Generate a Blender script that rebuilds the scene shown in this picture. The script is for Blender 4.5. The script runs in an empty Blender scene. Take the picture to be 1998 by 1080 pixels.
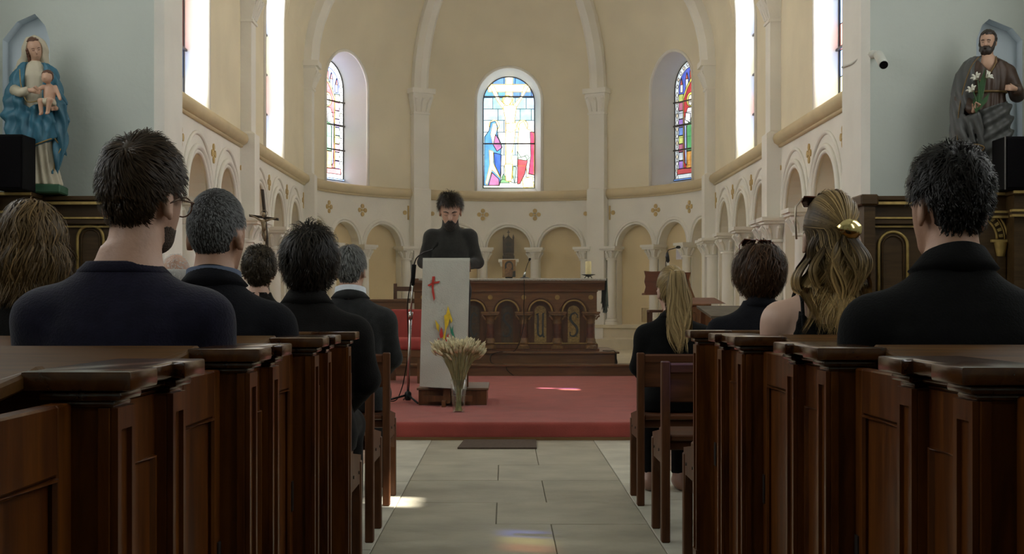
import bpy, bmesh, math, random
import numpy as np
from mathutils import Vector, Matrix

random.seed(7)
np.random.seed(7)
SC = bpy.context.scene
COL = SC.collection
PI = math.pi

# ------------------------------------------------------------------ camera
F, CX, CY, H = 2700.0, 986.0, 596.0, 0.97      # focal length in px, vanishing point, eye height
cam_data = bpy.data.cameras.new('camera')
cam_data.sensor_fit = 'HORIZONTAL'
cam_data.sensor_width = 36.0
cam_data.lens = 36.0 * F / 1998.0
cam_data.shift_x = (999.0 - CX) / 1998.0
cam_data.shift_y = (CY - 540.0) / 1998.0
cam_data.clip_start = 0.05
cam_data.clip_end = 200
cam = bpy.data.objects.new('camera', cam_data)
cam.location = (0, 0, H)
cam.rotation_euler = (PI / 2, 0, 0)
COL.objects.link(cam)
SC.camera = cam

# ------------------------------------------------------------------ light
SC.view_settings.view_transform = 'Standard'
SC.view_settings.look = 'None'
SC.view_settings.gamma = 1.0
SC.view_settings.use_curve_mapping = False
SC.view_settings.exposure = EXPOSURE = 1.3
SC.cycles.use_denoising = True
SC.cycles.max_bounces = 8
SC.cycles.diffuse_bounces = 5
SC.cycles.transparent_max_bounces = 12
SC.cycles.sample_clamp_indirect = 6.0
SC.cycles.caustics_reflective = False
SC.cycles.caustics_refractive = False

world = bpy.data.worlds.new('world')
SC.world = world
world.use_nodes = True
wn = world.node_tree.nodes
wn['Background'].inputs[0].default_value = (0.75, 0.87, 1.0, 1)
wn['Background'].inputs[1].default_value = 1.0

SUN_DIR = Vector((-3.2, 1.0, -3.9)).normalized()
sun_data = bpy.data.lights.new('sun_offscreen', 'SUN')
sun_data.energy = 10.0
sun_data.angle = math.radians(0.8)
sun_data.color = (1.0, 0.95, 0.86)
sun = bpy.data.objects.new('sun_offscreen', sun_data)
sun.rotation_euler = SUN_DIR.to_track_quat('-Z', 'Y').to_euler()
sun.location = (12, -4, 16)
COL.objects.link(sun)

GLASS = dict(nave=2.8, choir=4.2, apse=0.6)       # radiance of the daylit panes


def P(px, py, Y):
    """pixel of the 1998x1080 photograph at depth Y -> world point"""
    return Vector(((px - CX) * Y / F, Y, H - (py - CY) * Y / F))


def PX(px, Y):
    return (px - CX) * Y / F


def PZ(py, Y):
    return H - (py - CY) * Y / F


# ------------------------------------------------------------------ materials
MATS = {}


def mat(name, color, rough=0.6, metal=0.0, var=0.12, scale=6.0, bump=0.0, bscale=None, stretch=None,
        coat=0.0, spec=0.5, color2=None, sheen=0.0, emis=0.0, detail=4.0):
    """principled material with a noise colour variation and a noise bump"""
    if name in MATS:
        return MATS[name]
    m = bpy.data.materials.new(name)
    m.use_nodes = True
    nt = m.node_tree
    b = nt.nodes['Principled BSDF']
    b.inputs['Roughness'].default_value = rough
    b.inputs['Metallic'].default_value = metal
    b.inputs['Specular IOR Level'].default_value = spec
    if coat:
        b.inputs['Coat Weight'].default_value = coat
        b.inputs['Coat Roughness'].default_value = 0.18
    if sheen:
        b.inputs['Sheen Weight'].default_value = sheen
        b.inputs['Sheen Roughness'].default_value = 0.5
    tc = nt.nodes.new('ShaderNodeTexCoord')
    mp = nt.nodes.new('ShaderNodeMapping')
    nt.links.new(tc.outputs['Object'], mp.inputs['Vector'])
    if stretch:
        mp.inputs['Scale'].default_value = stretch
    nz = nt.nodes.new('ShaderNodeTexNoise')
    nz.inputs['Scale'].default_value = scale
    nz.inputs['Detail'].default_value = detail
    nt.links.new(mp.outputs['Vector'], nz.inputs['Vector'])
    rp = nt.nodes.new('ShaderNodeValToRGB')
    c = color
    c2 = color2 if color2 else tuple(x * (1 - var) for x in c)
    c1 = color if color2 else tuple(min(1, x * (1 + var)) for x in c)
    rp.color_ramp.elements[0].position = 0.32
    rp.color_ramp.elements[1].position = 0.68
    rp.color_ramp.elements[0].color = (*c2, 1)
    rp.color_ramp.elements[1].color = (*c1, 1)
    nt.links.new(nz.outputs['Fac'], rp.inputs['Fac'])
    nt.links.new(rp.outputs['Color'], b.inputs['Base Color'])
    if bump:
        nz2 = nt.nodes.new('ShaderNodeTexNoise')
        nz2.inputs['Scale'].default_value = bscale or scale * 3
        nz2.inputs['Detail'].default_value = 5
        nt.links.new(mp.outputs['Vector'], nz2.inputs['Vector'])
        bp = nt.nodes.new('ShaderNodeBump')
        bp.inputs['Strength'].default_value = bump
        bp.inputs['Distance'].default_value = 0.01
        nt.links.new(nz2.outputs['Fac'], bp.inputs['Height'])
        nt.links.new(bp.outputs['Normal'], b.inputs['Normal'])
    MATS[name] = m
    return m


def wood_mat(name, dark, light, rough=0.32, scale=1.0, coat=0.25, axis='z', spec=0.35):
    if name in MATS:
        return MATS[name]
    m = bpy.data.materials.new(name)
    m.use_nodes = True
    nt = m.node_tree
    b = nt.nodes['Principled BSDF']
    tc = nt.nodes.new('ShaderNodeTexCoord')
    mp = nt.nodes.new('ShaderNodeMapping')
    mp.inputs['Scale'].default_value = {'z': (9, 9, 0.9), 'x': (0.9, 9, 9), 'y': (9, 0.9, 9)}[axis]
    nt.links.new(tc.outputs['Object'], mp.inputs['Vector'])
    nz = nt.nodes.new('ShaderNodeTexNoise')
    nz.inputs['Scale'].default_value = 3.0 * scale
    nz.inputs['Detail'].default_value = 7
    nz.inputs['Roughness'].default_value = 0.62
    nz.inputs['Distortion'].default_value = 0.6
    nt.links.new(mp.outputs['Vector'], nz.inputs['Vector'])
    rp = nt.nodes.new('ShaderNodeValToRGB')
    rp.color_ramp.elements[0].position = 0.30
    rp.color_ramp.elements[1].position = 0.72
    rp.color_ramp.elements[0].color = (*dark, 1)
    rp.color_ramp.elements[1].color = (*light, 1)
    nt.links.new(nz.outputs['Fac'], rp.inputs['Fac'])
    nt.links.new(rp.outputs['Color'], b.inputs['Base Color'])
    b.inputs['Roughness'].default_value = rough
    b.inputs['Specular IOR Level'].default_value = spec
    b.inputs['Coat Weight'].default_value = coat
    b.inputs['Coat Roughness'].default_value = 0.2
    bp = nt.nodes.new('ShaderNodeBump')
    bp.inputs['Strength'].default_value = 0.12
    bp.inputs['Distance'].default_value = 0.004
    nt.links.new(nz.outputs['Fac'], bp.inputs['Height'])
    nt.links.new(bp.outputs['Normal'], b.inputs['Normal'])
    MATS[name] = m
    return m


def glow_mat(color, strength):
    """daylit pane: a thin coloured glass lit from outside"""
    key = 'pane_%.2f_%.2f_%.2f_%.2f' % (*color, strength)
    if key in MATS:
        return MATS[key]
    m = bpy.data.materials.new('lit_glass')
    m.use_nodes = True
    nt = m.node_tree
    nt.nodes.remove(nt.nodes['Principled BSDF'])
    e = nt.nodes.new('ShaderNodeEmission')
    tc = nt.nodes.new('ShaderNodeTexCoord')
    nz = nt.nodes.new('ShaderNodeTexNoise')
    nz.inputs['Scale'].default_value = 9
    nz.inputs['Detail'].default_value = 3
    nt.links.new(tc.outputs['Object'], nz.inputs['Vector'])
    rp = nt.nodes.new('ShaderNodeValToRGB')
    rp.color_ramp.elements[0].position = 0.3
    rp.color_ramp.elements[1].position = 0.7
    rp.color_ramp.elements[0].color = (*[x * 0.72 for x in color], 1)
    rp.color_ramp.elements[1].color = (*[min(1, x * 1.2 + 0.03) for x in color], 1)
    nt.links.new(nz.outputs['Fac'], rp.inputs['Fac'])
    nt.links.new(rp.outputs['Color'], e.inputs['Color'])
    e.inputs['Strength'].default_value = strength
    nt.links.new(e.outputs[0], nt.nodes['Material Output'].inputs['Surface'])
    MATS[key] = m
    return m


def clear_mat(color):
    """transparent coloured glass that the sun shines through"""
    key = 'clear_%.2f_%.2f_%.2f' % color
    if key in MATS:
        return MATS[key]
    m = bpy.data.materials.new('clear_coloured_glass')
    m.use_nodes = True
    nt = m.node_tree
    nt.nodes.remove(nt.nodes['Principled BSDF'])
    t = nt.nodes.new('ShaderNodeBsdfTransparent')
    t.inputs[0].default_value = (*color, 1)
    nt.links.new(t.outputs[0], nt.nodes['Material Output'].inputs['Surface'])
    MATS[key] = m
    return m


M_UP = mat('cream_plaster', (0.79, 0.715, 0.53), 0.85, var=0.06, scale=1.4, bump=0.15, bscale=30)
M_WHITE = mat('white_limewash', (0.82, 0.80, 0.73), 0.85, var=0.05, scale=2.0, bump=0.2, bscale=24)
M_NICHE = mat('ochre_niche_paint', (0.74, 0.60, 0.35), 0.85, var=0.07, scale=2.2, bump=0.12, bscale=28)
M_STRING = mat('buff_stone_moulding', (0.66, 0.54, 0.32), 0.7, var=0.06, scale=3)
M_NAVE = mat('pale_grey_green_plaster', (0.50, 0.53, 0.48), 0.9, var=0.05, scale=1.2, bump=0.2, bscale=26)
M_REVEAL = mat('whitewashed_reveal', (0.70, 0.71, 0.70), 0.8, var=0.04, scale=3, bump=0.1, bscale=30)
M_GOLDPAINT = mat('ochre_gilt_paint', (0.52, 0.36, 0.12), 0.55, var=0.15, scale=20)
M_STONE = mat('aisle_limestone', (0.33, 0.305, 0.23), 0.55, var=0.16, scale=3.2, bump=0.25, bscale=22)
M_STONE2 = mat('border_limestone', (0.46, 0.44, 0.36), 0.5, var=0.16, scale=3.8, bump=0.25, bscale=22)
M_TERRA = mat('worn_red_tile', (0.30, 0.20, 0.15), 0.6, var=0.2, scale=5, bump=0.2)
M_JOINT = mat('dark_mortar', (0.17, 0.155, 0.115), 0.9, var=0.2, scale=9)
M_CARPET = mat('red_carpet', (0.30, 0.052, 0.038), 0.95, var=0.12, scale=5, bump=0.5, bscale=240, sheen=0.15)
M_CARPET_EDGE = M_CARPET
M_PEW = wood_mat('polished_dark_oak', (0.037, 0.0078, 0.0010), (0.140, 0.042, 0.0042), 0.36, 1.0, 0.10, 'z', 0.25)
M_PEWH = wood_mat('polished_dark_oak_rail', (0.036, 0.014, 0.002), (0.115, 0.048, 0.008), 0.5, 1.0, 0.0, 'x', 0.18)
M_PEWY = wood_mat('polished_dark_oak_cap', (0.030, 0.009, 0.002), (0.080, 0.027, 0.005), 0.20, 1.0, 0.5, 'y', 0.4)
M_BENCH = wood_mat('brown_bench_wood', (0.050, 0.017, 0.006), (0.115, 0.042, 0.014), 0.45, 1.0, 0.05, 'z', 0.25)
M_BENCHX = wood_mat('brown_bench_rail_wood', (0.050, 0.016, 0.006), (0.115, 0.040, 0.014), 0.45, 1.0, 0.05, 'x', 0.25)
M_ALTAR = wood_mat('altar_oak', (0.11, 0.046, 0.013), (0.22, 0.10, 0.03), 0.4, 1.0, 0.15, 'x')
M_ALTARZ = wood_mat('altar_oak_upright', (0.08, 0.028, 0.009), (0.17, 0.068, 0.021), 0.4, 1.0, 0.15, 'z')
M_STEP = wood_mat('step_oak', (0.10, 0.045, 0.016), (0.19, 0.092, 0.035), 0.35, 0.8, 0.2, 'x')
M_RETABLE = wood_mat('retable_oak', (0.040, 0.021, 0.007), (0.080, 0.045, 0.016), 0.45, 1.0, 0.05, 'x', 0.25)
M_GILT = mat('gilt_edge', (0.42, 0.29, 0.09), 0.4, metal=0.35, var=0.2, scale=20)
M_BLACK = mat('matt_black', (0.004, 0.0036, 0.004), 0.8, var=0.2, scale=20, spec=0.12)
M_BLACKMETAL = mat('black_metal', (0.02, 0.02, 0.022), 0.35, metal=0.6, var=0.2, scale=20)
M_CHROME = mat('chrome', (0.72, 0.74, 0.76), 0.18, metal=1.0, var=0.03, scale=10)
M_IRON = mat('iron', (0.06, 0.05, 0.045), 0.5, metal=0.8, var=0.2, scale=30)
M_LEAD = mat('lead_came', (0.03, 0.03, 0.035), 0.6, var=0.1, scale=20)
M_SKIN = mat('skin', (0.50, 0.30, 0.215), 0.5, var=0.09, scale=14, bump=0.08, bscale=120)
M_SKIN2 = mat('tanned_skin', (0.42, 0.235, 0.155), 0.5, var=0.09, scale=14, bump=0.08, bscale=120)


# ------------------------------------------------------------------ object helpers
def link(name, me, m, parent=None, smooth=False):
    o = bpy.data.objects.new(name, me)
    COL.objects.link(o)
    if m is not None:
        ms = m if isinstance(m, (list, tuple)) else [m]
        me.materials.clear()
        for x in ms:
            me.materials.append(x)
    if smooth:
        me.polygons.foreach_set('use_smooth', [True] * len(me.polygons))
    if parent is not None:
        o.parent = parent
    return o


def empty(name, loc=(0, 0, 0), rz=0.0):
    o = bpy.data.objects.new(name, None)
    o.empty_display_size = 0.1
    COL.objects.link(o)
    o.location = loc
    o.rotation_euler = (0, 0, rz)
    return o


def tag(o, label, cat, group=None, kind=None):
    if label:
        o['label'] = label
    if cat:
        o['category'] = cat
    if group:
        o['group'] = group
    if kind:
        o['kind'] = kind
    return o


def struct(o, label=None):
    o['kind'] = 'structure'
    if label:
        o['label'] = label
    return o


class MB:
    """collects vertices and faces, then links them as one mesh object"""

    def __init__(self):
        self.v, self.f, self.mi = [], [], []
        self.cur = 0

    def add(self, vs, fs):
        n = len(self.v)
        self.v += [tuple(x) for x in vs]
        for f in fs:
            self.f.append(tuple(i + n for i in f))
            self.mi.append(self.cur)
        return self

    def box(self, x0, x1, y0, y1, z0, z1):
        if x0 > x1: x0, x1 = x1, x0
        if y0 > y1: y0, y1 = y1, y0
        if z0 > z1: z0, z1 = z1, z0
        vs = [(x0, y0, z0), (x1, y0, z0), (x1, y1, z0), (x0, y1, z0), (x0, y0, z1), (x1, y0, z1), (x1, y1, z1), (x0, y1, z1)]
        return self.add(vs, [(0, 3, 2, 1), (4, 5, 6, 7), (0, 1, 5, 4), (1, 2, 6, 5), (2, 3, 7, 6), (3, 0, 4, 7)])

    def obox(self, c, ax, ay, az, hx, hy, hz):
        """oriented box: centre, three unit axes, half sizes"""
        c, ax, ay, az = Vector(c), Vector(ax), Vector(ay), Vector(az)
        vs = []
        for sz in (-1, 1):
            for sx, sy in ((-1, -1), (1, -1), (1, 1), (-1, 1)):
                vs.append(c + ax * hx * sx + ay * hy * sy + az * hz * sz)
        return self.add(vs, [(0, 3, 2, 1), (4, 5, 6, 7), (0, 1, 5, 4), (1, 2, 6, 5), (2, 3, 7, 6), (3, 0, 4, 7)])

    def tube(self, pts, rad, n=8, caps=True):
        pts = [Vector(p) for p in pts]
        rs = rad if isinstance(rad, (list, tuple)) else [rad] * len(pts)
        base = len(self.v)
        up = Vector((0, 0, 1))
        prev = None
        for i, p in enumerate(pts):
            t = (pts[min(i + 1, len(pts) - 1)] - pts[max(i - 1, 0)])
            if t.length < 1e-9: t = up
            t.normalize()
            if prev is None:
                a = t.cross(up if abs(t.z) < 0.95 else Vector((1, 0, 0))).normalized()
            else:
                a = (prev - t * prev.dot(t))
                a = a.normalized() if a.length > 1e-6 else t.cross(up).normalized()
            prev = a
            b = t.cross(a)
            for k in range(n):
                an = 2 * PI * k / n
                self.v.append(tuple(p + (a * math.cos(an) + b * math.sin(an)) * rs[i]))
        for i in range(len(pts) - 1):
            for k in range(n):
                k2 = (k + 1) % n
                self.f.append((base + i * n + k, base + i * n + k2, base + (i + 1) * n + k2, base + (i + 1) * n + k))
                self.mi.append(self.cur)
        if caps:
            self.f.append(tuple(base + k for k in range(n))[::-1]); self.mi.append(self.cur)
            e = base + (len(pts) - 1) * n
            self.f.append(tuple(e + k for k in range(n))); self.mi.append(self.cur)
        return self

    def lathe(self, prof, c=(0, 0, 0), n=16, sq=False, axis=None):
        """profile of (radius, z) turned about the vertical through c; sq = square section"""
        c = Vector(c)
        base = len(self.v)
        off = PI / 4 if sq else 0
        n = 4 if sq else n
        k2 = math.sqrt(2) if sq else 1
        for r, z in prof:
            for k in range(n):
                a = 2 * PI * k / n + off
                self.v.append((c.x + r * k2 * math.cos(a), c.y + r * k2 * math.sin(a), c.z + z))
        for i in range(len(prof) - 1):
            for k in range(n):
                q = (k + 1) % n
                self.f.append((base + i * n + k, base + i * n + q, base + (i + 1) * n + q, base + (i + 1) * n + k))
                self.mi.append(self.cur)
        self.f.append(tuple(base + k for k in range(n))[::-1]); self.mi.append(self.cur)
        e = base + (len(prof) - 1) * n
        self.f.append(tuple(e + k for k in range(n))); self.mi.append(self.cur)
        return self

    def prism(self, poly, to3, d0, d1):
        """2d polygon extruded between depth d0 and d1; to3(u, v, d) -> point"""
        n = len(poly)
        area = sum(poly[i][0] * poly[(i + 1) % n][1] - poly[(i + 1) % n][0] * poly[i][1] for i in range(n))
        vs = [to3(u, v, d0) for u, v in poly] + [to3(u, v, d1) for u, v in poly]
        fs = [tuple(range(n)), tuple(range(2 * n - 1, n - 1, -1))]
        fs += [(i, n + i, n + (i + 1) % n, (i + 1) % n) for i in range(n)]
        return self.add(vs, fs)

    def grid(self, fn, us, vs):
        base = len(self.v)
        for u in us:
            for w in vs:
                self.v.append(tuple(fn(u, w)))
        nv = len(vs)
        for i in range(len(us) - 1):
            for j in range(nv - 1):
                self.f.append((base + i * nv + j, base + (i + 1) * nv + j, base + (i + 1) * nv + j + 1, base + i * nv + j + 1))
                self.mi.append(self.cur)
        return self

    def sweep(self, path, prof, closed=False):
        """path: list of (point, axis_a, axis_b); prof: closed list of (a, b)"""
        base = len(self.v)
        n = len(prof)
        for p, a, b in path:
            for x, y in prof:
                self.v.append(tuple(Vector(p) + Vector(a) * x + Vector(b) * y))
        L = len(path)
        for i in range(L if closed else L - 1):
            j = (i + 1) % L
            for k in range(n):
                q = (k + 1) % n
                self.f.append((base + i * n + k, base + i * n + q, base + j * n + q, base + j * n + k)); self.mi.append(self.cur)
        if not closed:
            self.f.append(tuple(base + k for k in range(n))[::-1]); self.mi.append(self.cur)
            e = base + (L - 1) * n
            self.f.append(tuple(e + k for k in range(n))); self.mi.append(self.cur)
        return self

    def mesh(self, name, fix=True, bevel=0.0, seg=1, weld=False):
        me = bpy.data.meshes.new(name)
        me.from_pydata(self.v, [], self.f)
        if any(self.mi):
            me.polygons.foreach_set('material_index', self.mi)
        if fix or bevel or weld:
            bm = bmesh.new()
            bm.from_mesh(me)
            if weld:
                bmesh.ops.remove_doubles(bm, verts=bm.verts, dist=0.0003)
            bmesh.ops.recalc_face_normals(bm, faces=bm.faces)
            if bevel:
                es = [e for e in bm.edges if len(e.link_faces) == 2 and e.calc_face_angle(0) > 0.6]
                bmesh.ops.bevel(bm, geom=es, offset=bevel, segments=seg, affect='EDGES', profile=0.6, clamp_overlap=True)
            bm.to_mesh(me)
            bm.free()
        me.update()
        return me

    def build(self, name, m, parent=None, smooth=False, bevel=0.0, seg=1, weld=False, auto=False):
        me = self.mesh(name, True, bevel, seg, weld)
        o = link(name, me, m, parent, smooth or auto)
        if auto:
            bm = bmesh.new(); bm.from_mesh(me)
            for e in bm.edges:
                e.smooth = not (len(e.link_faces) == 2 and e.calc_face_angle(0) > 0.7)
            bm.to_mesh(me); bm.free()
        return o


def copy_tree(o, parent=None):
    c = o.copy()
    COL.objects.link(c)
    c.parent = parent
    for ch in list(o.children):
        copy_tree(ch, c)
    return c


def dup(o, parent=None, matrix=None, loc=None):
    c = o.copy()
    COL.objects.link(c)
    if parent is not None:
        c.parent = parent
    if matrix is not None:
        c.matrix_basis = matrix
    if loc is not None:
        c.location = loc
    return c


def bez(pts, n=16):
    """Catmull-Rom through points"""
    pts = [Vector(p) for p in pts]
    out = []
    for i in range(len(pts) - 1):
        p0 = pts[max(i - 1, 0)]; p1 = pts[i]; p2 = pts[i + 1]; p3 = pts[min(i + 2, len(pts) - 1)]
        for k in range(n):
            t = k / n
            out.append(0.5 * ((2 * p1) + (p2 - p0) * t + (2 * p0 - 5 * p1 + 4 * p2 - p3) * t * t + (-p0 + 3 * p1 - 3 * p2 + p3) * t ** 3))
    out.append(pts[-1])
    return out


def clip_poly(poly, conv):
    """clip a polygon by a convex counter-clockwise polygon"""
    out = list(poly)
    n = len(conv)
    for i in range(n):
        a, b = conv[i], conv[(i + 1) % n]
        inp, out = out, []
        if not inp: return []
        def side(p): return (b[0] - a[0]) * (p[1] - a[1]) - (b[1] - a[1]) * (p[0] - a[0])
        for k in range(len(inp)):
            p, q = inp[k], inp[(k + 1) % len(inp)]
            sp, sq = side(p), side(q)
            if sp >= -1e-9: out.append(p)
            if (sp > 1e-9 and sq < -1e-9) or (sp < -1e-9 and sq > 1e-9):
                t = sp / (sp - sq)
                out.append((p[0] + t * (q[0] - p[0]), p[1] + t * (q[1] - p[1])))
    clean = []
    for p in out:
        if not clean or (abs(p[0] - clean[-1][0]) + abs(p[1] - clean[-1][1])) > 1e-4: clean.append(p)
    if len(clean) > 2 and (abs(clean[0][0] - clean[-1][0]) + abs(clean[0][1] - clean[-1][1])) < 1e-4: clean.pop()
    return clean if len(clean) > 2 else []
# ------------------------------------------------------------------ the church shell
X0, RW, Y0, Y1 = 0.06, 3.0, 10.95, 20.3
ZS, ZB = 4.54, 2.5          # springing height and rise of the vault
ZSTR = 2.82                 # string course
Z_DAIS, Z_APSE, Z_ALT = 0.13, 0.265, 0.41


def rz(z):
    return RW if z <= ZS else RW * math.sqrt(max(0.0, 1 - ((z - ZS) / ZB) ** 2))


def m_left(u, z, d): return Vector((X0 - rz(z) - d, Y0 + u, z))
def m_right(u, z, d): return Vector((X0 + rz(z) + d, Y0 + u, z))


def m_apse(u, z, d):
    a = PI - u / RW
    r = rz(z) + d
    return Vector((X0 + r * math.cos(a), Y1 + r * math.sin(a), z))


def frame(mp, u0):
    """flat frame tangent to the wall at u0: to3(u, z, d)"""
    O = mp(u0, 1.0, 0.0)
    T = (mp(u0 + 0.01, 1.0, 0) - mp(u0 - 0.01, 1.0, 0)).normalized()
    N = (mp(u0, 1.0, 0.1) - O).normalized()
    def to3(u, z, d):
        p = O + T * u + N * d
        return Vector((p.x, p.y, z))
    return to3


def lin(a, b, n): return [a + (b - a) * i / n for i in range(n + 1)]


def arch_pts(uc, r, zb, zs, n=16):
    return [(uc - r, zb)] + [(uc + r * math.cos(PI - PI * k / n), zs + r * math.sin(PI * k / n)) for k in range(n + 1)] + [(uc + r, zb)]


def opening(mb, fn, u0, u1, zb, zt, pts, zside=None):
    """wall sheet u0..u1 x zb..zt with an opening whose outline pts runs bottom-left, over, bottom-right"""
    n = len(pts)
    inner = pts
    # outer boundary matched to the outline: left edge, top edge, right edge
    zs = pts[1][1]
    mb.add([fn(u0, zb), fn(pts[0][0], pts[0][1]), fn(pts[1][0], pts[1][1]), fn(u0, zs)], [(0, 1, 2, 3)])
    mb.add([fn(u1, zb), fn(pts[-1][0], pts[-1][1]), fn(pts[-2][0], pts[-2][1]), fn(u1, zs)], [(3, 2, 1, 0)])
    arc = pts[1:-1]
    m = len(arc) - 1
    sd = [zs] + [z for z in (zside or []) if zs < z < zt] + [zt]
    for za, zc in zip(sd[:-1], sd[1:]):
        mb.add([fn(u0, za), fn(*arc[0]), fn(u0, zc)], [(0, 1, 2)])
        mb.add([fn(u1, za), fn(u1, zc), fn(*arc[-1])], [(0, 1, 2)])
    for k in range(m):
        ta, tb = u0 + (u1 - u0) * k / m, u0 + (u1 - u0) * (k + 1) / m
        mb.add([fn(*arc[k]), fn(*arc[k + 1]), fn(tb, zt), fn(ta, zt)], [(0, 1, 2, 3)])


def quatrefoil(mp, u, z, parent, half=0, s=1.0):
    f = frame(mp, u)
    mb = MB()
    r = 0.032 * s
    cs = [(0, 0.055 * s), (0.055 * s, 0), (0, -0.055 * s), (-0.055 * s, 0)]
    if half:
        cs = [(0.055 * s * half, 0)]
        mb.prism([(-0.014, -0.1 * s), (0.014, -0.1 * s), (0.014, 0.1 * s), (-0.014, 0.1 * s)], lambda a, b, d: f(a, z + b, d), -0.012, 0.0)
    else:
        mb.prism([(-0.018, -0.018), (0.018, -0.018), (0.018, 0.018), (-0.018, 0.018)], lambda a, b, d: f(a, z + b, d), -0.012, 0)
    for cx, cz in cs:
        mb.prism([(cx + r * math.cos(k * PI / 5), cz + r * math.sin(k * PI / 5)) for k in range(10)], lambda a, b, d: f(a, z + b, d), -0.012, 0)
    return mb.build('quatrefoil', M_GOLDPAINT, parent)


def column(mp, u, d, zb, zs, s, parent):
    """arcade column: shaft with a basket capital and a moulded base"""
    c = mp(u, 0, d)
    T = frame(mp, u)
    h = zs - zb
    hc = 0.20 * s
    o = MB().lathe([(0.075 * s, 0.10), (0.07 * s, h - hc)], (c.x, c.y, zb), 14).build('column', M_WHITE, parent, auto=True)
    mb = MB().lathe([(0.09 * s, h - hc - 0.015), (0.09 * s, h - hc + 0.012), (0.078 * s, h - hc + 0.02), (0.085 * s, h - hc * 0.7), (0.115 * s, h - hc * 0.4), (0.12 * s, h - 0.06)], (c.x, c.y, zb), 14)
    for k in range(8):      # leaves of the basket
        a = 2 * PI * k / 8
        p = [(c.x + math.cos(a) * q * s, c.y + math.sin(a) * q * s, zb + h - hc * w) for q, w in ((0.082, 0.9), (0.105, 0.6), (0.135, 0.42), (0.128, 0.33))]
        mb.tube(p, [0.016 * s, 0.022 * s, 0.02 * s, 0.01 * s], 5)
    f = frame(mp, u)
    def bx(w, z0, z1):
        mb.prism([(-w, z0), (w, z0), (w, z1), (-w, z1)], lambda a, b, dd: f(a, b, dd), d - w, max(d + w, 0.02))
    bx(0.135 * s, zs - 0.06, zs - 0.03)
    bx(0.155 * s, zs - 0.03, zs + 0.012)
    mb.build('capital', M_WHITE, o, auto=True)
    mb = MB().lathe([(0.12 * s, 0), (0.12 * s, 0.04), (0.105 * s, 0.05), (0.11 * s, 0.07), (0.08 * s, 0.09), (0.088 * s, 0.105), (0.075 * s, 0.115)], (c.x, c.y, zb), 14)
    mb.build('base', M_WHITE, o, auto=True)
    return o


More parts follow.
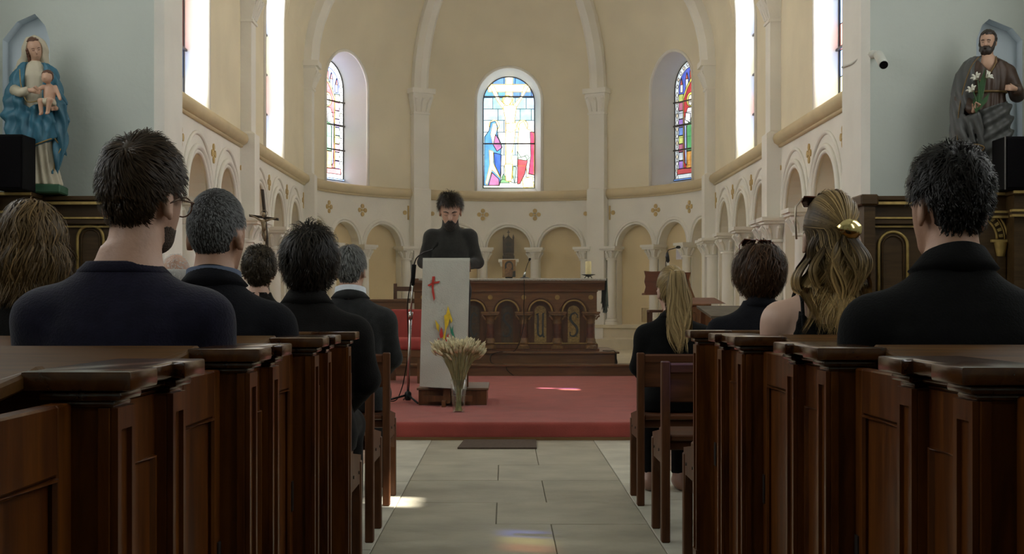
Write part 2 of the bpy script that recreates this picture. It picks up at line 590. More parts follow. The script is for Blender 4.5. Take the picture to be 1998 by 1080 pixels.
def bay(mp, wall, u0, u1, sp, r, nd, win, curved, zp=0.66, zs=1.93, s=1.0, pad0=0.14, pad1=0.14):
    """one bay of wall: blind arcade below the string course, window above it"""
    n = 3
    mg = ((u1 - u0) - n * sp) / 2
    zt = ZSTR
    low, up, niche, rev = MB(), MB(), MB(), MB()
    fn = lambda u, z: mp(u, z, 0)
    st = 4 if curved else 1
    low.grid(fn, lin(u0, u0 + mg, st), [zp, zs, zt])
    low.grid(fn, lin(u1 - mg, u1, st), [zp, zs, zt])
    for k in range(n):
        ua = u0 + mg + k * sp
        uc = ua + sp / 2
        pts = arch_pts(uc, r, zp, zs, 18)
        opening(low, fn, ua, ua + sp, zp, zt, pts)
        for i in range(len(pts) - 1):
            (a, b), (c, e) = pts[i], pts[i + 1]
            low.add([mp(a, b, 0), mp(c, e, 0), mp(c, e, nd), mp(a, b, nd)], [(0, 1, 2, 3)])
        arc = pts[1:-1]
        for i in range(len(arc) - 1):
            (a, b), (c, e) = arc[i], arc[i + 1]
            niche.add([mp(a, zp, nd), mp(c, zp, nd), mp(c, e, nd), mp(a, b, nd)], [(0, 1, 2, 3)])
        # arch mouldings
        am = MB()
        for rho, rad, dd in ((r + 0.012, 0.02 * s, 0.0), (r + 0.05 * s, 0.024 * s, -0.012), (sp / 2 - 0.008, 0.016 * s, -0.006)):
            am.tube([mp(uc + rho * math.cos(PI - PI * j / 20), zs + rho * math.sin(PI * j / 20), dd) for j in range(21)], rad, 6)
        am.build('arch_moulding', M_WHITE, wall, smooth=True)
    for k in range(n + 1):
        ua = u0 + mg + k * sp
        column(mp, ua, -0.05 * s, zp, zs, s, wall)
        end = 0 if 0 < k < n else (1 if k == 0 else -1)
        uq = ua + (0 if not end else -end * (mg - pad0 - 0.03 - 0.02))
        quatrefoil(mp, uq, 2.50, wall, half=end, s=1.15)
    # plinth the columns stand on
    pl = MB()
    us = lin(u0, u1, 12 if curved else 1)
    pl.grid(lambda u, w: mp(u, [0.05, 0.16 + Z_APSE, 0.19 + Z_APSE, zp - 0.06, zp - 0.05, zp, zp][w], [-0.22, -0.22, -0.19, -0.19, -0.23, -0.23, nd][w]), us, range(7))
    pl.build('plinth', mat('plinth_paint', (0.66, 0.58, 0.42), 0.8, var=0.08, scale=4), wall)
    low.build('arcade_wall', M_WHITE, wall, weld=True)
    niche.build('niche_back', M_NICHE, wall, weld=True)
    # string course roll
    sc = MB()
    us = lin(u0 + pad0, u1 - pad1, 14 if curved else 2)
    sc.tube([mp(u, ZSTR, -0.02) for u in us], 0.075, 10)
    sc.tube([mp(u, ZSTR - 0.075, -0.012) for u in us], 0.025, 6)
    sc.build('string_course', M_STRING, wall, smooth=True)
    # upper wall with the window
    uw, wr, wsp, rg, dd, zsill = win
    zb = ZSTR
    zm = wsp + wr + 0.10
    zz = [q for q in (ZSTR, 3.6, 4.54, 4.72, 4.9, 5.05) if q < zm - 0.04] + [zm]
    half = wr + 0.12
    nl = 8 if curved else 2
    nw = 10 if curved else 1
    up.grid(fn, lin(u0, uw - half, nl), zz)
    up.grid(fn, lin(uw + half, u1, nl), zz)
    pts = arch_pts(uw, wr, zb, wsp, 20)
    opening(up, fn, uw - half, uw + half, zb, zm, pts, zz)
    ug = lin(u0, uw - half, nl) + lin(uw - half, uw + half, 20)[1:-1] + lin(uw + half, u1, nl)
    up.grid(fn, ug, [zm] + [q for q in (5.25, 5.5, 5.75, 6.0, 6.25, 6.5, 6.7, 6.85, 6.95, 7.0, 7.03, 7.04) if q > zm + 0.03])
    up.build('upper_wall', M_UP, wall, weld=True, auto=curved)
    to3 = frame(mp, uw)
    inner = arch_pts(0, rg, zsill, wsp + 0.02, 20)
    N = len(pts)
    for i in range(N - 1):
        rev.add([mp(pts[i][0], pts[i][1], 0), mp(pts[i + 1][0], pts[i + 1][1], 0), to3(*inner[i + 1], dd), to3(*inner[i], dd)], [(0, 1, 2, 3)])
    rev.add([mp(pts[0][0], zb, 0), to3(*inner[0], dd), to3(*inner[-1], dd), mp(pts[-1][0], zb, 0)], [(0, 1, 2, 3)])
    rev.build('window_reveal', M_REVEAL, wall, weld=True, auto=True)
    rm = MB()
    rm.tube([mp(a, b, -0.005) for a, b in pts], 0.026, 6)
    rm.build('window_moulding', M_WHITE, wall, smooth=True)
    return to3, inner, dd


def pilaster(mp, u, wall, w=0.28, p=0.12):
    f = frame(mp, u)
    def fr(mb, w0, p0, z0, w1, p1, z1):
        vs = [f(-w0 / 2, z0, -p0), f(w0 / 2, z0, -p0), f(w0 / 2, z0, 0.06), f(-w0 / 2, z0, 0.06),
              f(-w1 / 2, z1, -p1), f(w1 / 2, z1, -p1), f(w1 / 2, z1, 0.06), f(-w1 / 2, z1, 0.06)]
        mb.add(vs, [(0, 3, 2, 1), (4, 5, 6, 7), (0, 1, 5, 4), (1, 2, 6, 5), (2, 3, 7, 6), (3, 0, 4, 7)])
    mb = MB()
    fr(mb, w + 0.05, p + 0.10, 0.05, w + 0.05, p + 0.10, 0.62)
    fr(mb, w + 0.03, p + 0.04, 0.62, w + 0.03, p + 0.04, ZSTR + 0.06)
    fr(mb, w + 0.03, p + 0.04, ZSTR + 0.06, w - 0.01, p, ZSTR + 0.09)
    fr(mb, w, p, ZSTR + 0.09, w, p, 4.14)
    o = mb.build('pilaster', M_WHITE, wall)
    mb = MB()
    fr(mb, w + 0.03, p + 0.02, 4.12, w + 0.03, p + 0.02, 4.15)
    fr(mb, w - 0.01, p, 4.15, w + 0.10, p + 0.07, 4.42)
    fr(mb, w + 0.08, p + 0.06, 4.42, w + 0.08, p + 0.06, 4.46)
    fr(mb, w + 0.14, p + 0.10, 4.46, w + 0.14, p + 0.10, 4.54)
    for sx in (-1, 0, 1):      # leaves
        mb.tube([f(sx * 0.09, 4.17, -p - 0.005), f(sx * 0.11, 4.30, -p - 0.04), f(sx * 0.14, 4.39, -p - 0.085), f(sx * 0.145, 4.36, -p - 0.10)], [0.02, 0.035, 0.025, 0.012], 6)
    mb.build('capital', M_WHITE, o)
    return o


def rib(points, wall, w=0.26, p=0.20):
    """points: (position, inward, sideways)"""
    prof = [(0.08, -w / 2), (-p * 0.55, -w / 2), (-p, -w / 5), (-p, w / 5), (-p * 0.55, w / 2), (0.08, w / 2)]
    return MB().sweep([(q, n, s_) for q, n, s_ in points], prof).build('vault_rib', M_WHITE, wall)


def make_walls():
    out = {}
    walls = {}
    for nm, mp in (('wall_left', m_left), ('wall_right', m_right), ('wall_apse', m_apse)):
        w = empty(nm)
        struct(w)
        walls[nm] = w
    struct(walls['wall_left'], 'white arcaded chancel wall on the side of the blue statue')
    struct(walls['wall_right'], 'white arcaded chancel wall on the side of the bearded statue')
    struct(walls['wall_apse'], 'curved cream apse wall behind the altar')
    UB = 15.5 - Y0
    UL = Y1 - Y0
    for nm, mp in (('wall_left', m_left), ('wall_right', m_right)):
        w = walls[nm]
        out[nm + '_1'] = bay(mp, w, 0, UB, 1.40, 0.50, 0.34, (12.96 - Y0, 0.70, 4.5, 0.66, 0.24, 2.96), False, s=1.22, pad0=0.02)
        out[nm + '_2'] = bay(mp, w, UB, UL, 1.40, 0.50, 0.34, (17.55 - Y0, 0.70, 4.5, 0.66, 0.24, 2.96), False, s=1.22)
        pilaster(mp, UB, w)
        pilaster(mp, UL - 0.0, w, w=0.26)
        for u in (UB, UL):
            pts = []
            for k in range(13):
                t = 1.45 * k / 12
                z = ZS + ZB * math.sin(t)
                q = mp(u, z, 0)
                n = (mp(u, z, 0.1) - q).normalized()
                n2 = Vector((n.x * math.cos(t), 0, math.sin(t))).normalized()
                pts.append((q, n2, Vector((0, 1, 0))))
            rib(pts, w)
    w = walls['wall_apse']
    bl = PI * RW / 3
    for k in range(3):
        pads = dict(pad0=0.14, pad1=0.14)
        out['apse_%d' % (k + 1)] = bay(m_apse, w, k * bl, (k + 1) * bl, 0.88, 0.365, 0.16, ((k + 0.5) * bl, 0.56, 4.42, 0.44, 0.36, 2.98), True, **pads)
    for k in (1, 2):
        pilaster(m_apse, k * bl, w)
        a = PI - k * PI / 3
        rad = Vector((math.cos(a), math.sin(a), 0))
        pts = []
        for j in range(15):
            t = 1.45 * j / 14
            z = ZS + ZB * math.sin(t)
            pts.append((m_apse(k * bl, z, 0), rad * math.cos(t) + Vector((0, 0, 1)) * math.sin(t), rad.cross(Vector((0, 0, 1)))))
        rib(pts, w)
    return walls, out


WALLS, BAYS = make_walls()


# nave: east walls with the chancel piers, side walls, back wall, ceiling
def east_wall(name, sgn, xpier, xcorner, niche):
    w = empty(name)
    struct(w, 'pale grey green nave wall behind the %s statue' % ('blue robed' if sgn < 0 else 'bearded'))
    xe = 4.25
    zt = 7.6
    pl = [(xcorner, 10.3), (xpier + sgn * 0.0, 10.37), (xpier, 10.95), (xpier + sgn * 0.5, 10.95)]
    mb = MB()
    for (a, b), (c, d) in zip(pl[:-1], pl[1:]):
        mb.add([(sgn * a if False else a, b, 0), (c, d, 0), (c, d, zt), (a, b, zt)], [(0, 1, 2, 3)])
    mb.build('pier', M_WHITE, w)
    n0, n1, zs, peak = niche
    lo, hi = min(n0, n1), max(n0, n1)
    fn = lambda u, z: Vector((u, 10.3, z))
    mb = MB()
    pts = [(lo, 1.2), (lo, zs), (lo + (peak[0] - lo) * 0.45, zs + (peak[1] - zs) * 0.7), peak, (hi - (hi - peak[0]) * 0.3, zs + (peak[1] - zs) * 0.55), (hi, zs), (hi, 1.2)]
    oa, ob = sorted((xcorner, sgn * xe))
    opening(mb, fn, lo - 0.12, hi + 0.12, 1.2, 4.2, pts)
    mb.grid(fn, [oa, lo - 0.12], [1.2, zs, 4.2])
    mb.grid(fn, [hi + 0.12, ob], [1.2, zs, 4.2])
    mb.grid(fn, [oa, ob], [0, 1.2])
    mb.grid(fn, [oa, ob], [4.2, zt])
    mb.build('east_wall', M_NAVE, w, weld=True)
    mb = MB()
    for i in range(len(pts) - 1):
        (a, b), (c, d) = pts[i], pts[i + 1]
        mb.add([(a, 10.3, b), (c, 10.3, d), (c, 10.42, d), (a, 10.42, b)], [(0, 1, 2, 3)])
    mb.add([(a, 10.42, b) for a, b in pts], [tuple(range(len(pts)))])
    mb.build('statue_niche', mat('pale_blue_niche', (0.60, 0.66, 0.70), 0.85, var=0.04, scale=3), w)
    return w


EAST_L = east_wall('wall_east_left', -1, -2.555, -2.615, (PX(5, 10.3), PX(97, 10.3), PZ(78, 10.3), (PX(68, 10.3), PZ(27, 10.3))))
EAST_R = east_wall('wall_east_right', 1, 2.665, 2.716, (PX(1905, 10.3), PX(1995, 10.3), PZ(78, 10.3), (PX(1930, 10.3), PZ(37, 10.3))))

NW = 4.25      # nave half width
mb = MB()
mb.add([(-2.7, 10.3, 6.2), (2.8, 10.3, 6.2), (2.8, 10.3, 7.6), (-2.7, 10.3, 7.6)], [(0, 1, 2, 3)])
mb.add([(-3.2, 10.95, 6.2), (3.3, 10.95, 6.2), (3.3, 10.95, 7.6), (-3.2, 10.95, 7.6)], [(0, 1, 2, 3)])
mb.add([(-2.7, 10.3, 6.2), (2.8, 10.3, 6.2), (2.8, 10.95, 6.2), (-2.7, 10.95, 6.2)], [(0, 1, 2, 3)])
struct(mb.build('wall_chancel_arch', M_NAVE), 'pale wall above the chancel arch')
mb = MB()
mb.add([(-NW, -5, 7.5), (NW, -5, 7.5), (NW, 10.32, 7.5), (-NW, 10.32, 7.5)], [(0, 1, 2, 3)])
struct(mb.build('ceiling', M_NAVE), 'flat pale nave ceiling')
mb = MB().box(-3.7, 3.8, 10.9, 24.2, 7.2, 7.3)  # unseen slab, added to stop sun leaking in through the vault
struct(mb.build('sun_block_roof', M_NAVE), 'unseen slab added over the chancel vault to keep stray sun out')
mb = MB()
mb.add([(-NW, -5, 0), (NW, -5, 0), (NW, -5, 7.5), (-NW, -5, 7.5)], [(0, 1, 2, 3)])
struct(mb.build('wall_back', M_NAVE), 'plain nave wall at the west end')

# floors
FL = empty('floor')
struct(FL, 'worn limestone floor of the central aisle')
mb = MB().box(-NW, NW, -5, 10.35, -0.25, -0.006)
mb.build('mortar_bed', M_JOINT, FL)
rng = random.Random(3)


def slab(x0, x1, y0, y1, m, name='paving_slab'):
    g = 0.0022
    z = rng.uniform(-0.0008, 0.0008)
    MB().box(x0 + g, x1 - g, y0 + g, y1 - g, -0.04, z).build(name, m, FL, bevel=0.002)


XL, XR = -0.532, 0.636
y = 3.6
row = 0
while y < 10.0:
    d = (0.86, 0.74, 0.95, 0.68)[row % 4]
    y2 = min(y + d, 10.02)
    if 10.02 - y2 < 0.3: y2 = 10.02
    cuts = [XL, XL + (XR - XL) * (0.42 if row % 2 else 0.63), XR]
    for a, b in zip(cuts[:-1], cuts[1:]):
        slab(a, b, y, y2, M_STONE)
    y = y2
    row += 1
for xa, xb in ((XL - 0.34, XL), (XR, XR + 0.34)):
    y = 3.4
    while y < 10.0:
        y2 = min(y + rng.uniform(0.55, 0.8), 10.02)
        if 10.02 - y2 < 0.25: y2 = 10.02
        slab(xa, xb, y, y2, M_STONE2, 'border_slab')
        y = y2
for side in (-1, 1):
    xs = XL - 0.34 if side < 0 else XR + 0.34
    for i in range(4):
        a = xs + side * 0.42 * i
        b = xs + side * 0.42 * (i + 1)
        y = 4.2
        while y < 10.0:
            y2 = min(y + 0.42, 10.02)
            if 10.02 - y2 < 0.15: y2 = 10.02
            slab(min(a, b), max(a, b), y, y2, M_TERRA, 'floor_tile')
            y = y2

# carpeted dais
mb = MB().box(-2.6, 2.7, 10.0, 16.7, 0.0, Z_DAIS)
dais = mb.build('dais', M_CARPET, bevel=0.035, seg=4, auto=True)
struct(dais, 'low dais covered in red carpet')
mb = MB().box(-2.6, 2.7, 9.985, 10.01, 0.0, 0.022)
mb.build('edge_strip', M_STEP, dais)
mb = MB().box(-2.92, 3.04, 10.95, 16.7, 0, 0.09)
struct(mb.build('floor_chancel', M_STONE2), 'stone floor beside the carpet')

# pale stone floor of the apse, raised one step
mb = MB()
pts = [(X0 - RW + 0.05, 16.75)] + [(X0 + 2.98 * math.cos(PI - PI * k / 24), Y1 + 2.98 * math.sin(PI * k / 24)) for k in range(25)] + [(X0 + RW - 0.05, 16.75)]
mb.prism(pts, lambda a, b, d: Vector((a, b, d)), 0.02, Z_APSE - 0.002)
apse_floor = mb.build('floor_apse', mat('apse_stone', (0.60, 0.54, 0.40), 0.45, var=0.12, scale=2.5, bump=0.1))
struct(apse_floor, 'pale stone floor of the apse around the altar')

# wooden steps
st = empty('altar_step', (0, 16.55, Z_DAIS))
struct(st, 'lower wooden step running across the chancel before the altar')
MB().box(-2.6, 2.72, 0.025, 0.05, -0.05, 0.11).build('riser', M_STEP, st)
MB().box(-2.6, 2.72, 0, 0.36, 0.11, 0.137).build('tread', M_STEP, st, bevel=0.008, seg=2)
st = empty('altar_podium', (0, 16.85, Z_APSE))
struct(st, 'upper wooden step carrying the carved altar')
MB().box(-1.30, 1.36, 0.03, 0.055, 0, 0.12).build('riser', M_STEP, st)
MB().box(1.335, 1.36, 0.03, 1.75, 0, 0.12).build('riser', M_STEP, st)
MB().box(-1.30, -1.275, 0.03, 1.75, 0, 0.12).build('riser', M_STEP, st)
MB().box(-1.33, 1.39, 0, 1.78, 0.12, 0.145).build('tread', M_STEP, st, bevel=0.008, seg=2)
# ------------------------------------------------------------------ windows
def glass_window(name, label, to3, inner, dd, layers, bars, cames, frame_r=0.012, golden=False, pane='glass_pane'):
    """layers: list of (polygon, colour, strength or None for sun-lit clear glass); later ones lie in front"""
    w = empty(name)
    struct(w, label)
    conv = [(a, b) for a, b in inner][::-1]
    ar = sum(conv[i][0] * conv[(i + 1) % len(conv)][1] - conv[(i + 1) % len(conv)][0] * conv[i][1] for i in range(len(conv)))
    if ar < 0: conv = conv[::-1]
    lead = MB()
    gold = MB()
    for poly, colr, stg, lay, outline in layers:
        pc = clip_poly(poly, conv)
        if len(pc) < 3: continue
        d0 = dd - 0.004 * lay
        mb = MB()
        mb.prism(pc, to3, d0, d0 + 0.0035)
        mb.build(pane, clear_mat(colr) if stg is None else glow_mat(colr, stg), w)
        if outline:
            n = len(pc)
            for i in range(n):
                a, b = pc[i], pc[(i + 1) % n]
                (gold if golden and stg and lay >= 2 and min(colr[:2]) > 0.85 else lead).tube([to3(a[0], a[1], d0 - 0.001), to3(b[0], b[1], d0 - 0.001)], outline, 4, caps=False)
    for a, b, rr in cames:
        pc = [a, b]
        lead.tube([to3(a[0], a[1], dd - 0.03), to3(b[0], b[1], dd - 0.03)], rr, 4, caps=False)
    if gold.v:
        gold.build('yellow_stain_line', glow_mat((0.85, 0.58, 0.06), 0.55), w)
    if lead.v:
        lead.build('lead_came', M_LEAD, w)
    for z in bars:
        # width of the opening at z
        xs = [p[0] for p in inner]
        half = max(xs)
        zs = inner[1][1]
        if z > zs: half = math.sqrt(max(0, half * half - (z - zs) ** 2))
        MB().prism([(-half, z - 0.011), (half, z - 0.011), (half, z + 0.011), (-half, z + 0.011)], to3, dd - 0.05, dd - 0.03).build('saddle_bar', M_IRON, w)
    fr = MB()
    ring = inner + [inner[0]]
    fr.tube([to3(a, b, dd - 0.012) for a, b in ring], frame_r, 5)
    fr.build('window_frame', M_LEAD, w)
    return w


def ell(cx, cz, rx, rz_, n=16, a0=0, a1=2 * PI):
    return [(cx + rx * math.cos(a0 + (a1 - a0) * k / n), cz + rz_ * math.sin(a0 + (a1 - a0) * k / n)) for k in range(n + (0 if abs(a1 - a0 - 2 * PI) < 1e-6 else 1))]


def central_window():
    to3, inner, dd = BAYS['apse_2']
    g = GLASS['apse']
    W = (1.0, 0.98, 0.93); BL = (0.10, 0.30, 0.85); SKY = (0.36, 0.66, 1.0); PALE = (0.72, 0.88, 1.0)
    YE = (1.0, 0.86, 0.30); RED = (0.95, 0.10, 0.12); PUR = (0.58, 0.22, 0.45); GR = (0.35, 0.72, 0.32); LB = (0.10, 0.45, 0.90)
    # photograph zoom: px of a 580x1080 crop (920..1065, 125..395), glass from u=80..488, z from 968 up
    def Q(x, y): return ((x - 284) / 204 * 0.44, 2.98 + (968 - y) / 848 * 1.90)
    def poly(*p): return [Q(*q) for q in p]
    L = []
    # sky panes in courses
    rows = [968, 884, 800, 716, 632, 542, 452, 365, 280, 200, 110]
    rnd = random.Random(5)
    for i in range(len(rows) - 1):
        n = 5
        off = 0 if i % 2 else 40
        xs = [70] + [70 + off + k * 88 for k in range(1, n)] + [500]
        for a, b in zip(xs[:-1], xs[1:]):
            t = i / 9
            c = tuple(PALE[k] * (1 - t) + SKY[k] * t for k in range(3))
            if i >= 8: c = (0.16, 0.38, 0.85)
            c = tuple(min(1, x * rnd.uniform(0.85, 1.15)) for x in c)
            L.append((poly((a, rows[i]), (b, rows[i]), (b, rows[i + 1]), (a, rows[i + 1])), c, (1.25 + 1.1 * (1 - t)) * g, 0, 0.005))
    # ground
    L.append((poly((70, 980), (500, 980), (500, 925), (400, 905), (330, 930), (240, 900), (150, 935), (70, 930)), (0.75, 0.92, 0.55), 2.2 * g, 1, 0.0065))
    L.append((poly((215, 930), (240, 860), (290, 930)), GR, 1.0 * g, 2, 0.005))
    L.append((poly((330, 930), (345, 810), (318, 800), (310, 860)), (0.5, 0.75, 0.55), 1.2 * g, 2, 0.005))
    # cross
    L.append((poly((258, 900), (258, 120), (316, 120), (312, 900)), (1.0, 0.93, 0.75), 3.2 * g, 2, 0.0065))
    L.append((poly((120, 178), (452, 178), (452, 236), (120, 236)), (1.0, 0.92, 0.70), 3.2 * g, 3, 0.0065))
    # figure on the cross
    L.append((poly((130, 190), (165, 185), (215, 300), (262, 340), (240, 370), (188, 300)), W, 4.2 * g, 4, 0.0065))
    L.append((poly((446, 190), (408, 185), (380, 270), (316, 340), (335, 370), (385, 290)), W, 4.2 * g, 4, 0.0065))
    L.append((poly((236, 345), (262, 335), (316, 335), (345, 350), (332, 430), (330, 480), (262, 480), (252, 420)), W, 4.5 * g, 5, 0.0065))
    L.append((poly((262, 480), (332, 480), (335, 560), (322, 640), (305, 700), (300, 780), (258, 780), (262, 700), (256, 600)), (1, 0.99, 0.95), 4.5 * g, 5, 0.0065))
    L.append(([Q(x, y) for x, y in [(284 - 32 + 0, 0)]] and poly((258, 478), (340, 470), (345, 520), (300, 545), (262, 530)), (1, 1, 0.97), 4.6 * g, 6, 0.0065))
    L.append((ell(*Q(270, 300), 0.085, 0.085), YE, 2.6 * g, 6, 0.0065))
    L.append((ell(*Q(270, 308), 0.058, 0.075), (1, 0.95, 0.82), 4.0 * g, 7, 0.005))
    L.append((poly((250, 790), (312, 790), (305, 915), (262, 915)), (1.0, 0.9, 0.78), 2.8 * g, 6, 0.0065))
    # left mourner
    L.append((ell(*Q(168, 490), 0.088, 0.088), (1, 0.93, 0.55), 3.0 * g, 5, 0.0065))
    L.append((poly((88, 950), (92, 580), (128, 530), (140, 470), (175, 458), (196, 500), (190, 560), (226, 640), (218, 720), (222, 860), (210, 950)), (0.12, 0.40, 0.88), 1.3 * g, 6, 0.0065))
    L.append((poly((140, 560), (158, 480), (182, 478), (190, 520), (176, 560), (160, 640)), (1, 0.97, 0.88), 4.0 * g, 7, 0.005))
    L.append((poly((160, 640), (178, 560), (205, 600), (232, 660), (190, 690)), PUR, 1.3 * g, 7, 0.0065))
    L.append((poly((128, 680), (160, 690), (160, 780), (215, 890), (150, 830), (112, 945), (100, 930), (134, 790)), (1, 0.95, 0.72), 3.0 * g, 8, 0.0065))
    L.append((poly((122, 950), (150, 850), (205, 900), (208, 950)), (0.62, 0.22, 0.42), 1.3 * g, 8, 0.0065))
    L.append((poly((165, 700), (225, 715), (216, 880), (175, 800)), (0.06, 0.18, 0.75), 1.2 * g, 7, 0.0065))
    # right mourner
    L.append((ell(*Q(392, 492), 0.092, 0.092), (1, 0.93, 0.55), 3.0 * g, 5, 0.0065))
    L.append((poly((352, 800), (356, 600), (368, 480), (400, 460), (430, 520), (462, 530), (486, 570), (482, 870), (430, 860), (420, 800)), W, 3.6 * g, 6, 0.0065))
    L.append((poly((452, 540), (488, 545), (488, 870), (440, 860), (458, 720)), (0.92, 0.08, 0.20), 1.2 * g, 7, 0.0065))
    L.append((poly((354, 740), (415, 725), (432, 760), (410, 860), (372, 935), (352, 938)), RED, 1.4 * g, 7, 0.0065))
    L.append((poly((350, 690), (382, 735), (430, 715), (450, 740), (420, 760), (356, 750)), (0.55, 0.80, 0.55), 1.6 * g, 8, 0.005))
    L.append((poly((390, 900), (470, 880), (482, 960), (400, 965)), (0.95, 0.98, 1), 3.4 * g, 7, 0.0065))
    return glass_window('window_1', 'stained glass window of a crucifixion behind the altar', to3, inner, dd, L, [Q(0, 274)[1], Q(0, 632)[1]], [], golden=True)


def saint_window(name, label, key, g, k, flip=1, robe=None):
    to3, inner, dd = BAYS[key]
    L = []
    zb, hz = 2.98, 1.90
    def T(p): return [(flip * u, zb + z * hz) for u, z in p]
    WH = (0.95, 0.97, 1.0); BLU = (0.10, 0.16, 0.75); PU = (0.38, 0.20, 0.65); RD = (0.62, 0.03, 0.04); YE = (1.0, 0.78, 0.12); GN = (0.10, 0.42, 0.14); OR = (0.85, 0.45, 0.08)
    sc = lambda c: (tuple(min(1, x * 1.0 + k) for x in c))
    # border field, then diamonds
    L.append((T([(-0.5, -0.1), (0.5, -0.1), (0.5, 1.1), (-0.5, 1.1)]), sc((0.75, 0.85, 0.85)), 1.1 * g, 0, 0))
    n = 13
    for side in (-1, 1):
        for i in range(n):
            z0 = 0.03 + i * 0.058
            L.append((T([(side * 0.39 - 0.032, z0), (side * 0.39, z0 - 0.027), (side * 0.39 + 0.032, z0), (side * 0.39, z0 + 0.027)]), sc((0.9, 0.72, 0.5) if i % 2 else (0.95, 0.97, 0.9)), 1.1 * g, 1, 0.006))
    for i in range(11):
        a = PI * (i + 0.5) / 11
        c = (0.39 * math.cos(a), 0.7685 + 0.39 * math.sin(a) / hz)
        L.append((T([(c[0] + 0.034 * math.cos(b), c[1] + 0.034 * math.sin(b) / hz) for b in (0, PI / 2, PI, 1.5 * PI)]), sc((0.85, 0.7, 0.55) if i % 2 else (0.95, 0.97, 0.9)), 1.1 * g, 1, 0.006))
    # inner field: blue top, purple sides
    L.append((T([(-0.34, 0.06), (0.34, 0.06), (0.34, 0.77)] + [(0.34 * math.cos(PI * j / 14), 0.77 + 0.33 * math.sin(PI * j / 14) / hz) for j in range(15)] + [(-0.34, 0.77)]), sc(BLU), 1.0 * g, 2, 0.006))
    for side in (-1, 1):
        for i in range(9):
            z0 = 0.10 + i * 0.07
            cc = (PU, (0.75, 0.8, 0.95), (0.55, 0.15, 0.25), (0.7, 0.8, 0.2), (0.2, 0.35, 0.8))[i % 5]
            L.append((T([(side * 0.215, z0), (side * 0.335, z0), (side * 0.335, z0 + 0.066), (side * 0.215, z0 + 0.066)]), sc(cc), 0.95 * g, 3, 0.006))
        # pinnacles
        for xx, zt in ((0.26, 0.86), (0.12, 0.90)):
            L.append((T([(side * xx - 0.035, 0.74), (side * xx + 0.035, 0.74), (side * xx + 0.035, zt - 0.05), (side * xx, zt), (side * xx - 0.035, zt - 0.05)]), sc((0.85, 0.9, 1.0)), 1.1 * g, 3, 0.006))
            L.append((T([(side * xx - 0.03, zt - 0.055), (side * xx + 0.03, zt - 0.055), (side * xx, zt)]), sc((0.75, 0.12, 0.1)), 1.0 * g, 4, 0.006))
    L.append((T([(-0.04, 0.78), (0.04, 0.78), (0.04, 0.90), (0, 0.95), (-0.04, 0.90)]), sc((0.8, 0.15, 0.1)), 1.0 * g, 4, 0.006))
    # red ground under a pointed canopy
    L.append((T([(-0.21, 0.10), (0.21, 0.10), (0.21, 0.70), (0.12, 0.78), (0, 0.85), (-0.12, 0.78), (-0.21, 0.70)]), sc(YE), 1.1 * g, 5, 0.006))
    L.append((T([(-0.185, 0.10), (0.185, 0.10), (0.185, 0.68), (0.09, 0.765), (0, 0.815), (-0.09, 0.765), (-0.185, 0.68)]), sc(RD), 1.0 * g, 6, 0.006))
    # figure
    L.append((T([(-0.13, 0.12), (0.13, 0.12), (0.17, 0.35), (0.16, 0.52), (0.08, 0.60), (-0.08, 0.60), (-0.16, 0.52), (-0.17, 0.35)]), sc(WH), 1.35 * g, 7, 0.006))
    L.append((T([(-0.08, 0.24), (0.09, 0.24), (0.10, 0.44), (0.03, 0.50), (-0.06, 0.46)]), sc(GN), 1.0 * g, 8, 0.006))
    L.append((T([(-0.12, 0.09), (0.11, 0.09), (0.10, 0.235), (-0.10, 0.235)]), sc(OR), 1.1 * g, 8, 0.006))
    for i in range(3):
        L.append((T([(-0.075 + i * 0.07, 0.10), (-0.055 + i * 0.07, 0.10), (-0.06 + i * 0.07, 0.23), (-0.07 + i * 0.07, 0.23)]), sc((0.55, 0.2, 0.05)), 0.9 * g, 9, 0))
    L.append((T([(-0.15, 0.14), (-0.10, 0.12), (-0.11, 0.46), (-0.16, 0.48)]), sc((0.35, 0.35, 0.85)), 1.0 * g, 8, 0.006))
    L.append((T([(0.15, 0.14), (0.10, 0.12), (0.11, 0.46), (0.16, 0.48)]), sc((0.5, 0.55, 0.9)), 1.0 * g, 8, 0.006))
    L.append((T([(q[0], (q[1] - zb) / hz) for q in ell(-0.07, zb + 0.50 * hz, 0.05, 0.055)]), sc((0.7, 0.5, 0.15)), 1.0 * g, 9, 0.006))
    L.append((T([(0.0, 0.47), (0.13, 0.50), (0.12, 0.56), (0.0, 0.55)]), sc((1, 1, 1)), 1.5 * g, 9, 0.006))
    L.append((T([(q[0], (q[1] - zb) / hz) for q in ell(0, zb + 0.665 * hz, 0.105, 0.115)]), sc(YE), 1.3 * g, 8, 0.006))
    L.append((T([(q[0], (q[1] - zb) / hz) for q in ell(0, zb + 0.66 * hz, 0.055, 0.085)]), sc((1.0, 0.85, 0.68)), 1.3 * g, 9, 0.006))
    L.append((T([(q[0], (q[1] - zb) / hz) for q in ell(0, zb + 0.645 * hz, 0.05, 0.06, 10, PI, 2 * PI)]), sc((0.9, 0.88, 0.8)), 1.2 * g, 10, 0.006))
    # base panel
    L.append((T([(-0.34, 0.05), (0.34, 0.05), (0.34, 0.095), (-0.34, 0.095)]), sc((0.6, 0.08, 0.08)), 1.0 * g, 9, 0.006))
    L.append((T([(-0.44, 0.0), (0.44, 0.0), (0.44, 0.012), (-0.44, 0.012)]), sc((0.15, 0.35, 0.9)), 1.2 * g, 9, 0.006))
    z = [zb + q * hz for q in (0.155, 0.255, 0.37, 0.49, 0.58, 0.80)]
    cm = [((-0.44, q), (0.44, q), 0.004) for q in (zb + 0.16 * hz, zb + 0.36 * hz, zb + 0.565 * hz, zb + 0.47 * hz)]
    return glass_window(name, label, to3, inner, dd, L, [zb + q * hz for q in (0.255, 0.46, 0.66)], cm)


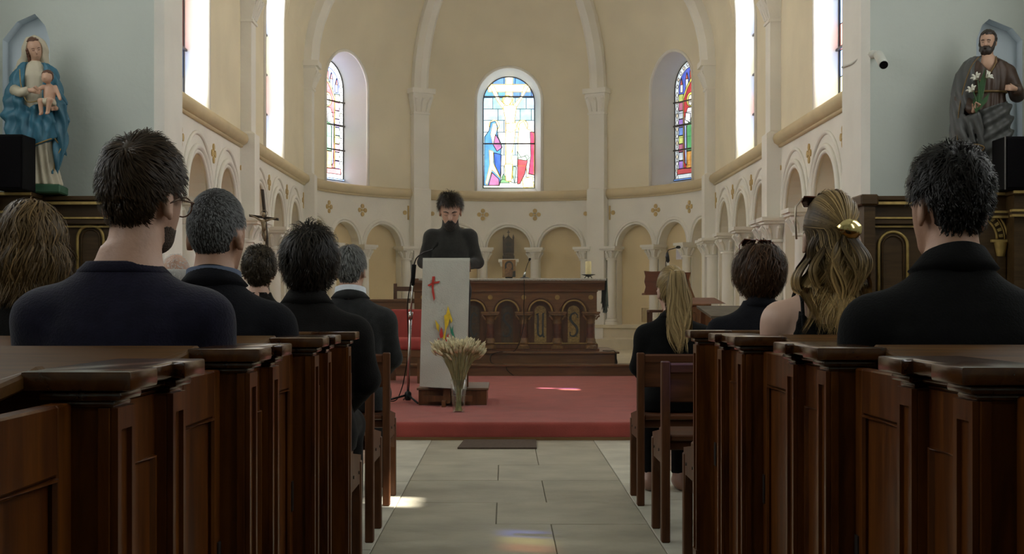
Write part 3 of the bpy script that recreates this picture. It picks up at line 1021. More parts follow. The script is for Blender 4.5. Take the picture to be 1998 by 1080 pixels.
def grid_window(name, label, key, g, sun=None, tint=(1.0, 0.965, 0.88), pane='glass_pane'):
    """tall leaded window of square panes with a coloured border"""
    to3, inner, dd = BAYS[key]
    L = []
    half = max(p[0] for p in inner)
    zb = inner[0][1]
    zt = max(p[1] for p in inner)
    nx, pz = 8, 0.26
    pw = 2 * half / nx
    nz = int(math.ceil((zt - zb) / pz))
    rnd = random.Random(hash(key) % 1000 if False else len(key))
    for i in range(nx):
        for j in range(nz):
            c = tint
            s = g
            edge = i in (0, nx - 1)
            s = g
            if edge:
                c = rnd.choice([(0.75, 0.25, 0.2), (0.3, 0.45, 0.9), (0.9, 0.92, 0.95), (0.9, 0.8, 0.4)])
                s = g * 0.45
            st = s
            if sun and (i, j) in sun:
                c, st = sun[(i, j)], None
            L.append(([(-half + i * pw, zb + j * pz), (-half + (i + 1) * pw, zb + j * pz), (-half + (i + 1) * pw, zb + (j + 1) * pz), (-half + i * pw, zb + (j + 1) * pz)], c, st, 0, 0.006))
    return glass_window(name, label, to3, inner, dd, L, [zb + q for q in (0.52, 1.04, 1.56)], [], pane=pane)


central_window()
saint_window('window_2', 'blown out stained glass saint window on the side of the standing crucifix', 'apse_1', 3.6 * GLASS['apse'], 0.12)
saint_window('window_3', 'stained glass saint in red and green on the wooden ambo side', 'apse_3', 0.72 * GLASS['apse'], 0.0, flip=-1)
grid_window('window_4', 'tall chancel window beside the chancel pier, statue in blue side', 'wall_left_1', GLASS['choir'])
grid_window('window_5', 'tall chancel window next to the curved apse above the crucifix', 'wall_left_2', GLASS['choir'])
grid_window('window_6', 'tall leaded chancel window beside the pier with the spotlight', 'wall_right_1', GLASS['choir'],
            sun={(5, 0): (0.95, 0.75, 1.0), (5, 1): (0.55, 0.55, 1.0), (4, 1): (1.0, 0.95, 0.9), (5, 2): (0.9, 0.8, 1.0)})
grid_window('window_7', 'tall chancel window next to the curved apse above the wooden ambo', 'wall_right_2', GLASS['choir'])


# nave side walls with leaded windows (they lie outside the picture and let the daylight in)
def nave_side(name, sgn, wins, sun, wid0):
    w = empty(name)
    struct(w, 'pale plastered nave side wall with tall windows')
    x = sgn * NW
    fn = lambda u, z: Vector((x, u, z))
    edges = [-5.0]
    mb = MB()
    for yc in wins:
        mb.grid(fn, [edges[-1], yc - 0.85], [0, 2.6, 5.7, 7.5])
        mb.grid(fn, [yc - 0.85, yc + 0.85], [0, 2.6])
        opening(mb, fn, yc - 0.85, yc + 0.85, 2.6, 7.5, arch_pts(yc, 0.7, 2.6, 5.7, 16))
        edges.append(yc + 0.85)
    mb.grid(fn, [edges[-1], 10.32], [0, 2.6, 5.7, 7.5])
    mb.build('side_wall', M_NAVE, w, weld=True)
    for i, yc in enumerate(wins):
        def to3(u, z, d, yc=yc): return Vector((x + sgn * d, yc + u, z))
        BAYS['nave_tmp'] = (to3, arch_pts(0, 0.7, 2.6, 5.7, 16), 0.0)
        grid_window('window_%d_offscreen' % (wid0 + i), 'tall leaded nave window high in the side wall', 'nave_tmp', GLASS['nave'], sun=sun.get(i), tint=(0.90, 0.97, 0.94), pane='glass_pane_offscreen')


def sun_pane(px, py, col, table, x=NW, z0=0.0, yw=4.85):
    Yp = F * (H - z0) / (py - CY)
    p = Vector((PX(px, Yp), Yp, z0))
    t = (x - p.x) / -SUN_DIR.x
    q = p - SUN_DIR * t
    pw = 1.4 / 8
    i = int((q.y - (yw - 0.7)) // pw)
    j = int((q.z - 2.6) // 0.26)
    if 0 <= i < 8: table[(i, j)] = col


sun_r = {}
for a in ((765, 975, (1, 1, 1)), (790, 983, (1, 1, 0.95)), (775, 985, (1, 1, 1)), (1018, 1047, (0.12, 0.16, 0.42)), (1045, 1056, (0.30, 0.28, 0.16)), (1070, 1066, (0.30, 0.17, 0.10))):
    sun_pane(*a, sun_r)
nave_side('wall_nave_left', -1, (0.9, 4.85, 8.2), {}, 8)
nave_side('wall_nave_right', 1, (0.9, 4.85, 8.2), {1: sun_r}, 12)
# ------------------------------------------------------------------ altar
def ribbon(mb, pts, widths, to3, d0, d1):
    """flat calligraphic stroke of varying width along 2d points"""
    n = len(pts)
    Ls, Rs = [], []
    for i in range(n):
        a = pts[max(i - 1, 0)]; b = pts[min(i + 1, n - 1)]
        tx, ty = b[0] - a[0], b[1] - a[1]
        l = math.hypot(tx, ty) or 1
        nx, ny = -ty / l, tx / l
        w = widths[i] / 2
        Ls.append((pts[i][0] + nx * w, pts[i][1] + ny * w)); Rs.append((pts[i][0] - nx * w, pts[i][1] - ny * w))
    for i in range(n - 1):
        mb.prism([Ls[i], Rs[i], Rs[i + 1], Ls[i + 1]], to3, d0, d1)


def curve2(pts, n=8):
    return [(p.x, p.y) for p in bez([(a, b, 0) for a, b in pts], n)]


def letter_strokes(ch):
    """strokes in a box 0..1 wide, 0..1 high: (points, widths)"""
    out = []
    if ch == 'S':
        c = curve2([(0.95, 0.88), (0.62, 0.99), (0.2, 0.9), (0.12, 0.72), (0.42, 0.56), (0.78, 0.42), (0.92, 0.22), (0.62, 0.04), (0.25, 0.03), (0.05, 0.10)])
        m = len(c)
        out.append((c, [0.10 + 0.20 * math.sin(PI * i / (m - 1)) ** 1.2 for i in range(m)]))
        out.append(([(0.95, 0.95), (0.93, 0.78)], [0.04, 0.14]))
        out.append(([(0.03, 0.0), (0.07, 0.2)], [0.04, 0.14]))
        out.append(([(0.62, 1.04), (0.52, 0.92)], [0.03, 0.12]))
        out.append(([(0.9, -0.03), (0.8, 0.1)], [0.03, 0.1]))
    if ch == 'U':
        out.append((curve2([(0.12, 0.96), (0.22, 0.8), (0.2, 0.4), (0.24, 0.12), (0.5, 0.02), (0.78, 0.1)]), None))
        out.append((curve2([(0.84, 0.98), (0.8, 0.7), (0.8, 0.1), (0.95, -0.02)]), None))
        out.append(([(0.0, 0.9), (0.3, 0.98)], [0.05, 0.12]))
        out.append(([(0.66, 0.9), (0.98, 0.98)], [0.05, 0.12]))
        out.append(([(0.05, 0.42), (0.35, 0.48)], [0.05, 0.1]))
        out[0] = (out[0][0], [0.22] * len(out[0][0]))
        out[1] = (out[1][0], [0.20] * len(out[1][0]))
    if ch == 'E':
        out.append((curve2([(0.9, 0.85), (0.5, 0.98), (0.18, 0.7), (0.18, 0.3), (0.5, 0.02), (0.92, 0.15)]), None))
        out[0] = (out[0][0], [0.2] * len(out[0][0]))
        out.append(([(0.2, 0.52), (0.75, 0.54)], [0.08, 0.14]))
    if ch == 'J':
        out.append((curve2([(0.3, 0.95), (0.75, 0.95), (0.68, 0.5), (0.62, 0.1), (0.3, 0.02), (0.12, 0.15)]), None))
        out[0] = (out[0][0], [0.2] * len(out[0][0]))
    return out


def make_altar():
    YF = 17.1
    al = empty('altar', (0.02, YF + 0.5, Z_ALT))
    tag(al, 'carved oak altar with gilt arches and lettered panels behind the lectern', 'altar')
    ox, oy, oz = 0.02, YF + 0.5, Z_ALT
    def L(x, y, z): return Vector((x - ox, y - oy, z - oz))
    xs = [PX(825.5 + 65.5 * k, YF) for k in range(6)]
    x0, x1 = xs[0] - 0.11, xs[-1] + 0.075
    zt = 1.302
    mb = MB().box(x0 - ox + 0.02, x1 - ox - 0.02, 0.12 - 0.5, 0.85 - 0.5, 0.02, 1.15 - oz)
    mb.build('body', M_ALTARZ, al)
    mb = MB()
    for a, b, p in ((0.40, 0.44, 0.03), (0.44, 0.50, 0.012)):
        mb.box(x0 - p - ox, x1 + p - ox, -0.5 - p + 0.03, 0.4, a - oz, b - oz)
    mb.build('base_moulding', M_ALTARZ, al, bevel=0.006)
    mb = MB().box(x0 - ox, x1 - ox, -0.5 + 0.005, -0.5 + 0.02, 0.50 - oz, 0.512 - oz)
    mb.build('gilt_fillet', M_GILT, al)
    # arcaded fascia
    zs = 0.894
    r = 0.128
    mb = MB()
    fn = lambda u, z: L(u, YF + 0.02, z)
    sp = xs[1] - xs[0]
    mb.grid(fn, [x0, xs[0]], [zs, 1.141])
    mb.grid(fn, [xs[-1], x1], [zs, 1.141])
    for k in range(5):
        uc = (xs[k] + xs[k + 1]) / 2
        pts = arch_pts(uc, r, zs, zs + 0.002, 16)
        opening(mb, fn, xs[k], xs[k + 1], zs, 1.141, pts)
        for i in range(len(pts) - 1):
            (a, b), (c, d) = pts[i], pts[i + 1]
            mb.add([L(a, YF + 0.02, b), L(c, YF + 0.02, d), L(c, YF + 0.13, d), L(a, YF + 0.13, b)], [(0, 1, 2, 3)])
    mb.build('fascia', M_ALTAR, al, weld=True)
    for k in range(5):
        uc = (xs[k] + xs[k + 1]) / 2
        ring = lambda rho, rad, dy: MB().tube([L(uc + rho * math.cos(PI - PI * j / 20), YF + dy, zs + rho * math.sin(PI * j / 20)) for j in range(21)], rad, 6)
        ring(0.143, 0.011, 0.014).build('gilt_arch', M_GILT, al, smooth=True)
        ring(0.171, 0.011, 0.012).build('dark_arch', M_ALTARZ, al, smooth=True)
        # lettered panel
        gold = k >= 3
        pw, z0, z1 = 0.074, 0.515, 0.90
        poly = [(-pw, z0), (pw, z0), (pw, z1)] + [(pw * math.cos(PI * j / 10), z1 + pw * math.sin(PI * j / 10)) for j in range(1, 10)] + [(-pw, z1)]
        to3 = lambda u, z, d: L(uc + u, YF + d, z)
        pan = MB().prism(poly, to3, 0.105, 0.125).build('letter_panel', mat('worn_gilt_panel', (0.36, 0.25, 0.075), 0.5, var=0.35, scale=45, bump=0.4) if gold else mat('darkened_panel', (0.075, 0.045, 0.02), 0.55, var=0.4, scale=30), al)
        if gold:     # scrolled gilt ornament
            for s_ in range(9):
                sm = MB()
                cz = z0 + 0.03 + s_ * 0.045
                cx = (-1) ** s_ * 0.035
                sm.tube([to3(cx + 0.022 * math.cos(a) * (1 - a / 12), cz + 0.022 * math.sin(a) * (1 - a / 12), 0.104) for a in [q * 0.6 for q in range(10)]], 0.0025, 4)
                sm.build('scroll_relief', M_GILT, pan)
        lm = MB()
        for pts, ws in letter_strokes('JESUS'[k]):
            ribbon(lm, [((q[0] - 0.5) * 0.105, 0.585 + q[1] * 0.30) for q in pts], [w * 0.105 for w in ws], to3, 0.098, 0.106)
        lm.build('painted_letter', mat('slate_blue_paint', (0.035, 0.05, 0.055), 0.5, var=0.2, scale=30), pan)
    for x in xs:
        c = MB().lathe([(0.052, 0.57), (0.047, 0.745)], (x - ox, -0.5 + 0.05, -oz), 14).build('column', mat('red_brown_marbling', (0.11, 0.03, 0.016), 0.35, var=0.35, scale=25), al, auto=True)
        mb = MB().lathe([(0.052, 0.745), (0.055, 0.76), (0.050, 0.77), (0.062, 0.82), (0.088, 0.852)], (x - ox, -0.45, -oz), 14)
        mb.lathe([(0.10, 0.855), (0.10, 0.872), (0.112, 0.876), (0.112, 0.897)], (x - ox, -0.45, -oz), sq=True)
        for sg in (-1, 1):
            mb.tube([(x - ox + sg * 0.06, -0.53, 0.80 - oz), (x - ox + sg * 0.085, -0.54, 0.835 - oz), (x - ox + sg * 0.1, -0.54, 0.85 - oz), (x - ox + sg * 0.098, -0.54, 0.83 - oz)], 0.011, 5)
        mb.build('capital', mat('worn_gilt_capital', (0.19, 0.10, 0.032), 0.45, var=0.35, scale=25), c, auto=True)
        mb = MB().lathe([(0.078, 0.44), (0.078, 0.47), (0.062, 0.485), (0.072, 0.51), (0.06, 0.535), (0.06, 0.55), (0.052, 0.57)], (x - ox, -0.45, -oz), 14)
        mb.build('base', mat('worn_gilt_capital', (0.19, 0.10, 0.032)), c, auto=True)
        f = lambda a, b, d: L(x + a, YF + d, 1.074 + b)
        mb = MB()
        mb.prism([(0.030 * math.cos(a), 0.030 * math.sin(a)) for a in [q * PI / 8 for q in range(16)]], f, 0.008, 0.02)
        mb.prism([(0.020 * math.cos(a), 0.020 * math.sin(a)) for a in [q * PI / 8 for q in range(16)]], f, -0.002, 0.02)
        mb.build('gilt_boss', M_GILT, al)
    # cornice and table top
    mb = MB()
    mb.box(x0 - 0.01 - ox, x1 + 0.01 - ox, -0.51, 0.4, 1.141 - oz, 1.165 - oz)
    mb.build('cornice', M_ALTAR, al, bevel=0.005)
    mb = MB()
    prof = [(-0.03, 1.165), (-0.035, 1.185), (-0.065, 1.21), (-0.085, 1.245), (-0.115, 1.252), (-0.115, zt), (0.9, zt), (0.9, 1.165)]
    mb.prism([(p[0], p[1]) for p in prof], lambda a, b, d: Vector((d, -0.5 + a + 0.02, b - oz)), PX(803, 17.05) - ox, PX(1180, 17.05) - ox)
    mb.build('table_top', M_ALTAR, al, auto=True)
    return zt


ALT_Z = make_altar()
# the cloth on the altar
cl = empty('altar_cloth', (0.03, 17.5, ALT_Z))
tag(cl, 'grey green cloth lying on the altar with a fringed end hanging down', 'cloth')
M_GCLOTH = mat('grey_green_cloth', (0.20, 0.27, 0.23), 0.9, var=0.15, scale=20, bump=0.2)
xa, xb = PX(801, 17.0), PX(1183, 17.0)
mb = MB().grid(lambda u, w: Vector((u - 0.03, w - 17.5, 0.004 + 0.0015 * math.sin(u * 30) * math.sin(w * 20))), lin(xa, xb, 40), lin(17.0, 17.95, 10))
mb.build('top_cloth', M_GCLOTH, cl)
mb = MB()
def lace(u, k):
    zz = [0.005, -0.008, -0.02 - 0.006 * abs(math.sin(u * 60))][k]
    return Vector((u - 0.03, [16.998, 16.985, 16.984][k] - 17.5, zz))
mb.grid(lace, lin(xa + 0.1, xb, 90), [0, 1, 2])
mb.build('lace_edge', mat('grey_lace', (0.34, 0.33, 0.28), 0.9, var=0.3, scale=80), cl)
mb = MB()
mb.grid(lambda w, k: Vector((xb - 0.03 + 0.012 + 0.018 * math.sin(w * 38) * (0.3 + k * 0.7), w - 17.5, 0.005 - k * (0.30 + 0.10 * math.sin((w - 17) * 4.0)))), lin(17.0, 17.95, 60), lin(0, 1, 8))
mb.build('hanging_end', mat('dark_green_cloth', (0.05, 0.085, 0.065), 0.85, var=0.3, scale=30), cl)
mb = MB()
for k in range(70):
    w = 17.0 + 0.95 * k / 69
    zb = 0.005 - (0.30 + 0.10 * math.sin((w - 17) * 4.0))
    x = xb - 0.03 + 0.012 + 0.018 * math.sin(w * 38)
    mb.tube([(x, w - 17.5, zb), (x + random.uniform(-.006, .006), w - 17.5 + random.uniform(-.006, .006), zb - random.uniform(0.02, 0.035))], 0.003, 4)
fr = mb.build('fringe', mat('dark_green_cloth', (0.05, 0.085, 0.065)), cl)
fr['kind'] = 'stuff'

# candle on an iron dish
cx, cy = PX(1148, 17.25), 17.25
cs = empty('candle_holder', (cx, cy, ALT_Z + 0.004))
tag(cs, 'low black iron candle dish with curved feet on the altar', 'candle holder')
MB().lathe([(0.012, 0.02), (0.03, 0.035), (0.085, 0.05), (0.088, 0.054), (0.03, 0.042)], (0, 0, 0), 20).build('dish', M_IRON, cs, smooth=True)
for k in range(3):
    a = k * 2 * PI / 3 + 0.5
    MB().tube(bez([(0.0, 0, 0.035), (0.03 * math.cos(a), 0.03 * math.sin(a), 0.032), (0.055 * math.cos(a), 0.055 * math.sin(a), 0.004)], 5), 0.006, 6).build('foot', M_IRON, cs, smooth=True)
cd = MB().lathe([(0.036, 0), (0.0375, 0.01), (0.0375, 0.168), (0.032, 0.176), (0.012, 0.170)], (0, 0, 0), 20).build('candle', mat('ivory_wax', (0.78, 0.68, 0.36), 0.5, var=0.06, scale=8), auto=True)
cd.location = (cx, cy, ALT_Z + 0.046)
tag(cd, 'thick ivory candle standing in the iron dish on the altar', 'candle')
MB().tube([(0, 0, 0.168), (0.001, 0, 0.182)], 0.0015, 5).build('wick', M_BLACK, cd)

# small microphone on the altar
am = empty('altar_microphone', (PX(1024, 17.2), 17.2, ALT_Z + 0.004))
tag(am, 'small gooseneck microphone on a weighted foot on the altar', 'microphone')
MB().lathe([(0.062, 0), (0.062, 0.008), (0.05, 0.014), (0.02, 0.02)], (0, 0, 0), 18).build('foot', M_BLACKMETAL, am, smooth=True)
MB().tube([(-0.01, 0, 0.015), (0.0, 0, 0.07), (0.006, 0, 0.085)], [0.02, 0.014, 0.009], 10).build('socket', M_CHROME, am, smooth=True)
MB().tube(bez([(0.004, 0, 0.08), (0.03, 0, 0.17), (0.056, 0, 0.225)], 6), 0.0045, 6).build('gooseneck', M_BLACKMETAL, am, smooth=True)
MB().tube([(0.054, 0, 0.22), (0.058, 0, 0.232), (0.066, 0, 0.25), (0.07, 0, 0.256)], [0.006, 0.014, 0.014, 0.006], 8).build('head', M_BLACK, am, smooth=True)
cb = MB().tube(bez([P(1024, 542, 17.13) + Vector((0, 0, .006)), P(1023, 548, 16.96), P(1023, 575, 16.96), P(1022, 600, 17.02), P(1021, 640, 17.0), P(1005, 683, 16.98), P(975, 686, 16.83), P(958, 693, 16.835), P(960, 708, 16.835), P(985, 711, 16.6), P(990, 722, 16.53), P(1002, 732, 16.5)], 8), 0.005, 5).build('microphone_cable', M_BLACK, smooth=True)
tag(cb, 'thin black cable running down the altar front over the wooden steps', 'cable')
cb = MB().tube(bez([(1.20, 17.05, Z_ALT + .006), (1.28, 16.98, Z_ALT + .006), (1.33, 16.84, Z_ALT + 0.006), (1.345, 16.835, Z_ALT - 0.06), (1.36, 16.82, Z_APSE + .012), (1.33, 16.7, Z_APSE + 0.012)], 8), 0.005, 5).build('floor_cable', M_BLACK, smooth=True)
tag(cb, 'short dark cable at the corner of the upper wooden step', 'cable')

# icon
ic = empty('icon', (PX(993, 17.2), 17.2, ALT_Z + 0.004))
tag(ic, 'small painted wooden icon of a mother and child on the altar', 'icon')
MB().box(-0.045, 0.045, -0.03, 0.03, 0, 0.02).build('stand', M_BLACK, ic)
MB().box(-0.083, 0.083, -0.012, 0.012, 0.02, 0.235).build('board', mat('icon_gold_ground', (0.30, 0.17, 0.06), 0.5, var=0.3, scale=30), ic, bevel=0.003)
to3 = lambda u, z, d: Vector((u, d, z))
arch = [(-0.052, 0.10), (0.052, 0.10), (0.052, 0.16)] + [(0.052 * math.cos(PI * j / 10), 0.165 + 0.055 * math.sin(PI * j / 10)) for j in range(1, 10)] + [(-0.052, 0.16)]
MB().prism(arch, to3, -0.0135, -0.01).build('dark_ground', mat('icon_dark', (0.035, 0.035, 0.03), 0.5, var=0.2, scale=30), ic)
MB().prism(ell(0.004, 0.155, 0.035, 0.042), to3, -0.0155, -0.013).build('head', mat('icon_flesh', (0.26, 0.14, 0.06), 0.5, var=0.3, scale=50), ic)
MB().prism(ell(-0.022, 0.10, 0.03, 0.034), to3, -0.0165, -0.013).build('child_head', mat('icon_flesh2', (0.24, 0.125, 0.05), 0.5, var=0.3, scale=50), ic)
MB().prism([(-0.06, 0.03), (0.06, 0.03), (0.05, 0.10), (0.02, 0.125), (-0.04, 0.09)], to3, -0.0145, -0.012).build('robe', mat('icon_robe', (0.20, 0.10, 0.045), 0.5, var=0.4, scale=40), ic)
MB().prism([(0.04, 0.02), (0.08, 0.02), (0.08, 0.10), (0.05, 0.09)], to3, -0.0155, -0.012).build('dark_corner', mat('icon_dark', (0.035, 0.035, 0.03)), ic)


# wooden gothic tower on a white wall bracket
def apse_u(px, z, d=0.0):
    best, bu = 1e9, 0
    for k in range(4000):
        u = PI * RW * k / 4000
        p = m_apse(u, z, d)
        e = abs(CX + F * p.x / p.y - px)
        if e < best: best, bu = e, u
    return bu


u = apse_u(992, 1.5, 0.1)
f = frame(m_apse, u)
zb = PZ(505, 23.2)
br = MB()
br.prism([(-0.17, zb - 0.05), (0.17, zb - 0.05), (0.17, zb), (-0.17, zb)], f, -0.12, 0.16)
br.prism([(-0.13, zb - 0.12), (0.13, zb - 0.12), (0.15, zb - 0.05), (-0.15, zb - 0.05)], f, -0.08, 0.16)
o = br.build('wall_bracket', M_WHITE)
tag(o, 'white stone bracket on the apse wall under the wooden tower', 'bracket')
tw = empty('gothic_tower', f(0, zb, 0.02))
tag(tw, 'small dark carved gothic tower with a cross on the wall bracket', 'tabernacle')
M_TOWER = wood_mat('dark_carved_oak', (0.045, 0.03, 0.017), (0.10, 0.07, 0.04), 0.6, 1.0, 0.0, 'z')
MB().box(-0.10, 0.10, -0.09, 0.09, 0, 0.06).box(-0.088, 0.088, -0.08, 0.08, 0.06, 0.10).build('base', M_TOWER, tw, bevel=0.004)
MB().box(-0.08, 0.08, -0.07, 0.07, 0.10, 0.33).build('body', M_TOWER, tw)
for k in range(2):
    z = 0.12 + k * 0.10
    MB().prism([(-0.05, z), (0.05, z), (0.05, z + 0.05), (0, z + 0.085), (-0.05, z + 0.05)], lambda a, b, d: Vector((a, d, b)), -0.074, -0.07).build('tracery_panel', mat('tower_panel', (0.03, 0.022, 0.014), 0.7, var=0.2, scale=40), tw)
for sx in (-1, 1):
    for sy in (-1, 1):
        MB().lathe([(0.012, 0.10), (0.012, 0.36), (0.018, 0.362), (0.001, 0.42)], (sx * 0.082, sy * 0.07, 0), sq=True).build('pinnacle', M_TOWER, tw)
MB().prism([(-0.07, 0.33), (0.07, 0.33), (0.035, 0.36), (0, 0.41), (-0.035, 0.36)], lambda a, b, d: Vector((a, d, b)), -0.07, 0.07).build('gable', M_TOWER, tw)
MB().box(-0.006, 0.006, -0.006, 0.006, 0.40, 0.49).box(-0.025, 0.025, -0.006, 0.006, 0.45, 0.462).build('cross', M_TOWER, tw)

# notice and grille on the apse wall
u = apse_u(1337, 1.8, -0.02)
f = frame(m_apse, u)
Yw = m_apse(u, 1.8, 0).y
o = MB().prism([(-0.085, PZ(506, Yw)), (0.085, PZ(506, Yw)), (0.085, PZ(481, Yw)), (-0.085, PZ(481, Yw))], lambda a, b, d: f(a, b, d), -0.135, -0.125).build('paper_notice', mat('lilac_paper', (0.66, 0.64, 0.70), 0.8, var=0.04, scale=9))
tag(o, 'pale sheet of paper pinned up beside an apse column', 'notice')
ln = MB()
for k in range(7):
    z = PZ(504, Yw) + 0.022 * k + 0.02
    ln.prism([(-0.065, z), (0.055 - 0.02 * (k % 3), z), (0.055 - 0.02 * (k % 3), z + 0.004), (-0.065, z + 0.004)], f, -0.137, -0.135)
ln.build('faint_lines', mat('lilac_ink', (0.5, 0.48, 0.55), 0.8), o)
u = apse_u(1252, 0.85, 0.0)
f = frame(m_apse, u)
Yw = m_apse(u, 0.85, 0).y
gz0, gz1 = PZ(631, Yw), PZ(598, Yw)
gr = empty('wall_grille', f(0, gz0, 0.1))
tag(gr, 'small slatted ventilation grille low on the apse wall', 'grille')
def g3(a, b, d): return f(a, gz0 + b, d) - f(0, gz0, 0.1)
hh = gz1 - gz0
mb = MB()
for (a, b, c, d) in ((-0.09, 0, 0.09, 0.02), (-0.09, hh - 0.02, 0.09, hh), (-0.09, 0, -0.075, hh), (0.075, 0, 0.09, hh)):
    mb.prism([(a, b), (c, b), (c, d), (a, d)], g3, 0.085, 0.15)
mb.build('frame', M_NICHE, gr)
for k in range(6):
    a = -0.065 + k * 0.024
    MB().prism([(a, 0.02), (a + 0.012, 0.02), (a + 0.012, hh - 0.02), (a, hh - 0.02)], g3, 0.10, 0.14).build('slat', M_NICHE, gr)

# ------------------------------------------------------------------ lectern with white cloth
YL = 11.55
lx0, lx1 = PX(826, YL), PX(916, YL)
lc = (lx0 + lx1) / 2
lw = (lx1 - lx0) / 2
lt = PZ(504, YL)
le = empty('lectern', (lc, YL + 0.2, Z_DAIS))
tag(le, 'slim dark wooden lectern standing before the bearded man', 'lectern')
zt = lt - Z_DAIS
MB().box(-lw + 0.02, lw - 0.01, -0.155, -0.12, 0.16, zt - 0.06).build('front_panel', M_ALTARZ, le)
for s in (-1, 1):
    MB().box(s * (lw - 0.03) - 0.012, s * (lw - 0.03) + 0.012, -0.12, 0.16, 0.16, zt - 0.03).build('side_panel', M_ALTARZ, le)
MB().add([(-lw, -0.19, zt - 0.02), (lw, -0.19, zt - 0.02), (lw, 0.20, zt - 0.10), (-lw, 0.20, zt - 0.10), (-lw, -0.19, zt - 0.005), (lw, -0.19, zt - 0.005), (lw, 0.20, zt - 0.085), (-lw, 0.20, zt - 0.085)],
         [(0, 3, 2, 1), (4, 5, 6, 7), (0, 1, 5, 4), (1, 2, 6, 5), (2, 3, 7, 6), (3, 0, 4, 7)]).build('book_rest', M_ALTARZ, le)
MB().box(-0.03, 0.03, -0.15, -0.08, 0.02, 0.2).build('post', M_ALTARZ, le)
MB().box(-lw + 0.0, lw + 0.02, -0.135, -0.085, 0.035, 0.085).build('foot_bar', M_ALTARZ, le)
for x in (-0.02, 0.09):
    MB().box(x - 0.016, x + 0.016, -0.30, -0.075, 0.0, 0.05).build('foot', M_ALTARZ, le)
# cloth
c = empty('lectern_cloth', (lc, YL, lt))
tag(c, 'white cloth with a red cross and flames hanging over the lectern', 'cloth')
zb = PZ(756, YL) - lt
mb = MB()
nz = 40
def clf(u, k):
    if k < 4:
        t = k / 4
        return Vector((u, 0.36 - 0.36 * t, -0.075 + 0.085 * t))
    t = (k - 4) / nz
    wv = 0.006 * math.sin(u * 22 + t * 5) * t + 0.004 * math.sin(t * 23 + u * 9) * t
    sl = -0.02 * t
    return Vector((u * (1 + 0.0 * t) + sl * 0.4 + (-0.018 if u < 0 else -0.02) * t, -0.004 - 0.012 * t + wv, 0.005 + (zb - 0.005 - 0.012 * (u / lw)) * t))
mb.grid(clf, lin(-lw - 0.004, lw + 0.004, 16), list(range(0, nz + 5)))
M_LINEN = mat('white_linen', (0.50, 0.50, 0.43), 0.9, var=0.05, scale=7, bump=0.35, bscale=90)
mb.build('cloth', M_LINEN, c, smooth=True)
def applique(name, polys, m):
    mb = MB()
    for pl in polys:
        def t3(a, b, d):
            p = P(a, b, YL)
            t = max(0, (lt - p.z) / (-zb))
            return Vector((p.x - lc, -0.012 - 0.018 * t - d, p.z - lt))
        mb.prism(pl, t3, 0.0, 0.004)
    return mb.build(name, m, c)
M_RED = mat('red_applique', (0.50, 0.045, 0.03), 0.85, var=0.1, scale=30)
M_YEL = mat('yellow_applique', (0.72, 0.50, 0.03), 0.85, var=0.15, scale=30)
M_GRN = mat('green_applique', (0.03, 0.22, 0.13), 0.85, var=0.15, scale=30)
def zq(*pts): return [(780 + x / 3.272, 490 + y / 3.272) for x, y in pts]
applique('red_cross', [zq((208, 160), (226, 160), (216, 230), (226, 300), (218, 316), (206, 260), (204, 215)), zq((178, 215), (215, 195), (258, 189), (250, 203), (215, 208), (186, 224))], M_RED)
applique('yellow_flame', [zq((308, 345), (318, 380), (338, 440), (330, 460), (320, 430), (310, 470), (296, 500), (290, 560), (276, 575), (274, 555), (290, 500), (284, 410), (298, 400)), zq((226, 435), (252, 470), (250, 515), (236, 490))], M_YEL)
applique('red_flame', [zq((266, 480), (276, 520), (278, 545), (262, 555), (254, 530)), zq((244, 548), (262, 575), (258, 590), (246, 585)), zq((312, 518), (312, 560), (298, 578), (292, 560))], M_RED)
applique('green_flame', [zq((318, 465), (332, 500), (342, 465), (340, 510), (352, 545), (345, 575), (332, 578), (338, 540), (326, 520))], M_GRN)

# block behind the lectern
bx0, bx1 = PX(813, 11.7), PX(953, 11.7)
bk = empty('standing_block', ((bx0 + bx1) / 2, 12.15, Z_DAIS))
tag(bk, 'low dark wooden block on the carpet that the bearded man stands on', 'platform')
hw = (bx1 - bx0) / 2
BLK = 0.145
MB().box(-hw + 0.015, hw - 0.015, -0.44, 0.44, 0, BLK - 0.018).build('box', M_ALTARZ, bk, bevel=0.003)
MB().box(-hw, hw, -0.455, 0.455, BLK - 0.018, BLK).build('top_board', wood_mat('worn_board', (0.10, 0.055, 0.03), (0.2, 0.12, 0.07), 0.4, 1, 0.2, 'x'), bk, bevel=0.003)

# vase of wheat
vx, vy = PX(895, 10.96), 10.96
va = empty('glass_vase', (vx, vy, Z_DAIS))
tag(va, 'tall clear ribbed glass vase on the carpet before the lectern', 'vase')
gm = bpy.data.materials.new('clear_glass'); gm.use_nodes = True
nt_ = gm.node_tree
nt_.nodes.remove(nt_.nodes['Principled BSDF'])
tr_ = nt_.nodes.new('ShaderNodeBsdfTransparent'); tr_.inputs[0].default_value = (0.93, 0.95, 0.93, 1)
gl_ = nt_.nodes.new('ShaderNodeBsdfGlossy'); gl_.inputs['Roughness'].default_value = 0.15
lw_ = nt_.nodes.new('ShaderNodeLayerWeight'); lw_.inputs[0].default_value = 0.25
fr_ = nt_.nodes.new('ShaderNodeMath'); fr_.operation = 'MULTIPLY'; fr_.inputs[1].default_value = 0.45
nt_.links.new(lw_.outputs['Facing'], fr_.inputs[0])
mx_ = nt_.nodes.new('ShaderNodeMixShader')
nt_.links.new(fr_.outputs[0], mx_.inputs[0]); nt_.links.new(tr_.outputs[0], mx_.inputs[1]); nt_.links.new(gl_.outputs[0], mx_.inputs[2])
nt_.links.new(mx_.outputs[0], nt_.nodes['Material Output'].inputs['Surface'])
mb = MB()
n = 24
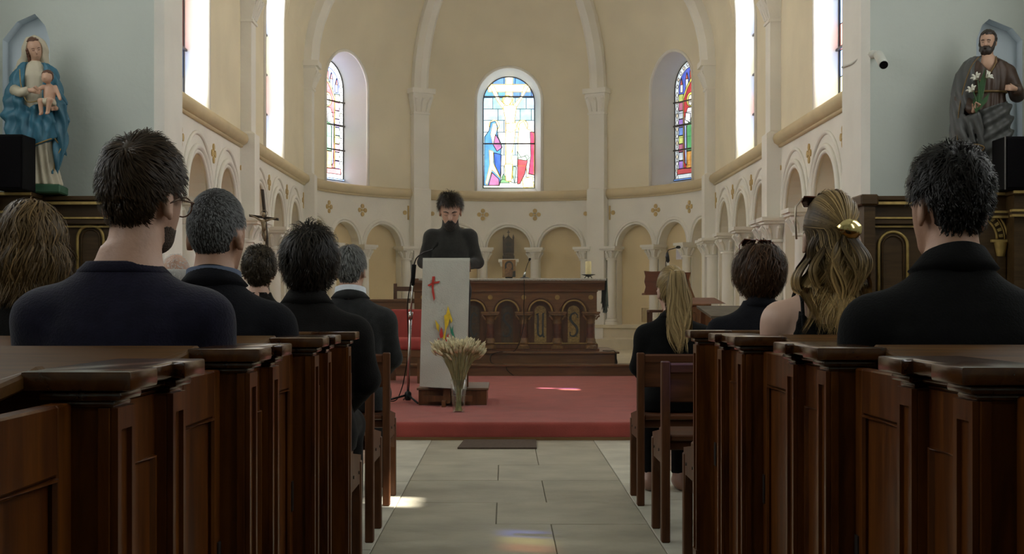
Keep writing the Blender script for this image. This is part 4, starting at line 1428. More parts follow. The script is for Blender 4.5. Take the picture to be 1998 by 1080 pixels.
prof = [(0.0, 0.004), (0.043, 0.004), (0.044, 0.02), (0.062, 0.255), (0.0655, 0.255), (0.048, 0.01), (0.046, 0.0), (0.0, 0.0)]
base = 0
for r_, z_ in prof:
    for k in range(n):
        rr = r_ * (1 + (0.03 if k % 2 else -0.02)) if r_ > 0.03 else r_
        mb.v.append((rr * math.cos(2 * PI * k / n), rr * math.sin(2 * PI * k / n), z_))
for i in range(len(prof) - 1):
    for k in range(n):
        q = (k + 1) % n
        mb.f.append((i * n + k, i * n + q, (i + 1) * n + q, (i + 1) * n + k)); mb.mi.append(0)
mb.build('glass_body', gm, va, smooth=True, weld=True)
wh = empty('wheat_bunch', (vx, vy, Z_DAIS + 0.006))
tag(wh, 'bunch of dried pale wheat ears standing in the glass vase', 'dried wheat')
M_STRAW = mat('straw', (0.36, 0.33, 0.16), 0.7, var=0.25, scale=20)
M_EAR = mat('wheat_ear', (0.56, 0.49, 0.30), 0.7, var=0.3, scale=40)
rg = random.Random(11)
ear_me = {}
for k in range(190):
    a = rg.uniform(0, 2 * PI)
    rr = math.sqrt(rg.random())
    top = Vector((0.185 * rr * math.cos(a), 0.15 * rr * math.sin(a), 0.475 + 0.065 * rg.random() - 0.045 * rr * rr))
    if rg.random() < 0.05: top.z -= 0.05
    mid = Vector((0.05 * rr * math.cos(a), 0.05 * rr * math.sin(a), 0.25))
    bot = Vector((0.03 * rr * math.cos(a + 2), 0.03 * rr * math.sin(a + 2), 0.004))
    cpts = bez([bot, mid, mid.lerp(top, 0.7) + Vector((-0.02 * rr * math.cos(a), 0, 0.02)), top], 4)
    st_ = MB().tube(cpts, 0.0019, 3, caps=False).build('stalk', M_STRAW, wh, smooth=True)
    d = ((cpts[-1] - cpts[-3]).normalized() + Vector((rg.uniform(-0.25, 0.25), rg.uniform(-0.25, 0.25), 0.55))).normalized()
    ln_ = rg.uniform(0.055, 0.08)
    eb = MB().tube([top, top + d * ln_ * 0.25, top + d * ln_ * 0.7, top + d * ln_], [0.004, 0.0105, 0.009, 0.002], 5)
    for q in range(4):
        an = rg.uniform(0, 2 * PI)
        side = d.orthogonal().normalized()
        side = Matrix.Rotation(an, 3, d) @ side
        p0 = top + d * ln_ * rg.uniform(0.2, 0.8)
        eb.tube([p0, p0 + d * 0.025 + side * 0.008], [0.0012, 0.0004], 3, caps=False)
    eb.build('ear', M_EAR, st_, smooth=True)

# microphone stand
msx, msy = PX(796, 12.0), 12.0
ms = empty('microphone_stand', (msx, msy, Z_DAIS))
tag(ms, 'chrome microphone stand with black tripod feet beside the white lectern cloth', 'microphone stand')
MB().lathe([(0.022, 0.02), (0.03, 0.04), (0.03, 0.085), (0.018, 0.10)], (0, 0, 0), 12).build('hub', M_BLACKMETAL, ms, smooth=True)
for a in (-2.75, -1.15, 1.8):
    MB().tube([(0.02 * math.cos(a), 0.02 * math.sin(a), 0.065), (0.24 * math.cos(a), 0.24 * math.sin(a), 0.012)], [0.009, 0.008], 8).build('leg', M_BLACKMETAL, ms, smooth=True)
ptop = P(806, 545, 12.0) - Vector((msx, msy, Z_DAIS))
pmid = P(801, 615, 12.0) - Vector((msx, msy, Z_DAIS))
MB().tube([(0, 0, 0.09), pmid], 0.013, 10).build('lower_pole', M_CHROME, ms, smooth=True)
MB().tube([pmid - Vector((0, 0, 0.03)), pmid + Vector((0.002, 0, 0.03))], 0.02, 10).build('clutch', M_CHROME, ms, smooth=True)
MB().tube([pmid, ptop], 0.008, 10).build('upper_pole', M_CHROME, ms, smooth=True)
pa = P(808, 516, 11.98) - Vector((msx, msy, Z_DAIS))
MB().tube([ptop - Vector((0, 0, 0.05)), ptop, pa], [0.013, 0.017, 0.02], 10).build('clip', M_BLACK, ms, smooth=True)
pb = [P(x, y, Yd) - Vector((msx, msy, Z_DAIS)) for x, y, Yd in ((808, 516, 11.98), (813, 503, 11.97), (826, 493, 11.95), (845, 486, 11.93), (853, 477, 11.92))]
MB().tube(bez(pb, 6), 0.006, 8).build('gooseneck', M_BLACKMETAL, ms, smooth=True)
MB().tube([pb[-2], pb[-1], pb[-1] + Vector((0.005, 0, 0.02))], [0.006, 0.011, 0.008], 8).build('microphone', M_BLACK, ms, smooth=True)
cp = [P(806, 530, 12.02), P(800, 560, 12.06), P(795, 600, 12.08), P(797, 680, 12.1), P(790, 730, 12.12), P(783, 760, 12.15)]
cb = MB().tube(bez([q - Vector((msx, msy, Z_DAIS)) for q in cp] + [(-0.12, 0.12, 0.01), (-0.25, 0.2, 0.006)], 8), 0.005, 5).build('cable', M_BLACK, ms, smooth=True)

# door mat at the foot of the dais
o = MB().prism([(PX(893, 9.4), 9.36), (PX(1047, 9.4), 9.36), (PX(1047, 9.85), 9.93), (PX(905, 9.85), 9.93)], lambda a, b, d: Vector((a, b, d)), 0.001, 0.012).build('door_mat', mat('brown_mat', (0.07, 0.045, 0.03), 0.95, var=0.2, scale=40, bump=0.4))
tag(o, 'flat dark brown mat on the stone floor before the carpeted dais', 'mat')
# ------------------------------------------------------------------ chairs, ambo and console in the chancel
M_REDCLOTH = mat('red_upholstery', (0.36, 0.050, 0.045), 0.85, var=0.08, scale=10, bump=0.2)
ch = empty('upholstered_chair', (PX(792, 15.3), 15.3, Z_DAIS), -0.35)
tag(ch, 'wooden chair with red upholstered seat and back beside the altar', 'chair')
MB().box(-0.29, 0.27, 0.20, 0.27, 0.46, 0.80).build('backrest', M_REDCLOTH, ch, bevel=0.025, seg=3, auto=True)
MB().box(-0.30, 0.32, -0.30, 0.22, 0.36, 0.49).build('seat_cushion', M_REDCLOTH, ch, bevel=0.04, seg=3, auto=True)
MB().box(-0.29, 0.31, -0.28, 0.24, 0.28, 0.365).build('seat_rail', M_STEP, ch, bevel=0.008)
for sx in (-0.26, 0.28):
    MB().box(sx - 0.025, sx + 0.025, -0.27, -0.22, 0, 0.29).build('leg', M_STEP, ch)
    MB().box(sx - 0.025, sx + 0.025, 0.20, 0.25, 0, 0.60).build('leg', M_STEP, ch)

# plain wooden prayer desk behind it
pd = empty('prayer_desk', (PX(752, 17.0), 17.1, Z_APSE))
tag(pd, 'plain brown wooden desk behind the red upholstered chair', 'desk')
w = 0.24
MB().box(-w, w, -0.02, 0.02, 0.0, 0.75).build('front_panel', M_STEP, pd)
MB().box(-w - 0.02, w + 0.02, -0.05, 0.32, 0.75, 0.785).build('top', M_STEP, pd, bevel=0.006)
for s in (-1, 1):
    MB().box(s * w - 0.015, s * w + 0.015, 0.0, 0.3, 0, 0.75).build('side_panel', M_STEP, pd)

# ladder back chair
lc_ = empty('ladder_back_chair', (PX(808, 18.4), 18.4, Z_APSE), 0.5)
tag(lc_, 'dark wooden ladder back chair at the end of the altar', 'chair')
for sx in (-0.19, 0.19):
    MB().box(sx - 0.018, sx + 0.018, 0.17, 0.205, 0, 1.0).build('leg', M_BENCH, lc_)
    MB().box(sx - 0.018, sx + 0.018, -0.19, -0.155, 0, 0.44).build('leg', M_BENCH, lc_)
for z in (0.60, 0.74, 0.90):
    MB().box(-0.19, 0.19, 0.178, 0.196, z, z + 0.06).build('back_slat', M_BENCH, lc_)
MB().box(-0.22, 0.22, -0.2, 0.21, 0.44, 0.465).build('seat', mat('rush_seat', (0.20, 0.14, 0.07), 0.9, var=0.3, scale=50), lc_, bevel=0.006)
for y in (-0.17, 0.187):
    MB().box(-0.19, 0.19, y - 0.01, y + 0.01, 0.18, 0.205).build('stretcher', M_BENCH, lc_)

# ambo with scalloped book board
YA = 15.4
ax0, ax1 = PX(1257, YA), PX(1348, YA)
am_c = (ax0 + ax1) / 2
ab = empty('ambo', (am_c, YA + 0.1, Z_DAIS))
tag(ab, 'red brown wooden ambo with a scalloped book board', 'lectern')
M_AMBO = wood_mat('red_brown_wood', (0.09, 0.028, 0.010), (0.16, 0.055, 0.020), 0.5, 1.0, 0.0, 'x', 0.2)
hw = (ax1 - ax0) / 2
z0, z1 = PZ(571, YA) - Z_DAIS, PZ(528, YA) - Z_DAIS
zz = lambda t: z0 + (z1 - z0) * t
outl = [(-hw, zz(0)), (hw * 0.98, zz(0.0)), (hw * 0.90, zz(0.18)), (hw * 0.99, zz(0.35)), (hw * 0.93, zz(0.6)), (hw * 0.96, zz(0.78)), (hw, zz(0.93)), (hw * 0.7, zz(0.93)), (hw * 0.3, zz(0.98)), (0, zz(1.03)), (-hw * 0.3, zz(0.98)), (-hw * 0.7, zz(0.97)), (-hw, zz(1.0)), (-hw * 0.95, zz(0.75)), (-hw * 0.99, zz(0.5)), (-hw * 0.93, zz(0.28))]
MB().prism(outl, lambda a, b, d: Vector((a, d + (b - z0) * 0.0, b)), -0.10, -0.075).build('book_board', M_AMBO, ab)
MB().box(-hw * 0.95, hw * 0.95, -0.10, 0.30, z0 - 0.02, z0 + 0.0).build('book_ledge', M_AMBO, ab)
MB().lathe([(0.06, 0.04), (0.045, 0.1), (0.04, z0 - 0.1), (0.06, z0 - 0.01)], (0, 0.05, 0), 12).build('post', M_AMBO, ab, auto=True)
MB().box(-0.24, 0.24, -0.2, 0.28, 0, 0.045).build('foot', M_AMBO, ab, bevel=0.008)
mm = empty('ambo_microphone', (PX(1302, YA), YA + 0.12, Z_DAIS + z0))
tag(mm, 'gooseneck microphone on a chrome post above the wooden ambo', 'microphone')
g = lambda px, py: P(px, py, YA + 0.12) - Vector((PX(1302, YA), YA + 0.12, Z_DAIS + z0))
MB().tube([(0, 0, 0.0), g(1303.5, 508)], 0.016, 10).build('post', M_CHROME, mm, smooth=True)
MB().tube([g(1303.5, 510), g(1302, 500), g(1302, 492)], [0.02, 0.022, 0.012], 10).build('socket', M_BLACKMETAL, mm, smooth=True)
MB().tube(bez([g(1302, 494), g(1304, 488), g(1312, 485), g(1320, 483)], 6), 0.005, 8).build('gooseneck', M_BLACKMETAL, mm, smooth=True)
MB().tube([g(1319, 483), g(1321, 482), g(1326, 482), g(1328, 483)], [0.006, 0.016, 0.016, 0.006], 8).build('head', M_BLACK, mm, smooth=True)
MB().tube(bez([g(1301, 500), g(1299, 512), g(1299, 526)], 6), 0.004, 5).build('cable', M_BLACK, mm, smooth=True)

# console with sloping lid
YC = 12.6
k0, k1 = PX(1318, YC), PX(1384, YC)
co = empty('organ_console', ((k0 + k1) / 2, YC + 0.3, Z_DAIS))
tag(co, 'panelled wooden organ console with a sloping lid beside the ambo', 'organ console')
hw = (k1 - k0) / 2
M_CONS = wood_mat('console_oak', (0.14, 0.062, 0.024), (0.24, 0.12, 0.05), 0.5, 1.0, 0.0, 'z', 0.2)
zt = PZ(596, YC) - Z_DAIS
MB().box(-hw, hw, -0.30, 0.3, 0, zt).build('case', M_CONS, co)
for k in range(3):
    x = -hw + 0.02 + k * (2 * hw - 0.03) / 3
    MB().box(x, x + (2 * hw - 0.03) / 3 - 0.02, -0.308, -0.295, 0.1, zt - 0.06).build('panel', M_CONS, co, bevel=0.006)
MB().box(-hw - 0.015, hw + 0.015, -0.325, 0.3, zt, zt + 0.018).build('moulding', M_CONS, co, bevel=0.004)
z2 = PZ(580, YC + 0.1) - Z_DAIS
xr = PX(1420, YC) - (k0 + k1) / 2
MB().add([(-hw, -0.2, zt + 0.018), (xr, -0.2, zt + 0.018), (xr, 0.3, zt + 0.018), (-hw, 0.3, zt + 0.018), (-hw, 0.05, z2), (xr - 0.07, 0.05, z2), (xr - 0.07, 0.28, z2), (-hw, 0.28, z2)],
         [(0, 3, 2, 1), (4, 5, 6, 7), (0, 1, 5, 4), (1, 2, 6, 5), (2, 3, 7, 6), (3, 0, 4, 7)]).build('sloping_lid', M_AMBO, co)
MB().add([(hw, -0.3, 0), (hw + 0.015, -0.3, 0), (hw + 0.015, 0.3, 0), (hw, 0.3, 0), (hw, -0.3, zt), (hw + 0.015, -0.3, zt), (hw + 0.12, 0.3, zt), (hw, 0.3, zt)],
         [(0, 3, 2, 1), (4, 5, 6, 7), (0, 1, 5, 4), (1, 2, 6, 5), (2, 3, 7, 6), (3, 0, 4, 7)]).build('side_cheek', M_CONS, co)
ms_ = (PX(1352, YC + 0.1) - (k0 + k1) / 2)
MB().prism([(ms_ - 0.05, z2), (ms_ + 0.06, z2), (ms_ + 0.01, z2 + 0.15), (ms_ - 0.05, z2 + 0.17)], lambda a, b, d: Vector((a, d + (b - z2) * 0.3, b)), 0.1, 0.13).build('music_rest', M_CONS, co)
# grey slanted desk next to it
sd = empty('slant_top_desk', (PX(1418, 11.6), 11.9, Z_DAIS))
tag(sd, 'small desk with a worn grey slanted top beside the organ console', 'desk')
z1 = PZ(596, 11.9) - Z_DAIS; z0 = PZ(616, 11.6) - Z_DAIS
MB().add([(-0.13, -0.3, z0 - 0.02), (0.20, -0.3, z0 - 0.02), (0.24, 0.3, z1 - 0.02), (-0.17, 0.3, z1 - 0.02), (-0.13, -0.3, z0), (0.20, -0.3, z0), (0.24, 0.3, z1), (-0.17, 0.3, z1)],
         [(0, 3, 2, 1), (4, 5, 6, 7), (0, 1, 5, 4), (1, 2, 6, 5), (2, 3, 7, 6), (3, 0, 4, 7)]).build('slanted_top', mat('worn_grey_wood', (0.085, 0.072, 0.048), 0.55, var=0.3, scale=9, spec=0.2), sd)
for sx, sy in ((-0.1, -0.25), (0.18, -0.25), (-0.12, 0.27), (0.2, 0.27)):
    MB().box(sx - 0.02, sx + 0.02, sy - 0.02, sy + 0.02, 0, z0 - 0.02 + (0.05 if sy > 0 else 0)).build('leg', M_ALTARZ, sd)
MB().box(-0.12, 0.2, -0.27, -0.25, z0 - 0.14, z0 - 0.03).build('apron', M_ALTARZ, sd)
# stool
so = empty('wooden_stool', (PX(1280, 16.3), 16.25, Z_DAIS))
tag(so, 'dark wooden stool on the carpet behind the seated blonde person', 'stool')
zs_ = PZ(604, 16.2) - Z_DAIS
MB().box(-0.10, 0.22, -0.15, 0.15, zs_ - 0.03, zs_).build('seat', M_BENCH, so, bevel=0.005)
for sx, sy in ((-0.08, -0.13), (0.2, -0.13), (-0.08, 0.13), (0.2, 0.13)):
    MB().box(sx - 0.018, sx + 0.018, sy - 0.018, sy + 0.018, 0, zs_ - 0.03).build('leg', M_BENCH, so)
for sy in (-0.13, 0.13):
    MB().box(-0.08, 0.2, sy - 0.01, sy + 0.01, 0.3, 0.34).build('stretcher', M_BENCH, so)

# processional crucifix
YX = 13.0
cxw = PX(516, YX)
cr = empty('processional_crucifix', (cxw + 0.03, YX, 0.09))
tag(cr, 'dark standing crucifix with a bronze figure among the seated people', 'crucifix')
o0 = Vector((cxw + 0.03, YX, 0.09))
top = P(512, 369, YX) - o0; low = P(521, 470, YX) - o0
axis = (top - low).normalized()
right = (P(545, 428, YX - 0.03) - P(485, 420, YX + 0.05)).normalized()
fwd = axis.cross(right).normalized()
if fwd.y > 0: fwd = -fwd
M_DKWOOD = wood_mat('dark_cross_wood', (0.02, 0.014, 0.01), (0.05, 0.034, 0.022), 0.5, 1, 0.1, 'z')
MB().obox((top + low) / 2, right, fwd, axis, 0.013, 0.010, (top - low).length / 2).build('upright', M_DKWOOD, cr)
ca = P(515, 424, YX) - o0
MB().obox(ca, right, fwd, axis, 0.148, 0.010, 0.012).build('crossbar', M_DKWOOD, cr)
MB().tube([low + axis * 0.02, Vector((0.02, 0, 0.04))], 0.016, 10).build('pole', M_DKWOOD, cr, smooth=True)
MB().lathe([(0.17, 0), (0.17, 0.02), (0.05, 0.04), (0.03, 0.06)], (0.02, 0, 0), 16).build('foot', M_DKWOOD, cr, auto=True)
M_BRONZE = mat('pale_bronze', (0.30, 0.24, 0.15), 0.4, metal=0.5, var=0.2, scale=30)
b0 = ca + fwd * 0.022
fg = MB()
for s in (-1, 1):
    fg.tube([b0 + axis * -0.035 + right * 0.018 * s, b0 + axis * -0.012 + right * 0.07 * s, b0 + axis * 0.008 + right * 0.132 * s], [0.011, 0.008, 0.006], 6)
    fg.tube([b0 + axis * -0.11 + right * 0.008 * s, b0 + axis * -0.165 + right * 0.014 * s + fwd * 0.014, b0 + axis * -0.225 + right * 0.004 * s], [0.013, 0.011, 0.006], 6)
fg.tube([b0 + axis * -0.02, b0 + axis * -0.05, b0 + axis * -0.085, b0 + axis * -0.125], [0.018, 0.024, 0.018, 0.023], 8)
fg.tube([b0 + axis * 0.0 + right * 0.006, b0 + axis * 0.015 + right * 0.008, b0 + axis * 0.04 + right * 0.012, b0 + axis * 0.05 + right * 0.012], [0.008, 0.016, 0.016, 0.005], 8)
fg.build('bronze_figure', M_BRONZE, cr, smooth=True)
MB().tube([b0 + axis * 0.04 + right * 0.012 - fwd * 0.012 + Vector((0.03 * math.cos(a), 0, 0.03 * math.sin(a))) for a in [q * PI / 8 for q in range(17)]], 0.003, 5).build('halo', M_BRONZE, cr, smooth=True)
MB().box(-0.014, 0.014, 0, 0, 0, 0) if False else None

# spotlight on the pier
sp_ = empty('wall_spotlight', P(1697, 108, 10.33) + Vector((0, 0, 0)))
tag(sp_, 'white wall spotlight on a bracket with its cable on the chancel pier', 'spotlight')
so0 = P(1697, 108, 10.33)
M_WPLAS = mat('white_plastic', (0.62, 0.62, 0.56), 0.4, var=0.04, scale=8)
g = lambda px, py, Y: P(px, py, Y) - so0
MB().tube([g(1703, 106, 10.30), g(1706, 106, 10.22), g(1710, 106, 10.20)], [0.032, 0.032, 0.018], 12).build('wall_rose', M_WPLAS, sp_, smooth=True)
MB().tube([g(1710, 107, 10.21), g(1716, 108, 10.16)], 0.012, 8).build('arm', M_WPLAS, sp_, smooth=True)
MB().tube([g(1711, 104, 10.20), g(1714, 107, 10.19), g(1723, 124, 10.05), g(1724, 126, 10.04)], [0.026, 0.036, 0.036, 0.034], 14).build('lamp_head', M_WPLAS, sp_, smooth=True)
MB().tube([g(1723.6, 125.2, 10.044), g(1724.6, 127, 10.03)], [0.031, 0.031], 14).build('lens', M_BLACK, sp_)
MB().tube(bez([g(1703, 106, 10.29), g(1690, 108, 10.345), g(1676, 114, 10.46), g(1662, 124, 10.62), g(1643, 131, 10.9)], 8), 0.008, 6).build('cable', M_WPLAS, sp_, smooth=True)


# ------------------------------------------------------------------ side altars under the statues
def side_altar(name, sgn, label, xin, arch_px):
    """panelled wooden retable: wing next to the pier and a taller central block"""
    r = empty(name, (xin + sgn * 0.7, 10.0, 0))
    tag(r, label, 'side altar')
    ox = xin + sgn * 0.7
    def bx(nm, xa, xb, ya, yb, za, zb, m=M_RETABLE, bev=0.0, par=None):
        mb = MB().box(xa - ox, xb - ox, ya - 10.0, yb - 10.0, za, zb)
        return mb.build(nm, m, par or r, bevel=bev)
    X = lambda t: xin + sgn * t
    zw = PZ(386, 10.05)       # wing top
    bx('wing_panel', X(0.07), X(0.85), 10.06, 10.26, 0, zw - 0.02)
    bx('end_post', X(0.0), X(0.08), 9.98, 10.25, 0, zw - 0.06)
    bx('end_post_cap', X(-0.03), X(0.10), 9.95, 10.26, zw - 0.06, zw + 0.02, bev=0.012)
    bx('top_ledge', X(0.06), X(0.85), 10.0, 10.27, zw - 0.02, zw + 0.012, bev=0.005)
    bx('gilt_ledge', X(0.07), X(0.85), 9.995, 10.06, zw - 0.05, zw - 0.03, M_GILT)
    zl = PZ(428, 10.0)
    bx('moulding', X(0.06), X(0.85), 10.0, 10.06, zl - 0.035, zl + 0.005, bev=0.006)
    bx('gilt_ledge', X(0.06), X(0.85), 9.99, 10.01, zl + 0.005, zl + 0.018, M_GILT)
    bx('gilt_ledge', X(0.06), X(0.85), 10.03, 10.06, zl - 0.055, zl - 0.042, M_GILT)
    # blind arch on the wing
    ca, hw, zc = arch_px
    for rho, rad, m in ((hw, 0.012, M_GILT), (hw - 0.028, 0.008, M_RETABLE)):
        pts = [(ca - rho, 0.9)] + [(ca + rho * math.cos(PI - PI * j / 18), zc + rho * math.sin(PI * j / 18)) for j in range(19)] + [(ca + rho, 0.9)]
        MB().tube([(a - ox, 10.055 - 10, b) for a, b in pts], rad, 6).build('blind_arch', m, r, smooth=True)
    # central block
    zc2 = PZ(377, 9.75)
    bx('central_block', X(0.72), X(0.95), 9.78, 10.26, 0, zc2 - 0.02)
    bx('central_block', X(0.95), X(1.55), 9.62, 10.26, 0, zc2 - 0.02)
    bx('central_ledge', X(0.70), X(1.55), 9.74, 10.28, zc2 - 0.02, zc2 + 0.012, M_RETABLE, 0.005)
    bx('central_ledge', X(0.93), X(1.55), 9.58, 9.76, zc2 - 0.02, zc2 + 0.012, M_RETABLE, 0.005)
    bx('gilt_ledge', X(0.70), X(0.95), 9.735, 9.745, zc2 - 0.012, zc2 + 0.006, M_GILT)
    bx('gilt_ledge', X(0.93), X(1.55), 9.575, 9.585, zc2 - 0.012, zc2 + 0.006, M_GILT)
    zm = PZ(415, 9.72)
    for za in (zm, zm - 0.035):
        bx('gilt_ledge', X(0.69), X(0.96), 9.73, 9.78, za, za + 0.016, M_GILT)
        bx('gilt_ledge', X(0.92), X(1.55), 9.57, 9.62, za, za + 0.016, M_GILT)
    bx('moulding', X(0.69), X(0.95), 9.74, 9.78, zm - 0.02, zm)
    bx('moulding', X(0.92), X(1.55), 9.58, 9.62, zm - 0.02, zm)
    # round gilt arch with key pattern on the front of the block (facing the nave)
    cc, zc = X(0.70), PZ(466, 9.76)
    for rho, rad in ((0.24, 0.009), (0.22, 0.006), (0.165, 0.009)):
        pts = [(cc + sgn * 0.02 + sgn * rho * math.cos(PI / 2 - PI / 2 * j / 12) , zc + rho * math.sin(PI / 2 + 0 * j - 0) * 0 + rho * math.cos(PI / 2 * j / 12)) for j in range(13)]
        MB().tube([(a - ox, 9.775 - 10, b) for a, b in pts], rad, 6).build('gilt_arc', M_GILT, r, smooth=True)
    mb = MB()
    for j in range(7):
        a0 = (j + 0.2) * PI / 2 / 7; a1 = (j + 0.7) * PI / 2 / 7
        poly = [(cc + sgn * (0.02 + q * math.sin(a)), zc + q * math.cos(a)) for q, a in ((0.178, a0), (0.208, a0), (0.208, a1), (0.178, a1))]
        mb.prism(poly, lambda a, b, d: Vector((a - ox, d - 10, b)), 9.768, 9.78)
    mb.build('key_pattern', M_GILT, r)
    bx('impost', X(0.84), X(0.99), 9.75, 9.785, zc - 0.022, zc - 0.004, M_GILT)
    mb = MB().lathe([(0.028, 0.0), (0.05, 0.10)], (X(0.91) - ox, 9.77 - 10, zc - 0.122), 10)
    mb.build('impost_capital', M_GILT, r, auto=True)
    bx('pilaster', X(0.88), X(0.94), 9.755, 9.785, 0, zc - 0.12)
    bx('mensa', X(0.10), X(1.55), 9.35, 9.62, 0, 0.9)
    return zw, zc2


ra = side_altar('side_altar', 1, 'dark panelled side altar with gilt arches below the bearded statue', PX(1686, 9.98), (PX(1742, 10.06), 0.105, PZ(480, 10.06)))
la = side_altar('side_altar', -1, 'dark panelled side altar with gilt arches below the blue robed statue', PX(272, 9.98), (PX(177, 10.06), 0.095, PZ(465, 10.06)))


def loudspeaker(x0, x1, Y, z0, z1, label):
    s = empty('loudspeaker', ((x0 + x1) / 2, Y + 0.14, z0))
    tag(s, label, 'loudspeaker')
    hw = (x1 - x0) / 2
    MB().box(-hw, hw, -0.12, 0.14, 0.0, z1 - z0).build('cabinet', M_BLACK, s, bevel=0.006)
    MB().box(-hw + 0.012, hw - 0.012, -0.132, -0.118, 0.012, z1 - z0 - 0.012).build('grille', mat('black_grille', (0.004, 0.0033, 0.004), 0.9, var=0.3, scale=200, bump=0.4, bscale=300, spec=0.08), s, bevel=0.004)
    MB().box(-hw - 0.003, -hw + 0.004, -0.125, -0.115, 0.0, z1 - z0).build('edge_trim', mat('grey_trim', (0.10, 0.09, 0.08), 0.5), s)
loudspeaker(PX(-12, 9.56), PX(45, 9.56), 9.54, la[1] + 0.012, PZ(263, 9.6), 'black loudspeaker box standing beside the blue robed statue')
loudspeaker(PX(1961, 9.56), PX(2030, 9.56), 9.54, ra[1] + 0.012, PZ(267, 9.6), 'black loudspeaker box standing beside the bearded statue')


# ------------------------------------------------------------------ box pews
def pew(sgn, xe, yb, yf, door, yseat, xout, label, group, front=False, door_open=0.0):
    root = empty('box_pew', (xe, yb, 0))
    tag(root, label, 'pew', group)
    def X(dx): return sgn * dx
    ZC = 0.884
    def bx(nm, a, b, y0, y1, z0, z1, m=M_PEW, bev=0.0, par=None, seg=1):
        return MB().box(X(a), X(b), y0 - yb, y1 - yb, z0, z1).build(nm, m, par or root, bevel=bev, seg=seg)
    zt = ZC - 0.05
    pw = min(0.085, (yf - yb) * 0.45)
    if not front:
        e = bx('end_panel', 0.022, 0.066, yb + 0.01, yf - 0.01, 0.0, zt)
        # panel mould on the aisle face
        ya, yz = yb + pw + 0.035, yf - pw - 0.02
        if yz - ya > 0.05:
            mb = MB()
            zb_, zt_ = 0.16, zt - 0.095
            path = [(X(0.022), ya - yb, zb_), (X(0.022), ya - yb, zt_), (X(0.022), yz - yb, zt_), (X(0.022), yz - yb, zb_), (X(0.022), ya - yb, zb_)]
            mb.tube(path, 0.009, 6)
            mb.build('panel_moulding', M_PEW, e)
    for nm, y0, y1 in (('near', yb, yb + pw), ('far', yf - pw, yf)):
        if front and nm == 'near': continue
        p = bx('pilaster', 0.0, 0.075, y0, y1, 0.0, zt, bev=0.004)
        for q0, q1 in ((0.0, 0.016), (pw - 0.016, pw)):
            bx('fillet', -0.007, 0.002, y0 + q0, y0 + q1, 0.12, zt, par=p)
        bx('fillet', -0.007, 0.002, y0 + 0.016, y1 - 0.016, zt - 0.03, zt, par=p)
        bx('fillet', -0.0085, 0.002, y0 - 0.001, y1 + 0.001, 0.0, 0.119, par=p)
        if nm == 'near':
            for q0, q1 in ((0.004, 0.018), (0.056, 0.07)):
                bx('fillet', q0, q1, y0 - 0.006, y0 + 0.002, 0.12, zt, par=p)
    # cap in three stepped mouldings
    mb = MB()
    yn = (yf - pw if front else yb)
    for off, z0, z1 in ((-0.012, ZC - 0.05, ZC - 0.04), (0.0, ZC - 0.04, ZC - 0.028), (0.018, ZC - 0.026, ZC)):
        a, b, c = yn - yb - 0.012 - off, yn - yb + pw + 0.010 + off, yf - yb - pw - 0.010 - off
        d = yf - yb + 0.012 + off
        if front or c - b < 0.03:
            poly = [(-0.014 - off, a), (0.095 + off, a), (0.095 + off, d), (-0.014 - off, d)]
        else:
            poly = [(-0.014 - off, a), (0.095 + off, a), (0.095 + off, d), (-0.014 - off, d), (-0.014 - off, c), (0.008 - off, c + 0.012), (0.008 - off, b - 0.012), (-0.014 - off, b)]
        mb.prism([(X(u), v) for u, v in poly], lambda u, v, w: Vector((u, v, w)), z0, z1)
    mb.build('cap', M_PEWY, root, bevel=0.0045, seg=2, auto=True)
    # door
    if door:
        d0, d1 = door
        dr = empty('door', (X(0.05), d1 - yb, 0))
        dr.parent = root
        dr.rotation_euler = (0, 0, door_open)
        ln = d1 - d0
        zd = ZC - 0.042
        def db(nm, a, b, y0, y1, z0, z1, m=M_PEW, bev=0.003):
            return MB().box(X(a), X(b), y0 - ln, y1 - ln, z0, z1).build(nm, m, dr, bevel=bev)
        db('door_frame', 0.0, 0.028, 0, 0.055, 0.02, zd)
        db('door_frame', 0.0, 0.028, ln - 0.055, ln, 0.02, zd)
        db('door_frame', 0.0, 0.028, 0.055, ln - 0.055, zd - 0.09, zd)
        db('door_frame', 0.0, 0.028, 0.055, ln - 0.055, 0.02, 0.16)
        db('door_panel', 0.010, 0.020, 0.05, ln - 0.05, 0.15, zd - 0.08)
        mb = MB()
        path = [(X(0.004), 0.06 - ln, 0.165), (X(0.004), 0.06 - ln, zd - 0.095), (X(0.004), -0.06, zd - 0.095), (X(0.004), -0.06, 0.165), (X(0.004), 0.06 - ln, 0.165)]
        mb.tube(path, 0.007, 6)
        mb.build('door_moulding', M_PEW, dr)
        MB().lathe([(0.004, 0), (0.010, 0.006), (0.009, 0.016), (0.003, 0.02)], (X(0.012), 0.012 - ln, zd - 0.25), 8).build('door_knob', M_IRON, dr, smooth=True)
        db('hinge', -0.003, 0.002, ln - 0.03, ln - 0.005, 0.42, 0.50, M_IRON, 0)
    # back, shelf, seat
    if front:
        bx('front_screen', 0.07, xout, yf - 0.06, yf - 0.03, 0.0, ZC - 0.03)
        bx('top_rail', 0.09, xout, yf - 0.085, yf - 0.005, ZC - 0.03, ZC, M_PEWH, 0.006)
        return root
    bx('backrest', 0.07, xout, yb + 0.02, yb + 0.048, 0.0, ZC - 0.01, M_PEWH)
    # book shelf behind the backrest, its aisle corner cut in a curve
    n = 10
    dep, dz = 0.27, 0.045
    poly = [(0.105, 0.03)] + [(0.105 + 0.10 * (1 - math.cos(PI / 2 * k / n)) ** 1.0, 0.0 - (dep - 0.0) * math.sin(PI / 2 * k / n) ** 1.2) for k in range(n + 1)] + [(xout, -dep), (xout, 0.03)]
    def sh(u, v, w): return Vector((X(u), v + 0.02, ZC + 0.004 + (v if v < 0 else 0) / dep * dz + w))
